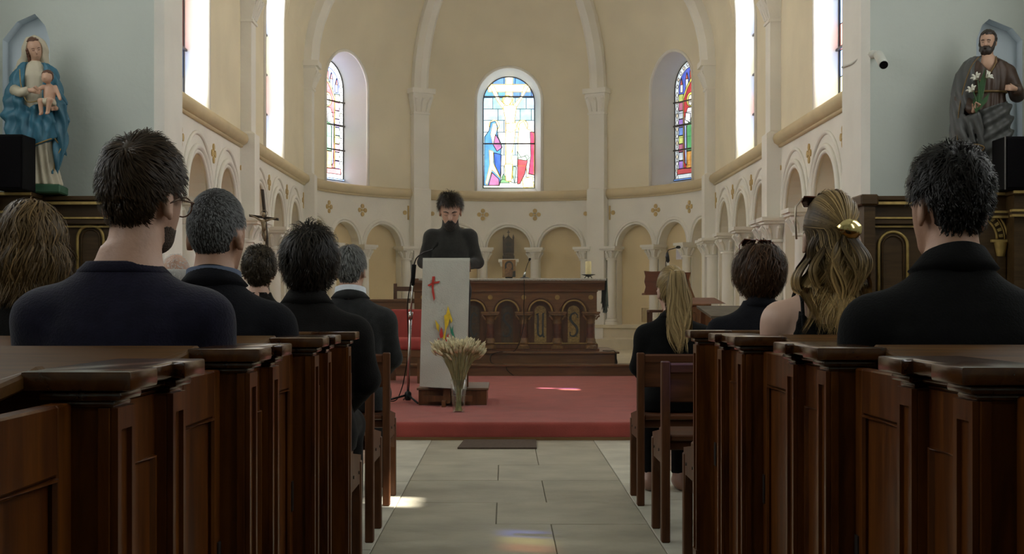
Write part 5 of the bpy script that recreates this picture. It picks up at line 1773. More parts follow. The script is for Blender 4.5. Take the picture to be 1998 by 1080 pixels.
    MB().prism(poly, sh, -0.022, 0.0).build('book_shelf', M_PEWH, root, bevel=0.004)
    bx('seat', 0.08, xout, yb + 0.05, yb + 0.43, 0.415, 0.445, M_PEWH, 0.006)
    bx('seat_front', 0.08, xout, yb + 0.36, yb + 0.385, 0.0, 0.415, M_PEWH)
    return root


GL, GR_ = 'box pews on the crucifix side of the aisle', 'box pews on the spotlight side of the aisle'
XLP, XRP = -0.522, 0.672
pew(-1, XLP, 0.90, 1.28, (1.42, 1.825), 0, 3.1, 'dark oak box pew door two rows behind the man in the navy shirt', GL)
pew(1, XRP, 1.02, 1.40, (1.50, 1.955), 0, 3.1, 'dark oak box pew door two rows behind the man in the black suit', GR_)
pew(-1, XLP, 1.84, 2.23, (2.40, 2.775), 0, 3.1, 'empty dark oak box pew directly behind the man in the navy shirt', GL)
pew(-1, XLP, 2.79, 3.15, (3.32, 3.725), 0, 3.1, 'dark oak box pew where the man in the navy shirt sits', GL)
pew(-1, XLP, 3.74, 4.10, (4.20, 4.53), 0, 3.1, 'dark oak box pew where the grey haired man in a suit sits', GL)
pew(-1, XLP, 4.45, 4.62, None, 0, 3.1, 'low oak front screen closing the box pews on the crucifix side', None, front=True)
pew(1, XRP, 1.97, 2.35, (2.44, 2.855), 0, 3.1, 'empty dark oak box pew directly behind the man in the black suit', GR_)
pew(1, XRP, 2.87, 3.28, (3.46, 3.875), 0, 3.1, 'dark oak box pew where the dark haired man in a black suit sits', GR_)
pew(1, XRP, 3.89, 4.34, (4.44, 4.78), 0, 3.1, 'dark oak box pew where the woman with the gold hair clip sits', GR_, door_open=0.10)
pew(1, XRP, 4.72, 4.90, None, 0, 3.1, 'low oak front screen closing the box pews on the spotlight side', None, front=True)


def bench(sgn, xa, yr, xb, label, group):
    root = empty('wooden_bench', (xa, yr, 0))
    tag(root, label, 'bench', group)
    X = lambda d: sgn * d
    def bx(nm, a, b, y0, y1, z0, z1, m=M_BENCH, bev=0.004, par=None):
        return MB().box(X(a), X(b), y0, y1, z0, z1).build(nm, m, par or root, bevel=bev)
    L = xb - abs(xa)
    for d in (0.0, L):
        bx('back_post', d, d + 0.035, 0, 0.055, 0, 0.742)
        bx('front_leg', d, d + 0.035, 0.36, 0.41, 0, 0.40)
        mb = MB()
        mb.prism([(0.055, 0.25), (0.10, 0.32), (0.34, 0.32), (0.36, 0.25), (0.40, 0.42), (0.02, 0.465), (0.02, 0.25)], lambda a, b, w: Vector((X(d + w), a, b)), 0.004, 0.031)
        s_ = mb.build('side_board', M_BENCH, root)
        for y_, z_ in ((0.12, 0.37), (0.30, 0.365)):
            MB().tube([(X(d + 0.002), y_, z_), (X(d - 0.002 if sgn else 0), y_, z_)], 0.006, 8).build('bolt', M_IRON, s_)
    bx('backrest_board', 0.03, L + 0.005, 0.012, 0.032, 0.575, 0.70, M_BENCHX)
    bx('top_rail', 0.03, L + 0.005, 0.004, 0.045, 0.69, 0.735, M_BENCHX, 0.008)
    bx('seat', 0.036, L, 0.02, 0.43, 0.415, 0.44, M_BENCHX, 0.006)
    bx('seat_apron', 0.036, L, 0.045, 0.065, 0.375, 0.415, M_BENCHX)
    return root


bench(1, 0.640, 6.70, 2.4, 'plain brown bench where the blonde person with a ponytail sits', 'plain benches before the dais, spotlight side')
bench(1, 0.640, 5.66, 2.4, 'plain brown bench where the person with sunglasses on dark red hair sits', 'plain benches before the dais, spotlight side')
bench(1, 0.690, 4.99, 2.4, 'empty plain brown bench beside the front box pew screen', 'plain benches before the dais, spotlight side')
bench(-1, -0.560, 6.70, 2.4, 'plain brown bench where the grey haired man with white collar sits', 'plain benches before the dais, crucifix side')
bench(-1, -0.540, 5.66, 2.4, 'plain brown bench in front of the person with tousled black hair', 'plain benches before the dais, crucifix side')
bench(-1, -0.530, 4.72, 2.4, 'plain brown bench where the person with tousled black hair sits', 'plain benches before the dais, crucifix side')
# ------------------------------------------------------------------ implicit surfaces for bodies and drapery
def surface_nets(D, org, h):
    """naive surface nets: numpy field -> verts, quads"""
    nx, ny, nz = D.shape
    S = D < 0
    acc = np.zeros((nx - 1, ny - 1, nz - 1, 3), np.float32)
    cnt = np.zeros((nx - 1, ny - 1, nz - 1), np.int16)
    crossings = []
    for ax in range(3):
        sl0 = [slice(None)] * 3; sl1 = [slice(None)] * 3
        sl0[ax] = slice(0, -1); sl1[ax] = slice(1, None)
        a, b = D[tuple(sl0)], D[tuple(sl1)]
        m = S[tuple(sl0)] != S[tuple(sl1)]
        idx = np.argwhere(m)
        va, vb = a[m], b[m]
        t = va / (va - vb)
        pos = idx.astype(np.float32)
        pos[:, ax] += t
        o1, o2 = [k for k in range(3) if k != ax]
        for d1 in (0, -1):
            for d2 in (0, -1):
                c = idx.copy()
                c[:, o1] += d1; c[:, o2] += d2
                ok = (c >= 0).all(1) & (c[:, 0] < nx - 1) & (c[:, 1] < ny - 1) & (c[:, 2] < nz - 1)
                cc = c[ok]
                np.add.at(acc, (cc[:, 0], cc[:, 1], cc[:, 2]), pos[ok])
                np.add.at(cnt, (cc[:, 0], cc[:, 1], cc[:, 2]), 1)
        crossings.append((ax, o1, o2, idx, va < 0))
    has = cnt > 0
    ids = -np.ones(cnt.shape, np.int64)
    ids[has] = np.arange(has.sum())
    V = acc[has] / cnt[has][:, None] * h + np.array(org, np.float32)
    Fs = []
    for ax, o1, o2, idx, neg in crossings:
        ok = (idx[:, o1] >= 1) & (idx[:, o2] >= 1) & (idx[:, o1] < D.shape[o1] - 1) & (idx[:, o2] < D.shape[o2] - 1)
        I = idx[ok]; ng = neg[ok]
        def cell(d1, d2):
            c = I.copy(); c[:, o1] += d1; c[:, o2] += d2
            return ids[c[:, 0], c[:, 1], c[:, 2]]
        q = np.stack([cell(-1, -1), cell(0, -1), cell(0, 0), cell(-1, 0)], 1)
        flip = ng if ax != 1 else ~ng
        q[~flip] = q[~flip][:, ::-1]
        Fs.append(q)
    return V, np.concatenate(Fs)


def field_mesh(fn, lo, hi, h):
    ax = [np.arange(lo[k] - h, hi[k] + 2 * h, h, dtype=np.float32) for k in range(3)]
    X, Y, Z = np.meshgrid(*ax, indexing='ij')
    D = fn(X, Y, Z).astype(np.float32)
    return surface_nets(D, (ax[0][0], ax[1][0], ax[2][0]), h)


def np_mesh(name, V, Q, smooth=True):
    me = bpy.data.meshes.new(name)
    me.from_pydata([tuple(map(float, v)) for v in V], [], [tuple(map(int, q)) for q in Q])
    me.update()
    if smooth:
        me.polygons.foreach_set('use_smooth', [True] * len(me.polygons))
    return me


def field_obj(name, fn, lo, hi, h, m, parent):
    V, Q = field_mesh(fn, lo, hi, h)
    return link(name, np_mesh(name, V, Q), m, parent)


def smin(a, b, k):
    t = np.clip(0.5 + 0.5 * (b - a) / k, 0, 1)
    return b + (a - b) * t - k * t * (1 - t)


def smax(a, b, k): return -smin(-a, -b, k)


def cone(X, Y, Z, a, b, ra, rb):
    bx, by, bz = b[0] - a[0], b[1] - a[1], b[2] - a[2]
    l2 = bx * bx + by * by + bz * bz + 1e-9
    px, py, pz = X - a[0], Y - a[1], Z - a[2]
    t = np.clip((px * bx + py * by + pz * bz) / l2, 0, 1)
    return np.sqrt((px - t * bx) ** 2 + (py - t * by) ** 2 + (pz - t * bz) ** 2) - (ra + (rb - ra) * t)


def ellip(X, Y, Z, c, r):
    px, py, pz = (X - c[0]), (Y - c[1]), (Z - c[2])
    k0 = np.sqrt((px / r[0]) ** 2 + (py / r[1]) ** 2 + (pz / r[2]) ** 2)
    k1 = np.sqrt((px / r[0] ** 2) ** 2 + (py / r[1] ** 2) ** 2 + (pz / r[2] ** 2) ** 2) + 1e-6
    return k0 * (k0 - 1) / k1


def loft(X, Y, Z, tab, off=0.0, pw=2.3, folds=None):
    """stack of superellipse sections: rows (z, cx, cy, a, b)"""
    t = np.array(tab, np.float32)
    cx = np.interp(Z, t[:, 0], t[:, 1]); cy = np.interp(Z, t[:, 0], t[:, 2])
    a = np.interp(Z, t[:, 0], t[:, 3]) + off; b = np.interp(Z, t[:, 0], t[:, 4]) + off
    px, py = X - cx, Y - cy
    k = (np.abs(px / a) ** pw + np.abs(py / b) ** pw) ** (1 / pw)
    d = (k - 1) * np.minimum(a, b)
    if folds is not None:
        d = d - folds(np.arctan2(py, px), Z)
    return np.maximum(d, np.maximum(t[0, 0] - Z, Z - t[-1, 0]))


def to_frame(X, Y, Z, M, o):
    """world -> local with rotation matrix M (columns = axes) about o"""
    px, py, pz = X - o[0], Y - o[1], Z - o[2]
    return (M[0][0] * px + M[1][0] * py + M[2][0] * pz, M[0][1] * px + M[1][1] * py + M[2][1] * pz, M[0][2] * px + M[1][2] * py + M[2][2] * pz)


def wrinkle(X, Y, Z, amp, seed, fr=18.0):
    r = random.Random(seed)
    d = 0
    for k in range(5):
        kx, ky, kz = r.uniform(-1, 1), r.uniform(-1, 1), r.uniform(-0.6, 0.6)
        f = fr * r.uniform(0.5, 1.4)
        d = d + np.sin(f * (kx * X + ky * Y + kz * Z) + r.uniform(0, 6) + 1.3 * np.sin(7 * Z + k))
    return amp * d / 5


# ------------------------------------------------------------------ the human figure
class Figure:
    """a body in its own frame: faces +Y, origin on the floor under the hips"""

    def __init__(self, s=1.0, sit=True, wide=1.0, yaw=0.0, pitch=0.0, roll=0.0, female=False, arms=None, seat=0.45, lean=0.0, head_s=1.0, knee=0.46, head_dx=0.0, sh_drop=0.0):
        self.s, self.sit, self.wide, self.female = s, sit, wide, female
        zs = seat if sit else 0.80 * s
        self.zs = zs
        self.lean = lean
        w = wide
        f = 0.9 if female else 1.0
        T = [(0.00, 0.175, 0.125, 0.0), (0.07, 0.185 * (1.02 if female else 1), 0.135, 0.0), (0.20, 0.155 * (0.88 if female else 1), 0.112, 0.0), (0.33, 0.165 * f, 0.116, -0.008), (0.42, 0.178 * f, 0.118, -0.012),
             (0.48, 0.180 * f, 0.110, -0.014), (0.53, 0.160 * f, 0.095, -0.014), (0.57, 0.125 * f, 0.080, -0.012), (0.605, 0.085 * f, 0.068, -0.008), (0.64, 0.062, 0.058, -0.004), (0.66, 0.055, 0.052, -0.002)]
        self.tab = [(zs + z * s - sh_drop * (z > 0.5), lean * z, (c) * s + lean * 0, a * s * w, b * s) for z, a, b, c in T]
        self.hj = Vector((head_dx, 0.0, zs + 0.655 * s - sh_drop))          # neck pivot
        self.Rh = Matrix.Rotation(yaw, 3, 'Z') @ Matrix.Rotation(pitch, 3, 'X') @ Matrix.Rotation(roll, 3, 'Y')
        self.hs = head_s * (0.95 if female else 1.0) * (s ** 0.5)
        sh = 0.186 * s * w * f
        self.shz = zs + 0.495 * s - sh_drop
        if sit:
            self.arm = arms or [[(sg * sh, -0.005, self.shz), (sg * (sh + 0.045 * s), 0.03, zs + 0.29 * s), (sg * 0.10, 0.27 * s, zs + 0.15 * s)] for sg in (-1, 1)]
            kx = 0.115 * s
            self.leg = [[(sg * 0.09 * s, 0.0, zs + 0.09 * s), (sg * kx, knee * s, zs + 0.060), (sg * kx, knee * s + 0.0, 0.09), (sg * kx, knee * s + 0.15, 0.035)] for sg in (-1, 1)]
        else:
            self.arm = arms or [[(sg * sh, -0.005, self.shz), (sg * (sh + 0.055 * s), 0.02, zs + 0.28 * s), (sg * 0.11, 0.23 * s, zs + 0.22 * s)] for sg in (-1, 1)]
            self.leg = [[(sg * 0.09 * s, 0.0, zs + 0.05 * s), (sg * 0.10 * s, 0.015, 0.45 * s), (sg * 0.10 * s, -0.01, 0.09), (sg * 0.115 * s, 0.14, 0.035)] for sg in (-1, 1)]

    # head coordinates: origin at the neck pivot, cranium above and slightly in front
    def hc(self, p):
        v = self.Rh @ (Vector(p) * self.hs)
        return self.hj + v

    def head_field(self, X, Y, Z, off=0.0):
        x, y, z = to_frame(X, Y, Z, self.Rh, self.hj)
        k = self.hs
        x, y, z = x / k, y / k, z / k
        d = ellip(x, y, z, (0, 0.018, 0.150), (0.076 + off, 0.097 + off, 0.102 + off))
        d = smin(d, ellip(x, y, z, (0, 0.052, 0.088), (0.060 + off, 0.066 + off, 0.085 + off)), 0.03)
        if off == 0:
            d = smin(d, ellip(x, y, z, (0, 0.082, 0.030), (0.034, 0.030, 0.026)), 0.025)
            d = smin(d, cone(x, y, z, (0, 0.112, 0.112), (0, 0.134, 0.078), 0.010, 0.014), 0.012)      # nose
            d = smin(d, ellip(x, y, z, (0, 0.105, 0.128), (0.05, 0.016, 0.012)), 0.012)                 # brow
            for sg in (-1, 1):
                d = smax(d, -ellip(x, y, z, (sg * 0.030, 0.122, 0.112), (0.017, 0.016, 0.012)), 0.008)  # sockets
                d = smin(d, ellip(x, y, z, (sg * 0.030, 0.104, 0.110), (0.014, 0.012, 0.011)), 0.003)   # eyeballs
                ear = ellip(x, y, z, (sg * 0.079, 0.004, 0.100), (0.010, 0.020, 0.034))
                ear = smax(ear, -ellip(x, y, z, (sg * 0.090, 0.008, 0.102), (0.008, 0.011, 0.020)), 0.006)
                d = smin(d, ear, 0.006)
            d = smin(d, ellip(x, y, z, (0, 0.112, 0.056), (0.024, 0.010, 0.0065)), 0.006)               # lips
            d = smin(d, ellip(x, y, z, (0, 0.111, 0.045), (0.020, 0.010, 0.0065)), 0.006)
        return d * k

    def neck_field(self, X, Y, Z, off=0.0):
        s = self.s
        r = (0.046 if self.female else 0.057) * s ** 0.5
        a = self.hj - Vector((0, 0.012, 0.06))
        b = self.hc((0, 0.0, 0.07))
        return cone(X, Y, Z, a, b, r * 1.12 + off, r * 0.96 + off)

    def torso_field(self, X, Y, Z, off=0.0, pw=2.3):
        d = loft(X, Y, Z, self.tab, off, pw)
        s = self.s
        for sh, el, wr in self.arm:      # trapezius running down to the shoulder
            sg = 1 if sh[0] > 0 else -1
            d = smin(d, cone(X, Y, Z, (sg * 0.045 * s, -0.018, self.hj.z - 0.095 * s), (sh[0] * 0.92, sh[1] - 0.006, sh[2] + 0.008), 0.050 * s + off, 0.050 * s + off), 0.03)
        return d

    def arm_field(self, X, Y, Z, off=0.0, hands=True, k=0.03, upto=1.0):
        s = self.s
        d = None
        t = 0.88 if self.female else 1.0
        for i, (sh, el, wr) in enumerate(self.arm):
            q = ellip(X, Y, Z, (sh[0] * 0.985, sh[1], sh[2] - 0.012), (0.060 * s * t + off, 0.062 * s * t + off, 0.066 * s * t + off))
            q = smin(q, cone(X, Y, Z, sh, el, 0.054 * s * t + off, 0.043 * s * t + off), 0.03)
            w2 = [el[j] + (wr[j] - el[j]) * upto for j in range(3)]
            q = smin(q, cone(X, Y, Z, el, w2, 0.042 * s * t + off, 0.028 * s * t + off), 0.02)
            if hands:
                dv = (Vector(wr) - Vector(el)).normalized()
                sg = 1 if sh[0] > 0 else -1
                side = Vector((-sg, 0, 0)) - dv * Vector((-sg, 0, 0)).dot(dv)
                side.normalize()
                up = dv.cross(side)
                if up.z < 0: up = -up
                pc = Vector(wr) + dv * 0.055
                dn = (dv - up * 0.35).normalized()
                x, y, z = to_frame(X, Y, Z, Matrix((side, dv, up)).transposed(), pc)
                q = smin(q, ellip(x, y, z, (0, 0, 0), (0.040, 0.052, 0.015)), 0.02)
                for f, (o, L) in enumerate(((-0.030, 0.062), (-0.010, 0.074), (0.011, 0.07), (0.031, 0.056))):
                    b0 = pc + dv * 0.04 + side * o
                    b1 = b0 + dn * L * 0.5
                    b2 = b1 + (dn - up * 0.6).normalized() * L * 0.5
                    q = smin(q, cone(X, Y, Z, b0, b1, 0.0095, 0.009), 0.006)
                    q = smin(q, cone(X, Y, Z, b1, b2, 0.009, 0.0078), 0.004)
                t0 = pc + side * 0.034 - dv * 0.025
                t1 = t0 + (side * 0.8 + dv * 0.7).normalized() * 0.04
                t2 = t1 + (side * 0.2 + dv).normalized() * 0.03
                q = smin(q, cone(X, Y, Z, t0, t1, 0.013, 0.011), 0.008)
                q = smin(q, cone(X, Y, Z, t1, t2, 0.011, 0.009), 0.004)
            d = q if d is None else np.minimum(d, q)
        return d

    def leg_field(self, X, Y, Z, off=0.0, feet=True):
        s = self.s
        d = None
        for hip, kn, an, toe in self.leg:
            q = cone(X, Y, Z, hip, kn, 0.080 * s + off, 0.058 * s + off)
            q = smin(q, cone(X, Y, Z, kn, an, 0.055 * s + off, 0.040 + off), 0.03)
            if feet:
                q = smin(q, cone(X, Y, Z, (an[0], an[1] - 0.03, 0.045), toe, 0.036 + off, 0.030 + off), 0.02)
            d = q if d is None else smin(d, q, 0.02)
        return d

    def body_field(self, X, Y, Z):
        d = self.torso_field(X, Y, Z)
        d = smin(d, self.arm_field(X, Y, Z), 0.035)
        d = smin(d, self.leg_field(X, Y, Z), 0.03)
        d = smin(d, self.neck_field(X, Y, Z), 0.035)
        return smin(d, self.head_field(X, Y, Z), 0.012)

    def bounds(self):
        xs = [p[0] for a in self.arm for p in a]
        ys = [p[1] for a in self.arm for p in a] + [p[1] for l in self.leg for p in l]
        m = max(abs(min(xs)), abs(max(xs))) + 0.10
        top = self.hj.z + 0.30 * self.hs
        return (-m, min(min(ys) - 0.15, -0.22), 0.0), (m, max(max(ys) + 0.12, 0.24), top)


HAIR_MATS = {}


def hair_mat(rough=0.42):
    key = 'hair_%.2f' % rough
    if key in HAIR_MATS: return HAIR_MATS[key]
    m = bpy.data.materials.new('hair')
    m.use_nodes = True
    nt = m.node_tree
    b = nt.nodes['Principled BSDF']
    at = nt.nodes.new('ShaderNodeAttribute')
    at.attribute_name = 'hair_col'
    nt.links.new(at.outputs['Color'], b.inputs['Base Color'])
    b.inputs['Roughness'].default_value = rough
    b.inputs['Specular IOR Level'].default_value = 0.18
    HAIR_MATS[key] = m
    return m


def hair(fig, parent, style, n=3000, seed=1, cols=((0.03, 0.018, 0.01), (0.03, 0.018, 0.01)), width=0.0028, rough=0.42, segs=9, name='hair'):
    """strands as tapered ribbons over a scalp cap. style: function table of numbers and callables"""
    rs = np.random.RandomState(seed)
    R = np.array(fig.Rh)
    hs = fig.hs
    C = np.array((0, 0.014, 0.145)); E = np.array((0.081, 0.103, 0.108))
    roots = []
    while len(roots) < n:
        v = rs.normal(size=(n * 3, 3)); v /= np.linalg.norm(v, axis=1)[:, None]
        keep = style['mask'](v)
        roots += list(v[keep])
    u = np.array(roots[:n])
    p = u * E * 0.99
    nrm = u / E; nrm /= np.linalg.norm(nrm, axis=1)[:, None]
    L = style['length'](u, rs) * rs.uniform(0.75, 1.1, n)
    vol = style.get('vol', 0.06) * rs.beta(2.0, 1.2, n) + 0.015
    flow = style['flow'](u, rs)
    flow = flow - nrm * (flow * nrm).sum(1)[:, None]
    flow /= (np.linalg.norm(flow, axis=1)[:, None] + 1e-6)
    lift = style.get('lift', 0.5)
    lift = lift(u) if callable(lift) else lift
    lift = np.broadcast_to(np.asarray(lift, float), (n,)) * rs.uniform(0.5, 1.3, n)
    d = flow + nrm * lift[:, None]
    # clumping: neighbours share a direction disturbance
    cl = style.get('clump', 0.25)
    ph = np.stack([np.sin(u @ rs.normal(size=3) * 9 + k) + np.sin(u @ rs.normal(size=3) * 15 + 2 * k) for k in range(3)], 1)
    d = d + cl * ph * 0.5 + rs.normal(size=(n, 3)) * style.get('frizz', 0.1)
    d /= np.linalg.norm(d, axis=1)[:, None]
    grav = style.get('grav', 0.15)
    curl, cfreq = style.get('curl', 0.0), style.get('cfreq', 60.0)
    cph = ph[:, 0] * 2.0 + rs.uniform(0, 1.2, n)
    pts = [p.copy()]
    nx = [nrm.copy()]
    ds = L / segs
    gdir = (R.T @ np.array((0, 0, -1.0)))
    guide = style.get('guide')
    # torso collider in head space is handled after rotation
    hj = np.array(fig.hj)
    tz = fig.shz
    rs_h = rs.uniform(0.2, 1.0, n)
    tabn = np.array(fig.tab)
    for k in range(segs):
        t = (k + 1) / segs
        d = d + gdir * grav
        if guide is not None:
            d = guide(p, d, t, u, L)
        d /= np.linalg.norm(d, axis=1)[:, None]
        side = np.cross(d, u); side /= (np.linalg.norm(side, axis=1)[:, None] + 1e-6)
        w = curl * np.sin(cph + t * L * cfreq)
        p = p + (d + side * w[:, None] + np.cross(side, d) * (curl * np.cos(cph * 1.3 + t * L * cfreq))[:, None]) * ds[:, None]
        q = p / (E * (1 + vol[:, None] * min(1, t * 1.6)))
        rr = np.linalg.norm(q, axis=1)
        ins = rr < 1
        p[ins] = (q[ins] / rr[ins][:, None]) * (E * (1 + vol[ins][:, None] * min(1, t * 1.6)))
        hug = style.get('hug')
        if hug is not None:
            hv = hug(u) if callable(hug) else hug
            mxr = 1 + (vol * min(1, t * 1.6) + hv * rs_h)
            qh = p / E
            rh = np.linalg.norm(qh, axis=1)
            inz = p[:, 2] > -0.3 * E[2] if style.get('hugtop') else np.ones(n, bool)
            ou = (rh > mxr) & inz
            p[ou] = qh[ou] / rh[ou][:, None] * mxr[ou][:, None] * E
        if style.get('body', False):
            wp = ((p + C) * hs) @ R.T + hj
            aa = np.interp(wp[:, 2], tabn[:, 0], tabn[:, 3]) * 1.12 + 0.012
            bb = np.interp(wp[:, 2], tabn[:, 0], tabn[:, 4]) + style.get('bodyoff', 0.012) + 0.02 * (vol / (vol.max() + 1e-6))
            cy_ = np.interp(wp[:, 2], tabn[:, 0], tabn[:, 2])
            fx = np.clip(np.abs(wp[:, 0]) / aa, 0, 1)
            ysf = cy_ - bb * (1 - fx ** 2.5) ** 0.4
            bi = (wp[:, 2] < fig.hj.z) & (wp[:, 1] > ysf) & (fx < 1) & (wp[:, 1] < 0.05)
            wp[bi, 1] = ysf[bi]
            p = ((wp - hj) @ R) / hs - C
        pts.append(p.copy())
        nx.append(np.where((rr < 1.25)[:, None], p / (E * E), nx[-1]))
    A = np.stack(pts, 1)                       # n, segs+1, 3
    W = ((A + C) * hs) @ R.T + hj
    T = np.gradient(W, axis=1)
    T /= (np.linalg.norm(T, axis=2)[..., None] + 1e-9)
    Nn = np.stack(nx, 1) @ R.T
    B = np.cross(T, Nn); B /= (np.linalg.norm(B, axis=2)[..., None] + 1e-9)
    tt = np.linspace(0, 1, segs + 1)
    wd = width * (0.55 + 0.45 * np.sin(PI * np.clip(tt * 0.9 + 0.12, 0, 1))) * np.where(tt > 0.8, (1.02 - tt) / 0.22, 1.0)
    wv = wd[None, :, None] * rs.uniform(0.6, 1.3, n)[:, None, None]
    V = np.concatenate([W - B * wv / 2, W + B * wv / 2], 2).reshape(-1, 3)
    S1 = segs + 1
    base = (np.arange(n) * S1 * 2)[:, None]
    k = np.arange(segs)[None, :] * 2
    Q = np.stack([base + k, base + k + 1, base + k + 3, base + k + 2], 2).reshape(-1, 4)
    c0, c1 = np.array(cols[0]), np.array(cols[1])
    if not style.get('ombre'):      # one colour from root to tip
        c0 = c1 = (c0 + c1) / 2
    cfun = style.get('colour')
    g = np.clip((tt - 0.25) / 0.6, 0, 1)[None, :, None]
    cc = c0 * (1 - g) + c1 * g
    cc = cc * np.exp(rs.normal(0, style.get('cvar', 0.25), n))[:, None, None]
    if 'grey' in style:
        gm_ = rs.rand(n) < style['grey'](u)
        cc = np.where(gm_[:, None, None], np.array(style['greycol']) * rs.uniform(0.6, 1.2, n)[:, None, None], cc)
    cc = np.broadcast_to(cc, (n, S1, 3))
    CC = np.repeat(cc.reshape(-1, 3), 2, axis=0)
    # scalp cap under the strands
    def capf(X, Y, Z):
        x, y, z = to_frame(X, Y, Z, fig.Rh, fig.hj)
        x, y, z = x / hs, y / hs, z / hs
        dd = ellip(x, y, z, tuple(C), tuple(E * 1.012))
        qx, qy, qz = (x - C[0]) / E[0], (y - C[1]) / E[1], (z - C[2]) / E[2]
        return np.maximum(dd, style['capmask'](qx, qy, qz) * 0.08) * hs
    cen = fig.hc((0, 0.014, 0.145))
    r = 0.125 * hs
    V2, Q2 = field_mesh(capf, (cen.x - r, cen.y - r, cen.z - r), (cen.x + r, cen.y + r, cen.z + r), 0.010)
    CC2 = np.repeat((c0 * 1.0)[None], len(V2), 0)
    Q2 = Q2 + len(V)
    V = np.concatenate([V, V2]); Q = np.concatenate([Q, Q2]); CC = np.concatenate([CC, CC2])
    me = np_mesh(name, V, Q, True)
    at = me.attributes.new('hair_col', 'FLOAT_COLOR', 'POINT')
    rgba = np.concatenate([np.clip(CC, 0, 1), np.ones((len(CC), 1))], 1).astype(np.float32)
    at.data.foreach_set('color', rgba.ravel())
    o = link(name, me, hair_mat(rough), parent)
    o['kind'] = 'stuff'
    return o


def short_mask(v):
    x, y, z = v[:, 0], v[:, 1], v[:, 2]
    face = (y > 0.25) & (z < 0.50)
    ear = (np.abs(x) > 0.72) & (z < -0.05) & (y > -0.35)
    nape = (z < -0.93)
    side = (np.abs(x) > 0.55) & (z < -0.25) & (y > -0.5)
    return ~(face | ear | nape | side)


def short_cap(x, y, z):
    """positive outside the hairy scalp"""
    f = np.minimum(y - 0.25, 0.50 - z)
    n = -0.86 - z
    e = np.minimum(np.minimum(np.abs(x) - 0.66, -0.05 - z), y + 0.35)
    return np.maximum(np.maximum(f, n), e)


def whorl_flow(cx=0.0, cy=-0.55, cz=0.83, swirl=0.35, down=0.35):
    c = np.array((cx, cy, cz)); c = c / np.linalg.norm(c)
    def f(u, rs):
        away = u - c
        sw = np.cross(c[None], away)
        return away + swirl * sw + np.array((0, 0, -down))
    return f


def person_root(label, X, Y, z=0.0, rz=0.0, group=None):
    o = empty('person', (X, Y, z), rz)
    tag(o, label, 'person', group)
    return o


def jacket(fig, parent, m, seed=1, name='jacket', off=0.016, collar=0.045, pad=0.012, hem=0.0, h=0.011, amp=0.0035, sleeve=0.92, collar_m=None, vneck=True):
    """tailored jacket: padded shoulders, sleeves and a turned collar"""
    s = fig.s
    def fn(X, Y, Z):
        d = fig.torso_field(X, Y, Z, off, 2.5)
        a = fig.arm_field(X, Y, Z, off * 0.9, hands=False, upto=sleeve)
        for sh, el, wr in fig.arm:
            a = np.minimum(a, ellip(X, Y, Z, (sh[0] * 0.93, sh[1] - 0.004, sh[2] + 0.030 * s), (0.078 * s, 0.060 * s, 0.034 * s + pad)))
        d = smin(d, a, 0.022)
        d = d + wrinkle(X, Y, Z, amp, seed)
        # creases where the sleeve meets the back
        d = np.maximum(d, fig.zs + hem - Z)
        neck = fig.neck_field(X, Y, Z, 0.006)
        zc = fig.hj.z
        d = np.maximum(d, Z - (zc + 0.005))
        return np.maximum(d, -np.maximum(neck, (zc - 0.030) - Z))
    lo, hi = fig.bounds()
    lo = (lo[0], lo[1], fig.zs + hem - 0.03)
    hi = (hi[0], hi[1], fig.hj.z + 0.03)
    j = field_obj(name, fn, lo, hi, h, m, parent)
    if collar:
        # turned-down collar: a sleeve of cloth around the neck, higher behind
        zc = fig.hj.z
        cy, cx = -0.008, fig.hj.x
        r0 = (0.058 if not fig.female else 0.047) * s ** 0.5 + 0.005
        mb = MB()
        n = 40
        for ring, (dr, dz) in enumerate(((-0.004, -0.035), (-0.002, collar * 0.5), (0.001, collar), (0.006, collar * 0.95), (0.020, 0.0), (0.026, -0.014), (0.014, -0.03))):
            for k in range(n):
                a = 2 * PI * k / n
                back = 0.5 - 0.5 * math.sin(a)
                zz = zc + (dz if back > 0.0 else dz) * (0.35 + 0.65 * back) - (1 - back) * 0.035
                mb.v.append((cx + (r0 + dr * (0.9 + 0.45 * abs(math.cos(a)))) * 1.04 * math.cos(a), cy + (r0 + dr) * 1.0 * math.sin(a), zz))
        for i in range(6):
            for k in range(n):
                q = (k + 1) % n
                mb.f.append((i * n + k, i * n + q, (i + 1) * n + q, (i + 1) * n + k)); mb.mi.append(0)
        mb.build('collar', collar_m or m, j, smooth=True)
    return j


def shirt_collar(fig, parent, m, rise=0.05):
    s = fig.s
    zc = fig.hj.z
    cy, cx = -0.006, fig.hj.x
    r0 = 0.061 * s ** 0.5 + 0.006
    mb = MB()
    n = 36
    for dr, dz in ((0.0, -0.04), (0.003, rise), (0.008, rise + 0.002), (0.012, -0.03)):
        for k in range(n):
            a = 2 * PI * k / n
            back = 0.5 - 0.5 * math.sin(a)
            mb.v.append((cx + (r0 + dr) * 1.08 * math.cos(a), cy + (r0 + dr) * math.sin(a), zc + dz * (0.5 + 0.5 * back) - (1 - back) * 0.02))
    for i in range(3):
        for k in range(n):
            q = (k + 1) % n
            mb.f.append((i * n + k, i * n + q, (i + 1) * n + q, (i + 1) * n + k)); mb.mi.append(0)
    return mb.build('shirt_collar', m, parent, smooth=True)


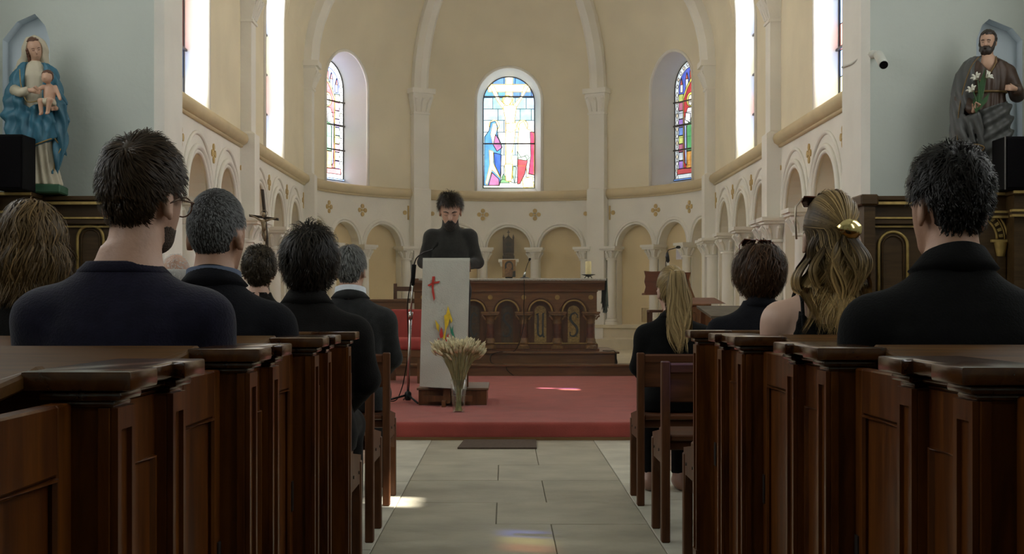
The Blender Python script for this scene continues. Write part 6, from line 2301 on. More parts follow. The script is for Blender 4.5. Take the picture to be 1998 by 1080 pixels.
def trousers(fig, parent, m, h=0.014, seed=3, off=0.014, name='trousers', shoes=M_BLACK):
    def fn(X, Y, Z):
        d = fig.leg_field(X, Y, Z, off, feet=False)
        d = smin(d, np.maximum(loft(X, Y, Z, fig.tab, off * 0.8), Z - (fig.zs + 0.2)), 0.03)
        d = d + wrinkle(X, Y, Z, 0.004, seed)
        return np.maximum(d, 0.085 - Z)
    lo, hi = fig.bounds()
    hi = (hi[0], hi[1], fig.zs + 0.22)
    t = field_obj(name, fn, lo, hi, h, m, parent)
    for hip, kn, an, toe in fig.leg:
        def sf(X, Y, Z, an=an, toe=toe):
            d = cone(X, Y, Z, (an[0], an[1] - 0.035, 0.047), toe, 0.046, 0.040)
            d = smin(d, cone(X, Y, Z, an, (an[0], an[1], 0.06), 0.05, 0.05), 0.02)
            d = np.maximum(d, 0.001 - Z)
            return np.maximum(d, Z - 0.115)
        field_obj('shoe', sf, (an[0] - 0.07, an[1] - 0.1, 0.0), (an[0] + 0.07, toe[1] + 0.06, 0.13), 0.010, shoes, parent)
    return t


def body(fig, parent, m, h=0.0125):
    lo, hi = fig.bounds()
    return field_obj('body', fig.body_field, lo, hi, h, m, parent)
# ------------------------------------------------------------------ the people
def cloth(name, c, sheen=0.1, rough=0.9, bump=0.25, bs=180, var=0.18):
    return mat(name, c, rough, var=var, scale=30, bump=bump, bscale=bs, sheen=sheen, spec=0.12)


M_NAVY = cloth('navy_jersey', (0.010, 0.009, 0.021), 0.15)
M_SUIT = cloth('black_suit', (0.0045, 0.0043, 0.0043), 0.03)
M_SUIT2 = cloth('dark_navy_suit', (0.0072, 0.007, 0.0095), 0.04)
M_SUIT3 = cloth('charcoal_suit', (0.020, 0.020, 0.020), 0.1)
M_COAT = cloth('black_coat', (0.0075, 0.0065, 0.006), 0.04)
M_KNIT = cloth('black_knit', (0.022, 0.022, 0.020), 0.15, bs=120)
M_LACE = cloth('black_lace', (0.006, 0.006, 0.006), 0.05, bump=0.8, bs=90)
M_WSHIRT = cloth('white_shirt', (0.62, 0.64, 0.68), 0.0, bump=0.1, var=0.04)
M_BSHIRT = cloth('blue_grey_shirt', (0.10, 0.12, 0.17), 0.0, bump=0.1, var=0.04)
BLACKHAIR = ((0.014, 0.010, 0.008), (0.018, 0.013, 0.010))
BROWNHAIR = ((0.024, 0.013, 0.006), (0.050, 0.030, 0.015))


def place(px, Y): return PX(px, Y)


# --- man in the navy shirt, head turned towards the aisle
def man_navy():
    Y = 3.06
    fig = Figure(s=0.985, wide=0.93, yaw=-0.33, pitch=-0.05, roll=0.03, seat=0.445, head_s=1.02, head_dx=0.022)
    r = person_root('man with tousled brown hair in a navy shirt, turning towards the aisle', PX(243, Y), Y)
    body(fig, r, M_SKIN, 0.010)
    s = fig.s
    def fn(X, Y_, Z):
        d = fig.torso_field(X, Y_, Z, 0.011, 2.35)
        d = smin(d, fig.arm_field(X, Y_, Z, 0.012, hands=False, upto=0.1), 0.035)
        for sh, el, wr in fig.arm:
            d = smin(d, ellip(X, Y_, Z, (sh[0] * 0.85, -0.015, sh[2] + 0.020), (0.08, 0.055, 0.030)), 0.04)
        d = d + wrinkle(X, Y_, Z, 0.0035, 4, 16)
        return np.maximum(d, fig.zs - 0.0 - Z)
    zcut = lambda y: 1.064 - 0.25 * np.maximum(0, y + 0.02)
    def fn_cut(X, Y_, Z):
        return np.maximum(fn(X, Y_, Z), Z - zcut(Y_))
    lo, hi = fig.bounds()
    sh = field_obj('shirt', fn_cut, (lo[0], lo[1], fig.zs - 0.02), (hi[0], 0.3, fig.hj.z + 0.05), 0.009, M_NAVY, r)
    n = 64
    an = np.arange(n) * 2 * PI / n
    rr_ = np.linspace(0.03, 0.16, 261)
    mb = MB()
    for dz, dr in ((-0.020, 0.001), (-0.016, 0.004), (0.0, 0.0035), (0.003, 0.001), (0.003, -0.008), (-0.008, -0.010)):
        XX = rr_[None] * np.cos(an)[:, None]; YY = rr_[None] * np.sin(an)[:, None] - 0.010
        ZZ = zcut(YY) + min(dz, 0.0)
        ins = fn(XX, YY, ZZ) < 0
        rad = np.array([rr_[np.nonzero(~q)[0].min()] if (~q).any() else 0.1 for q in ins])
        for _ in range(2): rad = (np.roll(rad, 1) + rad + np.roll(rad, -1)) / 3
        for k in range(n):
            y_ = (rad[k] + dr) * math.sin(an[k]) - 0.010
            mb.v.append(((rad[k] + dr) * math.cos(an[k]), y_, float(zcut(y_)) + dz))
    for i in range(5):
        for k in range(n):
            q = (k + 1) % n
            mb.f.append((i * n + k, i * n + q, (i + 1) * n + q, (i + 1) * n + k)); mb.mi.append(0)
    mb.build('neck_band', M_NAVY, sh, smooth=True)
    trousers(fig, r, M_SUIT2)
    def lf(u, rs):
        x, y, z = u[:, 0], u[:, 1], u[:, 2]
        return np.clip(0.036 + 0.040 * z + 0.01 * (y > 0), 0.024, 0.075)
    hair(fig, r, dict(mask=short_mask, capmask=short_cap, length=lf, flow=whorl_flow(0.05, -0.72, 0.70, 0.45, 0.10), lift=lambda u: 0.10 + 0.25 * np.clip(u[:, 2] - 0.3, 0, 1), vol=0.15, clump=0.55, grav=0.03, frizz=0.10, curl=0.10, cfreq=40, cvar=0.3, hug=lambda u: 0.03 + 0.10 * np.clip(u[:, 2] - 0.4, 0, 1)),
         n=6500, seed=4, cols=BROWNHAIR, width=0.0024, segs=6)
    # stubble along the jaw
    def jaw(X, Y_, Z):
        x, y, z = to_frame(X, Y_, Z, fig.Rh, fig.hj)
        k = fig.hs
        x, y, z = x / k, y / k, z / k
        d = fig.head_field(X, Y_, Z) - 0.0013
        cut = np.maximum(np.maximum(z - (0.060 + 0.25 * (0.02 - y).clip(0, .05)), 0.012 - y), -(z + 0.02))
        mouth = 0.028 - np.sqrt(x ** 2 + (z - 0.05) ** 2)
        return np.maximum(np.maximum(d, cut * k), mouth * k)
    c = fig.hc((0, 0.06, 0.05))
    field_obj('beard', jaw, (c.x - 0.11, c.y - 0.11, c.z - 0.1), (c.x + 0.11, c.y + 0.11, c.z + 0.1), 0.006, mat('brown_stubble', (0.075, 0.048, 0.032), 0.8, var=0.3, scale=150, bump=0.8, bscale=220), r)
    # spectacles
    g = empty('spectacles', tuple(r.location))
    tag(g, 'thin brown framed spectacles worn by the man in the navy shirt', 'glasses')
    M_FR = mat('brown_frame', (0.10, 0.045, 0.02), 0.3, var=0.3, scale=30)
    for sg in (-1, 1):
        cen = (sg * 0.034, 0.131, 0.112)
        MB().tube([fig.hc((cen[0] + 0.025 * math.cos(a), cen[1] - 0.004 * abs(math.cos(a)), cen[2] + 0.022 * math.sin(a))) for a in [q * PI / 10 for q in range(21)]], 0.0018, 6).build('rim', M_FR, g, smooth=True)
        mb = MB()
        mb.add([fig.hc((cen[0] + 0.024 * math.cos(a), cen[1], cen[2] + 0.021 * math.sin(a))) for a in [q * PI / 10 for q in range(20)]], [tuple(range(20))])
        mb.build('lens', gm, g)
        MB().tube([fig.hc((sg * 0.060, 0.128, 0.118)), fig.hc((sg * 0.080, 0.10, 0.119)), fig.hc((sg * 0.084, 0.03, 0.118)), fig.hc((sg * 0.084, -0.005, 0.105))], 0.0022, 6).build('temple', M_FR, g, smooth=True)
    MB().tube([fig.hc((-0.010, 0.133, 0.116)), fig.hc((0, 0.137, 0.119)), fig.hc((0.010, 0.133, 0.116))], 0.0018, 6).build('bridge', M_FR, g, smooth=True)


# --- dark haired man in a black suit
def man_black():
    Y = 3.12
    fig = Figure(s=0.965, wide=1.0, yaw=0.20, pitch=-0.04, roll=0.04, seat=0.445, head_s=1.0)
    r = person_root('man with curly black hair in a black suit seen from behind', PX(1858, Y), Y)
    body(fig, r, M_SKIN2, 0.010)
    jacket(fig, r, M_SUIT, 5, h=0.009, collar=0.036, amp=0.003)
    trousers(fig, r, M_SUIT)
    def lf(u, rs): return np.clip(0.032 + 0.045 * u[:, 2], 0.014, 0.08)
    hair(fig, r, dict(mask=short_mask, capmask=short_cap, length=lf, flow=whorl_flow(0.0, -0.6, 0.8, 0.2, 0.2), lift=lambda u: 0.12 + 0.3 * np.clip(u[:, 2], 0, 1), vol=0.17, clump=0.8, grav=0.04, frizz=0.2, curl=0.55, cfreq=110, cvar=0.25, hug=lambda u: 0.05 + 0.14 * np.clip(u[:, 2] - 0.2, 0, 1)),
         n=6500, seed=9, cols=((0.0085, 0.007, 0.006), (0.014, 0.011, 0.009)), width=0.0024, segs=8)


# --- grey haired man in a dark suit
def man_grey():
    Y = 4.02
    fig = Figure(s=0.935, wide=0.98, yaw=-0.20, pitch=-0.02, roll=0.0, seat=0.445, head_s=1.03, knee=0.36)
    r = person_root('man with short grey hair and a receding crown in a dark suit', PX(418, Y), Y)
    body(fig, r, M_SKIN2, 0.011)
    j = jacket(fig, r, M_SUIT2, 6, h=0.010, collar=0.032)
    shirt_collar(fig, r, M_BSHIRT, 0.026)
    trousers(fig, r, M_SUIT2)
    hair(fig, r, dict(mask=short_mask, capmask=short_cap, length=lambda u, rs: np.full(len(u), 0.013), flow=whorl_flow(0, -0.5, 0.85, 0.3, 0.3), lift=0.15, vol=0.03, clump=0.15, grav=0.06, frizz=0.15, cvar=0.2,
                      grey=lambda u: np.clip(0.35 + 0.7 * np.abs(u[:, 0]) + 0.1 * u[:, 2], 0, 0.95), greycol=(0.17, 0.17, 0.17)),
         n=6000, seed=2, cols=((0.035, 0.032, 0.030), (0.05, 0.047, 0.045)), width=0.0022, segs=4, rough=0.6)


# --- grey haired man with a white collar
def man_collar():
    Y = 6.95
    fig = Figure(s=0.90, wide=1.0, yaw=-0.12, pitch=0.06, roll=-0.02, seat=0.445, head_s=1.0)
    r = person_root('grey haired man with a white shirt collar above a charcoal suit', PX(684, Y), Y)
    body(fig, r, M_SKIN, 0.0125)
    jacket(fig, r, M_SUIT3, 7, h=0.0125, collar=0.03, amp=0.005)
    shirt_collar(fig, r, M_WSHIRT, 0.040)
    trousers(fig, r, M_SUIT3)
    hair(fig, r, dict(mask=short_mask, capmask=short_cap, length=lambda u, rs: np.clip(0.03 + 0.02 * u[:, 2], 0.015, 0.05), flow=whorl_flow(0, -0.2, 0.97, 0.2, 0.6), lift=0.25, vol=0.09, clump=0.3, grav=0.12, frizz=0.15, cvar=0.25, hug=0.05,
                      grey=lambda u: np.full(len(u), 0.7), greycol=(0.20, 0.20, 0.19)), n=3000, seed=3, cols=((0.05, 0.048, 0.044), (0.07, 0.067, 0.06)), width=0.0036, segs=5, rough=0.55)


# --- tousled black hair
def person_tousled():
    Y = 5.02
    fig = Figure(s=0.885, wide=1.02, yaw=-0.1, pitch=0.14, roll=0.06, seat=0.445, head_s=1.02, sh_drop=0.02)
    r = person_root('person with tousled black hair in a black coat on the front bench', PX(600, Y), Y)
    body(fig, r, M_SKIN, 0.012)
    jacket(fig, r, M_COAT, 8, h=0.011, collar=0.040, amp=0.005, off=0.020)
    trousers(fig, r, M_COAT)
    def m(v):
        x, y, z = v[:, 0], v[:, 1], v[:, 2]
        return ~(((y > 0.25) & (z < 0.5)) | (z < -0.85) | ((np.abs(x) > 0.8) & (z < -0.2) & (y > 0)))
    hair(fig, r, dict(mask=m, capmask=short_cap, length=lambda u, rs: np.clip(0.10 + 0.05 * u[:, 2], 0.05, 0.16), flow=whorl_flow(0.1, -0.4, 0.9, 0.4, 0.3), lift=lambda u: 0.2 + 0.2 * np.clip(u[:, 2], 0, 1), vol=0.42, clump=0.8, grav=0.14, frizz=0.2, curl=0.4, cfreq=45, cvar=0.35, hug=0.10),
         n=5000, seed=11, cols=((0.013, 0.010, 0.008), (0.022, 0.016, 0.011)), width=0.0030, segs=9)


# --- curly dark hair, only the head rises above the others
def person_curly():
    Y = 6.95
    fig = Figure(s=0.90, wide=0.92, yaw=0.0, pitch=0.0, seat=0.445, head_s=1.0, female=True)
    r = person_root('person with short dark curly hair before the standing crucifix', PX(505, Y), Y)
    body(fig, r, M_SKIN, 0.013)
    jacket(fig, r, M_COAT, 12, h=0.0135, collar=0.0)
    trousers(fig, r, M_COAT)
    hair(fig, r, dict(mask=short_mask, capmask=short_cap, length=lambda u, rs: np.clip(0.06 + 0.03 * u[:, 2], 0.04, 0.09), flow=whorl_flow(0, -0.5, 0.85, 0.4, 0.2), lift=0.3, vol=0.22, clump=0.9, grav=0.05, frizz=0.3, curl=0.8, cfreq=120, cvar=0.35, hug=0.10),
         n=3200, seed=12, cols=((0.022, 0.016, 0.010), (0.05, 0.035, 0.02)), width=0.0036, segs=8)


def person_white():
    Y = 6.95
    fig = Figure(s=0.85, wide=0.92, yaw=0.0, pitch=0.0, seat=0.445, female=False, head_s=0.98)
    r = person_root('nearly bald person with thin white hair beyond the navy shirt', PX(342, Y), Y)
    body(fig, r, M_SKIN, 0.013)
    jacket(fig, r, M_SUIT3, 13, h=0.0135, collar=0.03)
    trousers(fig, r, M_SUIT3)
    hair(fig, r, dict(mask=short_mask, capmask=lambda x, y, z: np.maximum(short_cap(x, y, z), z - 0.2), length=lambda u, rs: np.full(len(u), 0.014), flow=whorl_flow(), lift=0.3, vol=0.02, clump=0.2, frizz=0.3, cvar=0.15), n=900, seed=13, cols=((0.45, 0.43, 0.40), (0.5, 0.48, 0.45)), width=0.0022, segs=3)


# --- woman with light brown curls
def woman_curls():
    Y = 4.0
    fig = Figure(s=0.90, wide=1.02, yaw=0.12, pitch=0.05, seat=0.445, female=True, head_s=1.06, knee=0.36)
    r = person_root('woman with light brown wavy hair in black beside the navy shirt', PX(62, Y), Y)
    body(fig, r, M_SKIN, 0.012)
    jacket(fig, r, M_COAT, 14, h=0.012, collar=0.03)
    trousers(fig, r, M_COAT)
    def m(v):
        x, y, z = v[:, 0], v[:, 1], v[:, 2]
        return ~(((y > 0.35) & (z < 0.45)) | (z < -0.6) | ((np.abs(x) > 0.85) & (z < -0.3) & (y > 0.1)))
    hair(fig, r, dict(mask=m, capmask=short_cap, length=lambda u, rs: np.clip(0.20 + 0.09 * u[:, 2], 0.10, 0.30), flow=whorl_flow(0.0, 0.25, 0.95, 0.25, 0.5), lift=0.2, vol=0.30, clump=0.5, grav=0.25, frizz=0.12, curl=0.5, cfreq=48, cvar=0.35, hug=0.10, hugtop=True, body=True),
         n=5200, seed=15, cols=((0.065, 0.040, 0.018), (0.20, 0.125, 0.052)), width=0.0034, segs=14)


# --- woman with the gold clip
def woman_clip():
    Y = 4.12
    fig = Figure(s=0.925, wide=1.02, yaw=-0.05, pitch=-0.03, roll=0.02, seat=0.445, female=True, head_s=1.10, sh_drop=-0.022)
    fig.hj = fig.hj - Vector((0, 0, 0.020))
    r = person_root('woman with long ombre hair, gold clip and black lace top', PX(1622, Y), Y)
    body(fig, r, mat('light_skin', (0.56, 0.36, 0.27), 0.45, var=0.08, scale=14), 0.010)
    zs, s = fig.zs, fig.s
    def fn(X, Y_, Z):
        d = fig.torso_field(X, Y_, Z, 0.007, 2.3)
        top = zs + 0.500 * s + 0.045 * np.clip(np.abs(X) / 0.11, 0, 1) ** 1.5 + 0.004 * np.sin(X * 160) - 0.16 * np.clip((np.abs(X) - 0.112) / 0.045, 0, 1) + 0.02 * (Y_ > 0)
        d = np.maximum(d + wrinkle(X, Y_, Z, 0.002, 3, 30), Z - top)
        return np.maximum(d, zs - Z)
    lo, hi = fig.bounds()
    tp = field_obj('lace_top', fn, (-0.24, -0.2, zs - 0.02), (0.24, 0.2, zs + 0.60), 0.008, M_LACE, r)
    for sg in (-1, 1):
        x = sg * 0.115 * s
        MB().tube(bez([(x, -0.112, zs + 0.50 * s), (x * 1.0, -0.100, zs + 0.55 * s), (x * 0.98, -0.072, zs + 0.595 * s), (x * 0.97, 0.0, zs + 0.622 * s), (x, 0.07, zs + 0.56 * s), (x, 0.105, zs + 0.45 * s)], 6), 0.0055, 6).build('shoulder_strap', M_LACE, tp, smooth=True)
    trousers(fig, r, M_SUIT, name='skirt')
    # hair: top combed back into the clip, the rest falling in waves
    clip_u = np.array((0.26, -0.95, -0.10))
    def m(v):
        x, y, z = v[:, 0], v[:, 1], v[:, 2]
        return ~(((y > 0.35) & (z < 0.5)) | (z < -0.55) | ((np.abs(x) > 0.85) & (z < -0.3) & (y > 0.2)))
    E = np.array((0.081, 0.103, 0.108))
    cp = clip_u * E * 1.10
    def flow(u, rs):
        up = u[:, 2] > -0.05
        f = np.where(up[:, None], cp[None] - u * E, np.array((0, -0.35, -1.0))[None] + np.stack([u[:, 0] * 0.5, u[:, 1] * 0, u[:, 2] * 0], 1))
        return f
    def guide(p, d, t, u, L):
        up = u[:, 2] > -0.05
        to = cp[None] - p
        dist = np.linalg.norm(to, axis=1)
        go = up & (p[:, 2] > cp[2] + 0.006) & (dist > 0.012)
        d = d.copy()
        d[go] = to[go] / dist[go][:, None] + 0.25 * d[go]
        fall = ~go
        d[fall] += np.array((0.0, -0.02, -0.55))
        # spread and soft waves
        d[fall, 0] += 0.45 * np.sin(p[fall, 2] * 34 + np.floor(u[fall, 0] * 4) * 2.1 + np.floor(u[fall, 2] * 3) * 1.3) + 0.05 * u[fall, 0]
        d[fall, 1] += 0.22 * np.sin(p[fall, 2] * 30 + np.floor(u[fall, 0] * 4) * 3)
        return d
    hair(fig, r, dict(mask=m, capmask=short_cap, length=lambda u, rs: np.where(u[:, 2] > -0.05, 0.345 + 0.10 * u[:, 2] + 0.06 * (u[:, 1] > 0.1), 0.27), flow=flow, guide=guide, lift=0.06, vol=0.13, clump=0.10, grav=0.05, frizz=0.05, cvar=0.28, body=True, bodyoff=0.014, ombre=True),
         n=5200, seed=21, cols=((0.070, 0.045, 0.021), (0.42, 0.28, 0.115)), width=0.0032, segs=26, rough=0.4)
    # loose strand drifting over the shoulder
    cl = fig.hc(tuple(cp * 1.12 + np.array((0, 0.014 - 0.004, 0.145))))
    ax = Vector((1, 0, 0)); n_ = Vector((0.12, -1, 0.15)).normalized(); ax = (ax - n_ * ax.dot(n_)).normalized(); up = n_.cross(ax)
    if up.z < 0: up = -up
    mb = MB()
    pl = [(-0.040, 0.008), (-0.022, 0.026), (0.0, 0.034), (0.024, 0.028), (0.040, 0.010), (0.036, -0.010), (0.020, -0.026), (-0.004, -0.026), (-0.028, -0.010)]
    N = len(pl)
    vs = [cl + n_ * 0.010 + ax * a + up * b for a, b in pl] + [cl + n_ * (0.018 - 0.15 * (a * 0.9) ** 2 * 10) + ax * a * 0.92 + up * b * 0.92 for a, b in pl] + [cl + n_ * 0.024 + ax * 0.0 + up * 0.003, cl + n_ * 0.026 + ax * 0.004 + up * 0.02, cl + n_ * 0.026 - up * 0.015]
    fs = [(i, (i + 1) % N, N + (i + 1) % N, N + i) for i in range(N)] + [(N + i, N + (i + 1) % N, 2 * N) for i in range(N)] + [tuple(range(N))[::-1]]
    mb.add(vs, fs)
    mb.build('hair_clip', mat('polished_gold', (0.80, 0.62, 0.28), 0.16, metal=1.0, var=0.05, scale=5), r, smooth=True)
    sunglasses(fig, r.location, 'dark sunglasses pushed up on the long ombre hair', (-0.014, 0.045, 0.228), 0.9, side=-1)


def sunglasses(fig, loc, label, c, tilt, side=0):
    """sunglasses pushed up on top of the head"""
    g = empty('sunglasses', tuple(loc))
    tag(g, label, 'sunglasses')
    M_SG = mat('dark_brown_lens', (0.035, 0.012, 0.006), 0.12, var=0.2, scale=20, coat=0.5)
    M_SF = mat('tortoise_frame', (0.12, 0.03, 0.012), 0.2, var=0.5, scale=60, coat=0.5)
    cv, sv = math.cos(tilt), math.sin(tilt)
    def q(x, y, z):      # local frame of the glasses: x across, y forward, z up, tipped back
        return fig.hc((c[0] + x, c[1] + y * cv - z * sv, c[2] + y * sv + z * cv))
    for sg in (-1, 1):
        poly = [(-0.028, 0.018), (0.028, 0.020), (0.032, 0.0), (0.022, -0.024), (-0.010, -0.026), (-0.028, -0.010)]
        mb = MB()
        mb.add([q(sg * (0.036 + a), 0.012 - 0.25 * abs(a), b) for a, b in poly] + [q(sg * (0.036 + a), 0.008 - 0.25 * abs(a), b) for a, b in poly], [(0, 1, 2, 3, 4, 5), (11, 10, 9, 8, 7, 6)] + [(i, 6 + i, 6 + (i + 1) % 6, (i + 1) % 6) for i in range(6)])
        mb.build('lens', M_SG, g)
        MB().tube([q(sg * (0.036 + a), 0.011 - 0.25 * abs(a), b) for a, b in poly + poly[:1]], 0.0028, 6).build('rim', M_SF, g, smooth=True)
        MB().tube([q(sg * 0.068, 0.004, 0.012), q(sg * 0.088, -0.02, 0.004), q(sg * 0.092, -0.06, -0.012), q(sg * 0.088, -0.11, -0.045)], 0.003, 6).build('temple', mat('pale_temple', (0.5, 0.4, 0.3), 0.25, metal=0.4) if side else M_SF, g, smooth=True)
    MB().tube([q(-0.010, 0.010, 0.010), q(0, 0.014, 0.012), q(0.010, 0.010, 0.010)], 0.003, 6).build('bridge', M_SF, g, smooth=True)


# --- dark red brown bob with sunglasses
def person_bob():
    Y = 5.9
    fig = Figure(s=0.83, wide=1.24, yaw=0.25, pitch=-0.02, roll=0.03, seat=0.445, female=True, head_s=1.12)
    r = person_root('person with a full dark red brown bob in a charcoal blazer', PX(1483, Y), Y)
    body(fig, r, M_SKIN2, 0.012)
    jacket(fig, r, M_SUIT2, 15, h=0.0115, collar=0.035)
    trousers(fig, r, M_SUIT2)
    def m(v):
        x, y, z = v[:, 0], v[:, 1], v[:, 2]
        return ~(((y > 0.35) & (z < 0.5)) | (z < -0.75) | ((np.abs(x) > 0.85) & (z < -0.35) & (y > 0.2)))
    hair(fig, r, dict(mask=m, capmask=short_cap, length=lambda u, rs: np.clip(0.135 + 0.075 * u[:, 2], 0.05, 0.23), flow=whorl_flow(0, 0.1, 1.0, 0.2, 0.6), lift=0.2, vol=0.40, clump=0.6, grav=0.16, frizz=0.18, curl=0.5, cfreq=55, cvar=0.4, hug=0.16),
         n=5200, seed=31, cols=((0.024, 0.012, 0.006), (0.070, 0.033, 0.015)), width=0.0034, segs=12)
    sunglasses(fig, r.location, 'brown sunglasses pushed up on the dark red brown bob', (0.0, 0.050, 0.258), 0.9)


# --- blonde ponytail
def person_ponytail():
    Y = 6.95
    fig = Figure(s=0.745, wide=1.14, yaw=0.10, pitch=-0.06, roll=-0.03, seat=0.445, female=True, head_s=1.14)
    r = person_root('person with a long blonde ponytail in a black blazer', PX(1314, Y), Y)
    body(fig, r, mat('light_skin', (0.56, 0.36, 0.27)), 0.012)
    jacket(fig, r, M_SUIT, 16, h=0.0115, collar=0.030)
    trousers(fig, r, M_SUIT, shoes=mat('nude_shoe', (0.35, 0.2, 0.15), 0.4))
    E = np.array((0.081, 0.103, 0.108))
    tie_u = np.array((0.06, -0.86, 0.52))
    cp = tie_u * E * 1.12
    def m(v):
        x, y, z = v[:, 0], v[:, 1], v[:, 2]
        return ~(((y > 0.30) & (z < 0.5)) | (z < -0.72) | ((np.abs(x) > 0.70) & (z < -0.1) & (y > -0.25)))
    def flow(u, rs): return cp[None] - u * E
    st = dict(mask=m, capmask=short_cap, length=lambda u, rs: np.linalg.norm(cp[None] - u * E, axis=1) * 1.25, flow=flow, lift=0.04, vol=0.07, clump=0.06, grav=0.0, frizz=0.03, cvar=0.25,
              guide=lambda p, d, t, u, L: (cp[None] - p) / (np.linalg.norm(cp[None] - p, axis=1)[:, None] + 0.004) + 0.25 * d)
    hair(fig, r, st, n=3600, seed=41, cols=((0.20, 0.135, 0.060), (0.34, 0.24, 0.11)), width=0.0032, segs=10, rough=0.38)
    # the tail itself
    rs = np.random.RandomState(5)
    mb = MB()
    c0 = Vector(fig.hc(tuple(cp + np.array((0, 0.014, 0.145)))))
    n, segs = 900, 16
    Vs, Qs, Cs = [], [], []
    ln = 0.40
    for k in range(n):
        a = rs.uniform(0, 2 * PI); rr = math.sqrt(rs.rand())
        L = ln * rs.uniform(0.72, 1.04)
        base = c0
        pth = []
        for j in range(segs + 1):
            t = j / segs
            bul = 0.010 + 0.042 * math.sin(PI * min(1, t * 0.85 + 0.06)) ** 0.8
            out = -0.035 * math.sin(min(1, t * 4) * PI / 2) - 0.012 * t
            wav = 0.014 * math.sin(t * 11 + math.floor(a * 1.6) * 1.7) * t
            pth.append(base + Vector((math.cos(a) * rr * bul * 1.25 + wav + 0.012 * t, out + math.sin(a) * rr * bul * 0.7, 0.022 * math.sin(min(1, t * 5) * PI) - L * max(0, t - 0.04))))
        w = 0.0035 * rs.uniform(0.6, 1.3)
        side = Vector((math.cos(a + 1.57), 0.35 * math.sin(a + 1.57), 0)).normalized()
        if abs(math.sin(a)) > 0.9: side = Vector((1, 0, 0))
        b0 = len(Vs)
        cm = math.exp(rs.normal(0, 0.28))
        for j, q in enumerate(pth):
            t = j / segs
            ww = w * (1 if t < 0.8 else (1.03 - t) / 0.23) / 2
            Vs += [tuple(q - side * ww), tuple(q + side * ww)]
            c = [(0.27 + 0.20 * t) * cm, (0.185 + 0.15 * t) * cm, (0.085 + 0.075 * t) * cm]
            Cs += [c, c]
        Qs += [(b0 + 2 * j, b0 + 2 * j + 1, b0 + 2 * j + 3, b0 + 2 * j + 2) for j in range(segs)]
    me = np_mesh('ponytail', Vs, Qs)
    at = me.attributes.new('hair_col', 'FLOAT_COLOR', 'POINT')
    at.data.foreach_set('color', np.concatenate([np.clip(np.array(Cs), 0, 1), np.ones((len(Cs), 1))], 1).astype(np.float32).ravel())
    o = link('ponytail', me, hair_mat(0.38), r)
    o['kind'] = 'stuff'
    MB().tube([c0 + Vector((0.014 * math.cos(a), 0.009 * math.sin(a) - 0.008, 0.012 * math.sin(a))) for a in [q * PI / 8 for q in range(17)]], 0.006, 6).build('hair_tie', mat('beige_tie', (0.45, 0.36, 0.22), 0.8), r, smooth=True)


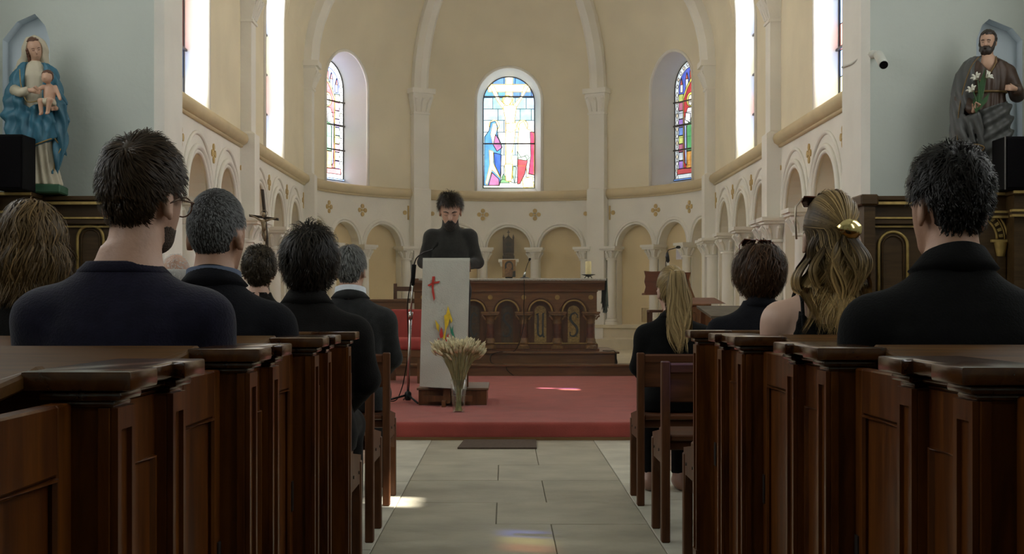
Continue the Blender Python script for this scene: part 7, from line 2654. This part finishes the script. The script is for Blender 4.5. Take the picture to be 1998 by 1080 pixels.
# --- bearded man reading at the lectern
def reader():
    Y = 12.12
    zf = Z_DAIS + BLK
    s = 0.97
    zsh = 1.295
    arms = [[(sg * 0.168, -0.01, zsh), (sg * 0.238, -0.015, 1.075), (sg * 0.115, 0.22, 1.035)] for sg in (-1, 1)]
    fig = Figure(s=s, sit=False, wide=0.95, pitch=-0.30, yaw=0.03, arms=arms, head_s=1.16)
    fig.hj = fig.hj + Vector((0, 0.03, -0.012))
    r = person_root('bearded man in a black turtleneck reading with bowed head', PX(879, Y), Y, zf, PI)
    body(fig, r, M_SKIN, 0.008)
    def fn(X, Y_, Z):
        d = fig.torso_field(X, Y_, Z, 0.013, 2.3)
        d = smin(d, fig.arm_field(X, Y_, Z, 0.011, hands=False, upto=0.9), 0.03)
        for sh, el, wr in fig.arm:
            d = smin(d, ellip(X, Y_, Z, (sh[0] * 0.85, -0.012, sh[2] + 0.012), (0.07, 0.05, 0.03)), 0.04)
        d = d + wrinkle(X, Y_, Z, 0.003, 17, 16)
        nk = fig.neck_field(X, Y_, Z, 0.014)
        nk = np.maximum(nk, Z - (fig.hj.z + 0.045))
        d = smin(d, nk, 0.02)
        return np.maximum(d, fig.zs - 0.02 - Z)
    lo, hi = fig.bounds()
    field_obj('turtleneck', fn, (lo[0], lo[1], fig.zs - 0.04), (hi[0], hi[1], fig.hj.z + 0.07), 0.009, M_KNIT, r)
    trousers(fig, r, cloth('black_trousers', (0.014, 0.014, 0.014)))
    def lf(u, rs): return np.clip(0.05 + 0.03 * u[:, 2], 0.025, 0.08)
    hair(fig, r, dict(mask=short_mask, capmask=short_cap, length=lf, flow=whorl_flow(0, -0.3, 0.95, 0.2, 0.1), lift=lambda u: 0.15 + 0.2 * np.clip(u[:, 2], 0, 1), vol=0.32, clump=0.7, grav=0.02, frizz=0.2, curl=0.3, cfreq=60, cvar=0.3, hug=lambda u: 0.08 + 0.16 * np.clip(u[:, 2], 0, 1)),
         n=4000, seed=51, cols=((0.020, 0.014, 0.010), (0.032, 0.022, 0.014)), width=0.003, segs=7)
    def beard(X, Y_, Z):
        x, y, z = to_frame(X, Y_, Z, fig.Rh, fig.hj)
        k = fig.hs
        x, y, z = x / k, y / k, z / k
        d = fig.head_field(X, Y_, Z) / k - 0.006
        ext = ellip(x, y, z, (0, 0.085, 0.018), (0.046, 0.044, 0.045))
        d = smin(d, ext, 0.02) + 0.003 * np.sin(x * 260) * np.sin(z * 200 + y * 150)
        side = 0.034 + 0.032 * np.exp(-(x / 0.030) ** 4) + 1.8 * np.clip(np.abs(x) - 0.048, 0, 0.05)      # upper limit rises to the sideburns
        cut = np.maximum(np.maximum(z - side, 0.022 - y), np.abs(x) - 0.073)
        lip = 0.021 - np.sqrt((x * 0.9) ** 2 + ((z - 0.050) * 2.4) ** 2)
        return np.maximum(np.maximum(d, cut), np.minimum(lip, 0.112 - y + 10 * (y < 0.09))) * k
    c = fig.hc((0, 0.06, 0.06))
    field_obj('beard', beard, (c.x - 0.13, c.y - 0.15, c.z - 0.15), (c.x + 0.13, c.y + 0.15, c.z + 0.15), 0.006, mat('black_beard', (0.018, 0.012, 0.009), 0.8, var=0.4, scale=150, bump=1.0, bscale=250), r)
    for sg in (-1, 1):
        MB().tube([fig.hc((sg * 0.014, 0.122, 0.124)), fig.hc((sg * 0.032, 0.121, 0.131)), fig.hc((sg * 0.052, 0.104, 0.126))], [0.004, 0.005, 0.003], 6).build('eyebrow', mat('black_beard', (0.018, 0.012, 0.009)), r, smooth=True)
        MB().tube([fig.hc((sg * (0.030 - 0.014), 0.113, 0.104)), fig.hc((sg * 0.030, 0.1175, 0.1015)), fig.hc((sg * (0.030 + 0.014), 0.110, 0.104))], 0.0016, 5).build('eyelashes', mat('black_beard', (0.018, 0.012, 0.009)), r, smooth=True)


for fn_ in (man_navy, man_black, man_grey, man_collar, person_tousled, person_curly, person_white, woman_curls, woman_clip, person_bob, person_ponytail, reader):
    fn_()
# ------------------------------------------------------------------ statues
def lathe_field(tab): return tab


def statue_mary():
    Y = 9.97
    zb = la[1] + 0.012
    o = empty('mother_statue', (PX(72, Y), Y, zb), 0.12)
    tag(o, 'painted statue of a mother in blue mantle holding a child', 'statue')
    k = 1.055 / 1.06
    M_BLUE = mat('painted_blue', (0.035, 0.135, 0.20), 0.5, var=0.12, scale=8)
    M_CREAM = mat('painted_cream', (0.52, 0.46, 0.34), 0.55, var=0.08, scale=10)
    M_SK = mat('painted_flesh', (0.52, 0.31, 0.21), 0.5, var=0.06, scale=12)
    M_BR = mat('painted_brown_hair', (0.10, 0.04, 0.02), 0.5, var=0.2, scale=30)
    M_GT = mat('gilt_trim', (0.28, 0.18, 0.06), 0.4, metal=0.3, var=0.2, scale=30)
    # base; figure faces -Y (towards the nave)
    MB().box(-0.13, 0.17, -0.13, 0.14, 0.0, 0.055).build('base', mat('painted_green', (0.03, 0.10, 0.05), 0.6, var=0.2, scale=12), o, bevel=0.008)
    z0 = 0.055
    # dress
    T = [(z0, 0.02, 0.0, 0.135, 0.115), (z0 + 0.10, 0.015, 0, 0.115, 0.10), (z0 + 0.30, 0.0, 0, 0.105, 0.095), (z0 + 0.50, -0.005, 0, 0.10, 0.085), (z0 + 0.62, -0.005, 0, 0.085, 0.07), (z0 + 0.70, -0.01, 0.0, 0.095, 0.065), (z0 + 0.76, -0.01, 0.0, 0.065, 0.05), (z0 + 0.80, -0.01, 0, 0.035, 0.035)]
    def dress(X, Yy, Z):
        f = lambda th, zz: 0.010 * np.sin(th * 15 + 2 * np.sin(zz * 5)) * np.clip((0.60 - (zz - z0)) / 0.5, 0.1, 1)
        return loft(X, Yy, Z, T, 0, 2.1, f)
    field_obj('dress', dress, (-0.18, -0.16, z0 - 0.01), (0.18, 0.16, z0 + 0.82), 0.0075, M_CREAM, o)
    # feet
    MB().tube([(-0.01, -0.10, z0 + 0.014), (-0.015, -0.14, z0 + 0.012)], [0.018, 0.013], 8).build('foot', M_SK, o, smooth=True)
    # mantle: open at the upper front, long on her right, hem rising to her left
    T2 = [(z0 + 0.02, 0.01, 0.01, 0.165, 0.135), (z0 + 0.14, 0.005, 0.005, 0.170, 0.135), (z0 + 0.36, -0.01, 0.0, 0.185, 0.130), (z0 + 0.50, -0.01, 0.0, 0.185, 0.120), (z0 + 0.62, -0.01, 0.0, 0.160, 0.105), (z0 + 0.70, -0.01, 0, 0.140, 0.085), (z0 + 0.755, -0.01, 0, 0.105, 0.065), (z0 + 0.79, -0.01, 0, 0.06, 0.05)]
    def hem(X): return z0 + 0.235 + 0.45 * (X - 0.0)
    def mantle(X, Yy, Z):
        f = lambda th, zz: 0.012 * np.sin(th * 9 + zz * 16) + 0.006 * np.sin(th * 17 - zz * 24)
        d = loft(X, Yy, Z, T2, 0, 2.2, f)
        inner = loft(X, Yy, Z, T2, -0.022, 2.2)
        # swagged folds across the front
        d = d - np.where(Yy < 0, 0.012 * np.sin((Z + 0.55 * X + 1.6 * X * X) * 60) * np.clip(1 - np.abs(Z - z0 - 0.47) / 0.14, 0, 1), 0)
        front = (Yy < -0.02)
        cut1 = np.where(front, np.clip(hem(X) - Z, -1, 1), -1)                      # hem in front
        vee = np.where(front, np.minimum(Z - (z0 + 0.485 + 0.6 * np.abs(X + 0.02)), 0.058 - np.abs(X + 0.005)), -1)   # open over the chest
        side = np.where((X > 0.05) & (Z < z0 + 0.16 + 0.05 * np.sin(Z * 60)) & ~front, 0.01, -1)
        d = np.maximum(np.maximum(d, cut1), np.maximum(vee, side))
        d = np.maximum(d, z0 + 0.05 + 0.14 * (X > 0.0) + 0.02 * np.sin(X * 90) - Z)
        return d
    field_obj('mantle', mantle, (-0.23, -0.19, z0), (0.23, 0.19, z0 + 0.81), 0.0075, M_BLUE, o)
    xs = lin(-0.135, 0.115, 24)
    def front_y(x): return -0.137 * (1 - min(1, abs((x + 0.01) / 0.19)) ** 2.2) ** (1 / 2.2) - 0.008
    MB().tube([(x, front_y(x) , hem(x) + 0.003) for x in xs], 0.0045, 5).build('gilt_hem', M_GT, o, smooth=True)
    MB().tube(bez([(-0.085, -0.10, z0 + 0.73), (-0.07, -0.125, z0 + 0.62), (-0.03, -0.14, z0 + 0.52), (0.05, -0.14, z0 + 0.53)], 8), 0.004, 5).build('gilt_hem', M_GT, o, smooth=True)
    MB().tube(bez([(0.145, -0.06, z0 + 0.50), (0.155, -0.07, z0 + 0.36), (0.13, -0.09, z0 + 0.30), (0.16, -0.06, z0 + 0.24), (0.13, -0.07, z0 + 0.17), (0.115, -0.05, z0 + 0.08)], 8), 0.004, 5).build('gilt_hem', M_GT, o, smooth=True)
    # falling end of the mantle on her left
    def fall(X, Yy, Z):
        T3 = [(z0 + 0.07, 0.115, -0.02, 0.012, 0.05), (z0 + 0.2, 0.135, -0.02, 0.03, 0.06), (z0 + 0.4, 0.155, -0.03, 0.035, 0.07), (z0 + 0.52, 0.15, -0.05, 0.04, 0.07), (z0 + 0.56, 0.14, -0.05, 0.02, 0.05)]
        return loft(X, Yy, Z, T3, 0, 2.0, lambda th, zz: 0.007 * np.sin(th * 5 + zz * 40))
    field_obj('mantle_end', fall, (0.06, -0.15, z0 + 0.05), (0.23, 0.08, z0 + 0.58), 0.0075, M_BLUE, o)
    # head, inclined to the child
    hc = Vector((-0.012, -0.02, z0 + 0.875))
    R = Matrix.Rotation(PI, 3, 'Z') @ Matrix.Rotation(-0.30, 3, 'X') @ Matrix.Rotation(0.12, 3, 'Y') @ Matrix.Rotation(0.42, 3, 'Z')
    def head(X, Yy, Z):
        x, y, z = to_frame(X, Yy, Z, R, hc)
        d = ellip(x, y, z, (0, 0, 0.012), (0.046, 0.056, 0.058))
        d = smin(d, ellip(x, y, z, (0, 0.018, -0.028), (0.034, 0.036, 0.044)), 0.016)
        d = smin(d, cone(x, y, z, (0, 0.050, 0.0), (0, 0.062, -0.022), 0.005, 0.007), 0.006)
        for sg in (-1, 1):
            d = smax(d, -ellip(x, y, z, (sg * 0.017, 0.057, -0.002), (0.010, 0.008, 0.006)), 0.004)
        d = smin(d, ellip(x, y, z, (0, 0.050, -0.042), (0.012, 0.006, 0.004)), 0.003)
        return smin(d, cone(X, Yy, Z, (-0.01, 0.0, z0 + 0.76), tuple(hc + Vector((0, 0.01, -0.02))), 0.03, 0.026), 0.012)
    field_obj('head', head, (-0.08, -0.10, z0 + 0.74), (0.07, 0.07, z0 + 0.96), 0.005, M_SK, o)
    def hairf(X, Yy, Z):
        x, y, z = to_frame(X, Yy, Z, R, hc)
        d = ellip(x, y, z, (0, -0.006, 0.016), (0.053, 0.060, 0.062))
        d = np.maximum(d, np.minimum(y - 0.022 + 0.3 * np.abs(x), 0.052 - z))
        for sg in (-1, 1):
            d = np.minimum(d, cone(x, y, z, (sg * 0.046, 0.012, 0.0), (sg * 0.044, 0.005, -0.075), 0.012, 0.010))
        return d + 0.0015 * np.sin(z * 300 + x * 200)
    field_obj('hair', hairf, (-0.10, -0.12, z0 + 0.76), (0.09, 0.09, z0 + 0.98), 0.005, M_BR, o)
    def veil(X, Yy, Z):
        d = ellip(X, Yy, Z, (hc.x - 0.004, hc.y + 0.024, hc.z + 0.012), (0.076, 0.072, 0.078))
        d = smin(d, cone(X, Yy, Z, (hc.x - 0.035, hc.y + 0.05, hc.z - 0.02), (hc.x - 0.115, hc.y + 0.06, hc.z - 0.135), 0.045, 0.028), 0.03)
        d = smin(d, cone(X, Yy, Z, (hc.x + 0.035, hc.y + 0.05, hc.z - 0.02), (hc.x + 0.06, hc.y + 0.07, hc.z - 0.13), 0.045, 0.03), 0.03)
        d = d - 0.003 * np.sin(X * 110 + Z * 40)
        face = ellip(X, Yy, Z, (hc.x + 0.008, hc.y - 0.065, hc.z - 0.025), (0.058, 0.085, 0.088))
        return smax(d, -face, 0.008)
    field_obj('veil', veil, (-0.17, -0.12, z0 + 0.68), (0.12, 0.17, z0 + 0.98), 0.006, M_CREAM, o)
    # hands and sleeve
    def hand(pc, to, sg):
        pc, to = Vector(pc), Vector(to)
        dv = (to - pc).normalized()
        up = Vector((0, -0.2, 1)); up = (up - dv * up.dot(dv)).normalized()
        def f(X, Yy, Z):
            d = cone(X, Yy, Z, pc, pc + dv * 0.035, 0.013, 0.016)
            for q in range(4):
                b = pc + dv * 0.045 + up * (0.013 - q * 0.0085)
                d = smin(d, cone(X, Yy, Z, b, b + dv * (0.032 - 0.003 * abs(q - 1)) + Vector((0, 0.008, 0)), 0.0046, 0.0038), 0.004)
            return smin(d, cone(X, Yy, Z, pc + dv * 0.02 + up * 0.012, pc + dv * 0.04 + up * 0.028, 0.005, 0.004), 0.004)
        lo = [min(pc[i], to[i]) - 0.06 for i in range(3)]; hi = [max(pc[i], to[i]) + 0.06 for i in range(3)]
        field_obj('hand', f, lo, hi, 0.004, M_SK, o)
    MB().tube([(-0.12, -0.08, z0 + 0.60), (-0.07, -0.14, z0 + 0.575), (-0.015, -0.165, z0 + 0.590)], [0.036, 0.030, 0.024], 12).build('sleeve', M_CREAM, o, smooth=True)
    hand((-0.015, -0.165, z0 + 0.588), (0.07, -0.185, z0 + 0.575), 1)
    hand((0.155, -0.10, z0 + 0.485), (0.105, -0.19, z0 + 0.475), -1)
    # the child sitting on her left arm
    c = empty('child', (0.105, -0.135, z0 + 0.50))
    c.parent = o
    def ch(X, Yy, Z):
        d = ellip(X, Yy, Z, (0, 0, 0.075), (0.038, 0.032, 0.062))
        d = smin(d, ellip(X, Yy, Z, (0.0, 0, 0.015), (0.042, 0.036, 0.030)), 0.02)
        hd = ellip(X, Yy, Z, (-0.012, -0.012, 0.175), (0.034, 0.038, 0.040))
        hd = smin(hd, ellip(X, Yy, Z, (-0.016, -0.032, 0.158), (0.024, 0.018, 0.022)), 0.012)
        hd = smin(hd, ellip(X, Yy, Z, (-0.020, -0.052, 0.162), (0.005, 0.006, 0.006)), 0.004)
        d = smin(d, hd, 0.012)
        for a, b, e in (((-0.034, -0.01, 0.115), (-0.062, -0.035, 0.09), (-0.075, -0.05, 0.105)), ((0.036, 0, 0.115), (0.058, -0.01, 0.065), (0.072, -0.03, 0.035))):
            d = smin(d, cone(X, Yy, Z, a, b, 0.014, 0.012), 0.008)
            d = smin(d, cone(X, Yy, Z, b, e, 0.012, 0.010), 0.004)
        for a, b, e in (((-0.02, -0.02, 0.01), (-0.04, -0.075, 0.015), (-0.035, -0.07, -0.06)), ((0.02, -0.02, 0.01), (0.018, -0.085, 0.02), (0.005, -0.075, -0.055))):
            d = smin(d, cone(X, Yy, Z, a, b, 0.022, 0.018), 0.010)
            d = smin(d, cone(X, Yy, Z, b, e, 0.017, 0.012), 0.006)
            d = smin(d, cone(X, Yy, Z, e, (e[0] - 0.004, e[1] - 0.022, e[2] - 0.012), 0.011, 0.008), 0.004)
        return d
    field_obj('child_body', ch, (-0.10, -0.12, -0.09), (0.10, 0.06, 0.23), 0.005, M_SK, c)
    def chh(X, Yy, Z):
        d = ellip(X, Yy, Z, (-0.010, -0.006, 0.183), (0.038, 0.041, 0.040)) + 0.003 * np.sin(X * 220) * np.sin(Z * 220 + Yy * 180)
        return np.maximum(d, np.minimum(-(Yy + 0.018), 0.195 - Z))
    field_obj('child_hair', chh, (-0.07, -0.07, 0.12), (0.05, 0.05, 0.24), 0.005, M_BR, c)
    def lc(X, Yy, Z):
        d = ellip(X, Yy, Z, (-0.006, -0.03, 0.012), (0.056, 0.058, 0.030)) + 0.003 * np.sin(X * 120 + Z * 90)
        return d
    field_obj('loincloth', lc, (-0.08, -0.11, -0.04), (0.08, 0.05, 0.06), 0.006, M_CREAM, c)
    for sg in (-1, 1):
        q = lambda x, y, z: hc + R @ Vector((x, y, z))
        MB().tube([q(sg * 0.010, 0.055, 0.007), q(sg * 0.018, 0.054, 0.010), q(sg * 0.028, 0.047, 0.007)], 0.0018, 5).build('eyebrow', M_BR, o, smooth=True)
        MB().tube([q(sg * 0.011, 0.0535, -0.004), q(sg * 0.018, 0.053, -0.006), q(sg * 0.026, 0.048, -0.004)], 0.0015, 5).build('eyelid', M_BR, o, smooth=True)
    o.scale = (1.12, 1.12, 1.12)
    return o


def statue_joseph():
    Y = 9.97
    zb = ra[1] + 0.012
    o = empty('bearded_statue', (PX(1926, Y), Y, zb), -0.12)
    tag(o, 'painted statue of a bearded man holding white lilies', 'statue')
    M_TUN = mat('painted_brown_tunic', (0.055, 0.028, 0.016), 0.5, var=0.2, scale=14)
    M_CLK = mat('painted_grey_cloak', (0.070, 0.070, 0.066), 0.5, var=0.15, scale=10)
    M_SK = mat('painted_flesh', (0.52, 0.31, 0.21), 0.5)
    M_HR = mat('painted_dark_hair', (0.025, 0.015, 0.010), 0.5, var=0.2, scale=30)
    M_GT = mat('gilt_trim_dull', (0.16, 0.095, 0.03), 0.45, metal=0.3, var=0.2, scale=30)
    MB().box(-0.16, 0.16, -0.13, 0.14, 0.0, 0.06).build('base', mat('painted_green_base', (0.035, 0.085, 0.06), 0.6, var=0.3, scale=12), o, bevel=0.008)
    z0 = 0.06
    T = [(z0, 0, 0, 0.135, 0.11), (z0 + 0.2, 0, 0, 0.12, 0.10), (z0 + 0.45, 0, 0, 0.125, 0.095), (z0 + 0.58, 0, 0, 0.115, 0.085), (z0 + 0.66, 0, 0, 0.135, 0.088), (z0 + 0.745, 0, 0, 0.150, 0.082), (z0 + 0.80, 0, 0, 0.118, 0.065), (z0 + 0.835, 0, 0, 0.06, 0.05), (z0 + 0.85, 0, 0, 0.035, 0.035)]
    def tun(X, Yy, Z):
        f = lambda th, zz: 0.008 * np.sin(th * 16 + 2 * np.sin(zz * 6)) * np.clip(1.1 - (zz - z0) * 1.2, 0.25, 1)
        d = loft(X, Yy, Z, T, 0, 2.2, f)
        for a, b, e in (((0.135, 0, z0 + 0.735), (0.185, -0.01, z0 + 0.585), (0.165, -0.10, z0 + 0.60)), ((-0.135, 0, z0 + 0.735), (-0.165, -0.03, z0 + 0.56), (-0.115, -0.11, z0 + 0.485))):
            d = smin(d, cone(X, Yy, Z, a, b, 0.05, 0.048), 0.02)
            d = smin(d, cone(X, Yy, Z, b, e, 0.046, 0.040), 0.015)
        vee = np.where(Yy < -0.02, np.minimum(Z - (z0 + 0.725 + 1.3 * np.abs(X)), 0.07 - np.abs(X)), -1)
        return np.maximum(d + wrinkle(X, Yy, Z, 0.004, 3, 45), vee)
    field_obj('tunic', tun, (-0.25, -0.18, z0 - 0.01), (0.25, 0.14, z0 + 0.86), 0.0075, M_TUN, o)
    # grey cloak: over his right shoulder and round the hips
    T2 = [(z0 + 0.075, 0.01, 0, 0.150, 0.125), (z0 + 0.25, 0.005, 0, 0.150, 0.125), (z0 + 0.45, 0.0, 0, 0.150, 0.118), (z0 + 0.54, 0, 0, 0.138, 0.105), (z0 + 0.57, 0, 0, 0.12, 0.09)]
    def wrap(X, Yy, Z):
        f = lambda th, zz: 0.004 * np.sin(th * 11 + zz * 20)
        d = loft(X, Yy, Z, T2, 0, 2.2, f)
        sw = (Z - 0.55 * X - 0.9 * X * X)
        d = d - np.where(Yy < 0.03, 0.011 * np.sin(sw * 70) * np.clip((Z - z0 - 0.05) / 0.3, 0.15, 1), 0)
        hemz = z0 + 0.085 + 0.10 * np.clip(0.06 - X, 0, 0.2) * 0 + 0.06 * np.clip(0.02 - X, 0, 0.2)
        top = z0 + 0.50 + 0.35 * X
        return np.maximum(np.maximum(d, hemz - Z), np.where(Yy < 0, Z - top, Z - (z0 + 0.56)))
    field_obj('cloak_wrap', wrap, (-0.19, -0.17, z0 + 0.06), (0.19, 0.15, z0 + 0.59), 0.0075, M_CLK, o)
    def cloak(X, Yy, Z):
        T3 = [(z0 + 0.13, -0.165, 0.0, 0.045, 0.10), (z0 + 0.35, -0.175, 0.0, 0.05, 0.105), (z0 + 0.6, -0.155, 0.005, 0.065, 0.10), (z0 + 0.74, -0.12, 0.01, 0.065, 0.085), (z0 + 0.81, -0.085, 0.012, 0.05, 0.065), (z0 + 0.84, -0.06, 0.012, 0.03, 0.045)]
        d = loft(X, Yy, Z, T3, 0.006, 2.1, lambda th, zz: 0.007 * np.sin(th * 6 + zz * 30))
        arm = np.minimum(0.05 - np.sqrt((X + 0.115) ** 2 + (Z - z0 - 0.47) ** 2), -Yy - 0.05)
        fold = cone(X, Yy, Z, (-0.09, -0.12, z0 + 0.44), (-0.055, -0.115, z0 + 0.22), 0.03, 0.02)
        fold = smin(fold, cone(X, Yy, Z, (-0.13, -0.10, z0 + 0.42), (-0.11, -0.10, z0 + 0.26), 0.03, 0.018), 0.01)
        d = np.maximum(d, arm)
        return smin(d, fold + 0.004 * np.sin(X * 150 + Z * 60), 0.02)
    field_obj('cloak_fall', cloak, (-0.26, -0.17, z0 + 0.11), (0.0, 0.14, z0 + 0.87), 0.0075, M_CLK, o)
    MB().tube(bez([(-0.065, -0.06, z0 + 0.83), (-0.12, -0.09, z0 + 0.76), (-0.17, -0.105, z0 + 0.62), (-0.20, -0.09, z0 + 0.45), (-0.205, -0.08, z0 + 0.25), (-0.20, -0.07, z0 + 0.13)], 8), 0.004, 5).build('gilt_hem', M_GT, o, smooth=True)
    MB().tube(bez([(-0.07, -0.14, z0 + 0.20), (-0.05, -0.145, z0 + 0.23), (-0.09, -0.14, z0 + 0.25), (-0.12, -0.125, z0 + 0.25)], 8), 0.005, 5).build('gilt_hem', M_GT, o, smooth=True)
    MB().tube(bez([(0.045, -0.06, z0 + 0.83), (0.03, -0.085, z0 + 0.77), (-0.02, -0.098, z0 + 0.70), (-0.07, -0.10, z0 + 0.665)], 8), 0.005, 5).build('gilt_hem', M_GT, o, smooth=True)
    MB().tube([(0.118 * math.sin(a) * 1.02, -0.092 * math.cos(a), z0 + 0.60) for a in [(-1.4 + 2.8 * q / 16) for q in range(17)]], 0.008, 6).build('belt', M_GT, o, smooth=True)
    hc = Vector((0.002, -0.012, z0 + 0.935))
    R = Matrix.Rotation(PI, 3, 'Z') @ Matrix.Rotation(-0.12, 3, 'X') @ Matrix.Rotation(-0.45, 3, 'Z')
    def head(X, Yy, Z):
        x, y, z = to_frame(X, Yy, Z, R, hc)
        d = ellip(x, y, z, (0, 0, 0.012), (0.047, 0.058, 0.060))
        d = smin(d, ellip(x, y, z, (0, 0.018, -0.030), (0.037, 0.038, 0.046)), 0.016)
        d = smin(d, cone(x, y, z, (0, 0.050, 0.002), (0, 0.066, -0.022), 0.006, 0.008), 0.006)
        for sg in (-1, 1):
            d = smax(d, -ellip(x, y, z, (sg * 0.017, 0.060, -0.001), (0.010, 0.008, 0.006)), 0.004)
            d = smin(d, ellip(x, y, z, (sg * 0.050, -0.004, -0.012), (0.007, 0.012, 0.018)), 0.004)
        return smin(d, cone(X, Yy, Z, (0, 0.004, z0 + 0.80), tuple(hc + Vector((0, 0.01, -0.03))), 0.042, 0.034), 0.016)
    field_obj('head', head, (-0.09, -0.11, z0 + 0.77), (0.09, 0.08, z0 + 1.02), 0.005, M_SK, o)
    def chest(X, Yy, Z): return ellip(X, Yy, Z, (0, -0.025, z0 + 0.79), (0.06, 0.05, 0.07))
    field_obj('bare_chest', chest, (-0.08, -0.09, z0 + 0.70), (0.08, 0.04, z0 + 0.87), 0.006, M_SK, o)
    def hairf(X, Yy, Z):
        x, y, z = to_frame(X, Yy, Z, R, hc)
        d = ellip(x, y, z, (0, -0.006, 0.016), (0.056, 0.064, 0.066))
        d = np.maximum(d, np.minimum(y - 0.020 + 0.25 * np.abs(x), 0.044 - z)) + 0.003 * np.sin(x * 190 + z * 120) * np.sin(y * 170)
        d = np.maximum(d, -0.055 - z)
        b = ellip(x, y, z, (0, 0.040, -0.058), (0.040, 0.034, 0.036))
        b = smin(b, ellip(x, y, z, (0, 0.056, -0.036), (0.026, 0.012, 0.008)), 0.006)
        for sg in (-1, 1):
            b = smin(b, cone(x, y, z, (sg * 0.044, 0.012, -0.005), (sg * 0.034, 0.026, -0.05), 0.010, 0.016), 0.01)
        mouth = ellip(x, y, z, (0, 0.074, -0.047), (0.012, 0.012, 0.004))
        b = smax(b, -mouth, 0.002) + 0.0025 * np.sin(x * 240 + z * 100)
        return np.minimum(d, b)
    field_obj('hair_and_beard', hairf, (-0.10, -0.13, z0 + 0.81), (0.10, 0.11, z0 + 1.04), 0.005, M_HR, o)
    def hand(pc, dv, up, nm='hand'):
        pc, dv, up = Vector(pc), Vector(dv).normalized(), Vector(up)
        up = (up - dv * up.dot(dv)).normalized()
        sd = dv.cross(up)
        def f(X, Yy, Z):
            d = cone(X, Yy, Z, pc, pc + dv * 0.035, 0.015, 0.018)
            for q in range(4):
                b = pc + dv * 0.046 + up * (0.015 - q * 0.010)
                m = b + dv * 0.018 + sd * 0.006
                d = smin(d, cone(X, Yy, Z, b, m, 0.0055, 0.005), 0.004)
                d = smin(d, cone(X, Yy, Z, m, m + dv * 0.008 + sd * 0.018, 0.005, 0.0042), 0.003)
            return smin(d, cone(X, Yy, Z, pc + dv * 0.02 + up * 0.014, pc + dv * 0.045 + up * 0.028 + sd * 0.012, 0.006, 0.005), 0.004)
        field_obj(nm, f, [x - 0.08 for x in pc], [x + 0.08 for x in pc], 0.0045, M_SK, o)
    hand((0.155, -0.125, z0 + 0.605), (-0.75, -0.5, 0.1), (0, 0, 1))
    hand((-0.115, -0.135, z0 + 0.468), (0.25, -0.45, 0.5), (-0.4, -0.3, 0.8))
    # lilies
    M_LEAF = mat('painted_leaf', (0.035, 0.10, 0.03), 0.5, var=0.2, scale=20)
    M_PET = mat('painted_petal', (0.70, 0.68, 0.58), 0.5, var=0.05, scale=20)
    root = Vector((-0.105, -0.165, z0 + 0.45))
    for k, tip in enumerate((Vector((-0.095, -0.17, z0 + 0.665)), Vector((-0.045, -0.17, z0 + 0.675)), Vector((-0.125, -0.18, z0 + 0.585)))):
        MB().tube(bez([root, root.lerp(tip, 0.5) + Vector((0.01, -0.005, 0)), tip], 6), 0.004, 6).build('lily_stem', M_LEAF, o, smooth=True)
        mb = MB()
        dr = (Vector((-0.5, -0.5, 0.5)) if k != 1 else Vector((0.6, -0.5, 0.45))).normalized()
        for q in range(6):
            a = q * PI / 3
            e = dr.orthogonal().normalized()
            e = Matrix.Rotation(a, 3, dr) @ e
            mb.tube([tip, tip + dr * 0.018 + e * 0.008, tip + dr * 0.034 + e * 0.026, tip + dr * 0.034 + e * 0.036], [0.003, 0.009, 0.007, 0.002], 5)
        mb.build('lily_flower', M_PET, o, smooth=True)
    for k, (a, b) in enumerate((((-0.02, -0.17, 0.58), 0.02), ((-0.085, -0.175, 0.60), 0.018), ((-0.05, -0.172, 0.74), 0.02), ((-0.12, -0.17, 0.55), 0.014))):
        tp = Vector((a[0], a[1], z0 + a[2]))
        mid = root.lerp(tp, 0.55)
        w = b
        MB().add([root, mid + Vector((w, -0.004, 0)), tp, mid - Vector((w, -0.004, 0)), root + Vector((0, .004, 0)), mid + Vector((w * .8, 0.004, 0)), tp + Vector((0, .003, 0)), mid - Vector((w * .8, -0.008, 0))], [(0, 1, 2, 3), (7, 6, 5, 4), (0, 4, 5, 1), (1, 5, 6, 2), (2, 6, 7, 3), (3, 7, 4, 0)]).build('lily_leaf', M_LEAF, o)
    for sg in (-1, 1):
        q = lambda x, y, z: hc + R @ Vector((x, y, z))
        MB().tube([q(sg * 0.009, 0.058, 0.008), q(sg * 0.018, 0.058, 0.011), q(sg * 0.030, 0.050, 0.007)], 0.0024, 5).build('eyebrow', M_HR, o, smooth=True)
        MB().tube([q(sg * 0.011, 0.0555, -0.003), q(sg * 0.018, 0.055, -0.005), q(sg * 0.026, 0.050, -0.003)], 0.0016, 5).build('eyelid', M_HR, o, smooth=True)
    o.scale = (1.10, 1.10, 1.10)
    return o


statue_mary()
statue_joseph()
# ------------------------------------------------------------------ thin dust haze in the air of the church
hm = bpy.data.materials.new('dusty_air')
hm.use_nodes = True
nt_ = hm.node_tree
nt_.nodes.remove(nt_.nodes['Principled BSDF'])
vs_ = nt_.nodes.new('ShaderNodeVolumeScatter')
vs_.inputs['Color'].default_value = (1.0, 0.95, 0.78, 1)
vs_.inputs['Density'].default_value = 0.012
vs_.inputs['Anisotropy'].default_value = 0.3
nt_.links.new(vs_.outputs[0], nt_.nodes['Material Output'].inputs['Volume'])
o = MB().box(-2.5, 2.6, 10.5, 23.5, 0.02, 6.1).build('air_haze', hm)
o['kind'] = 'stuff'
o['label'] = 'thin dusty haze hanging in the air of the church'
o['category'] = 'haze'
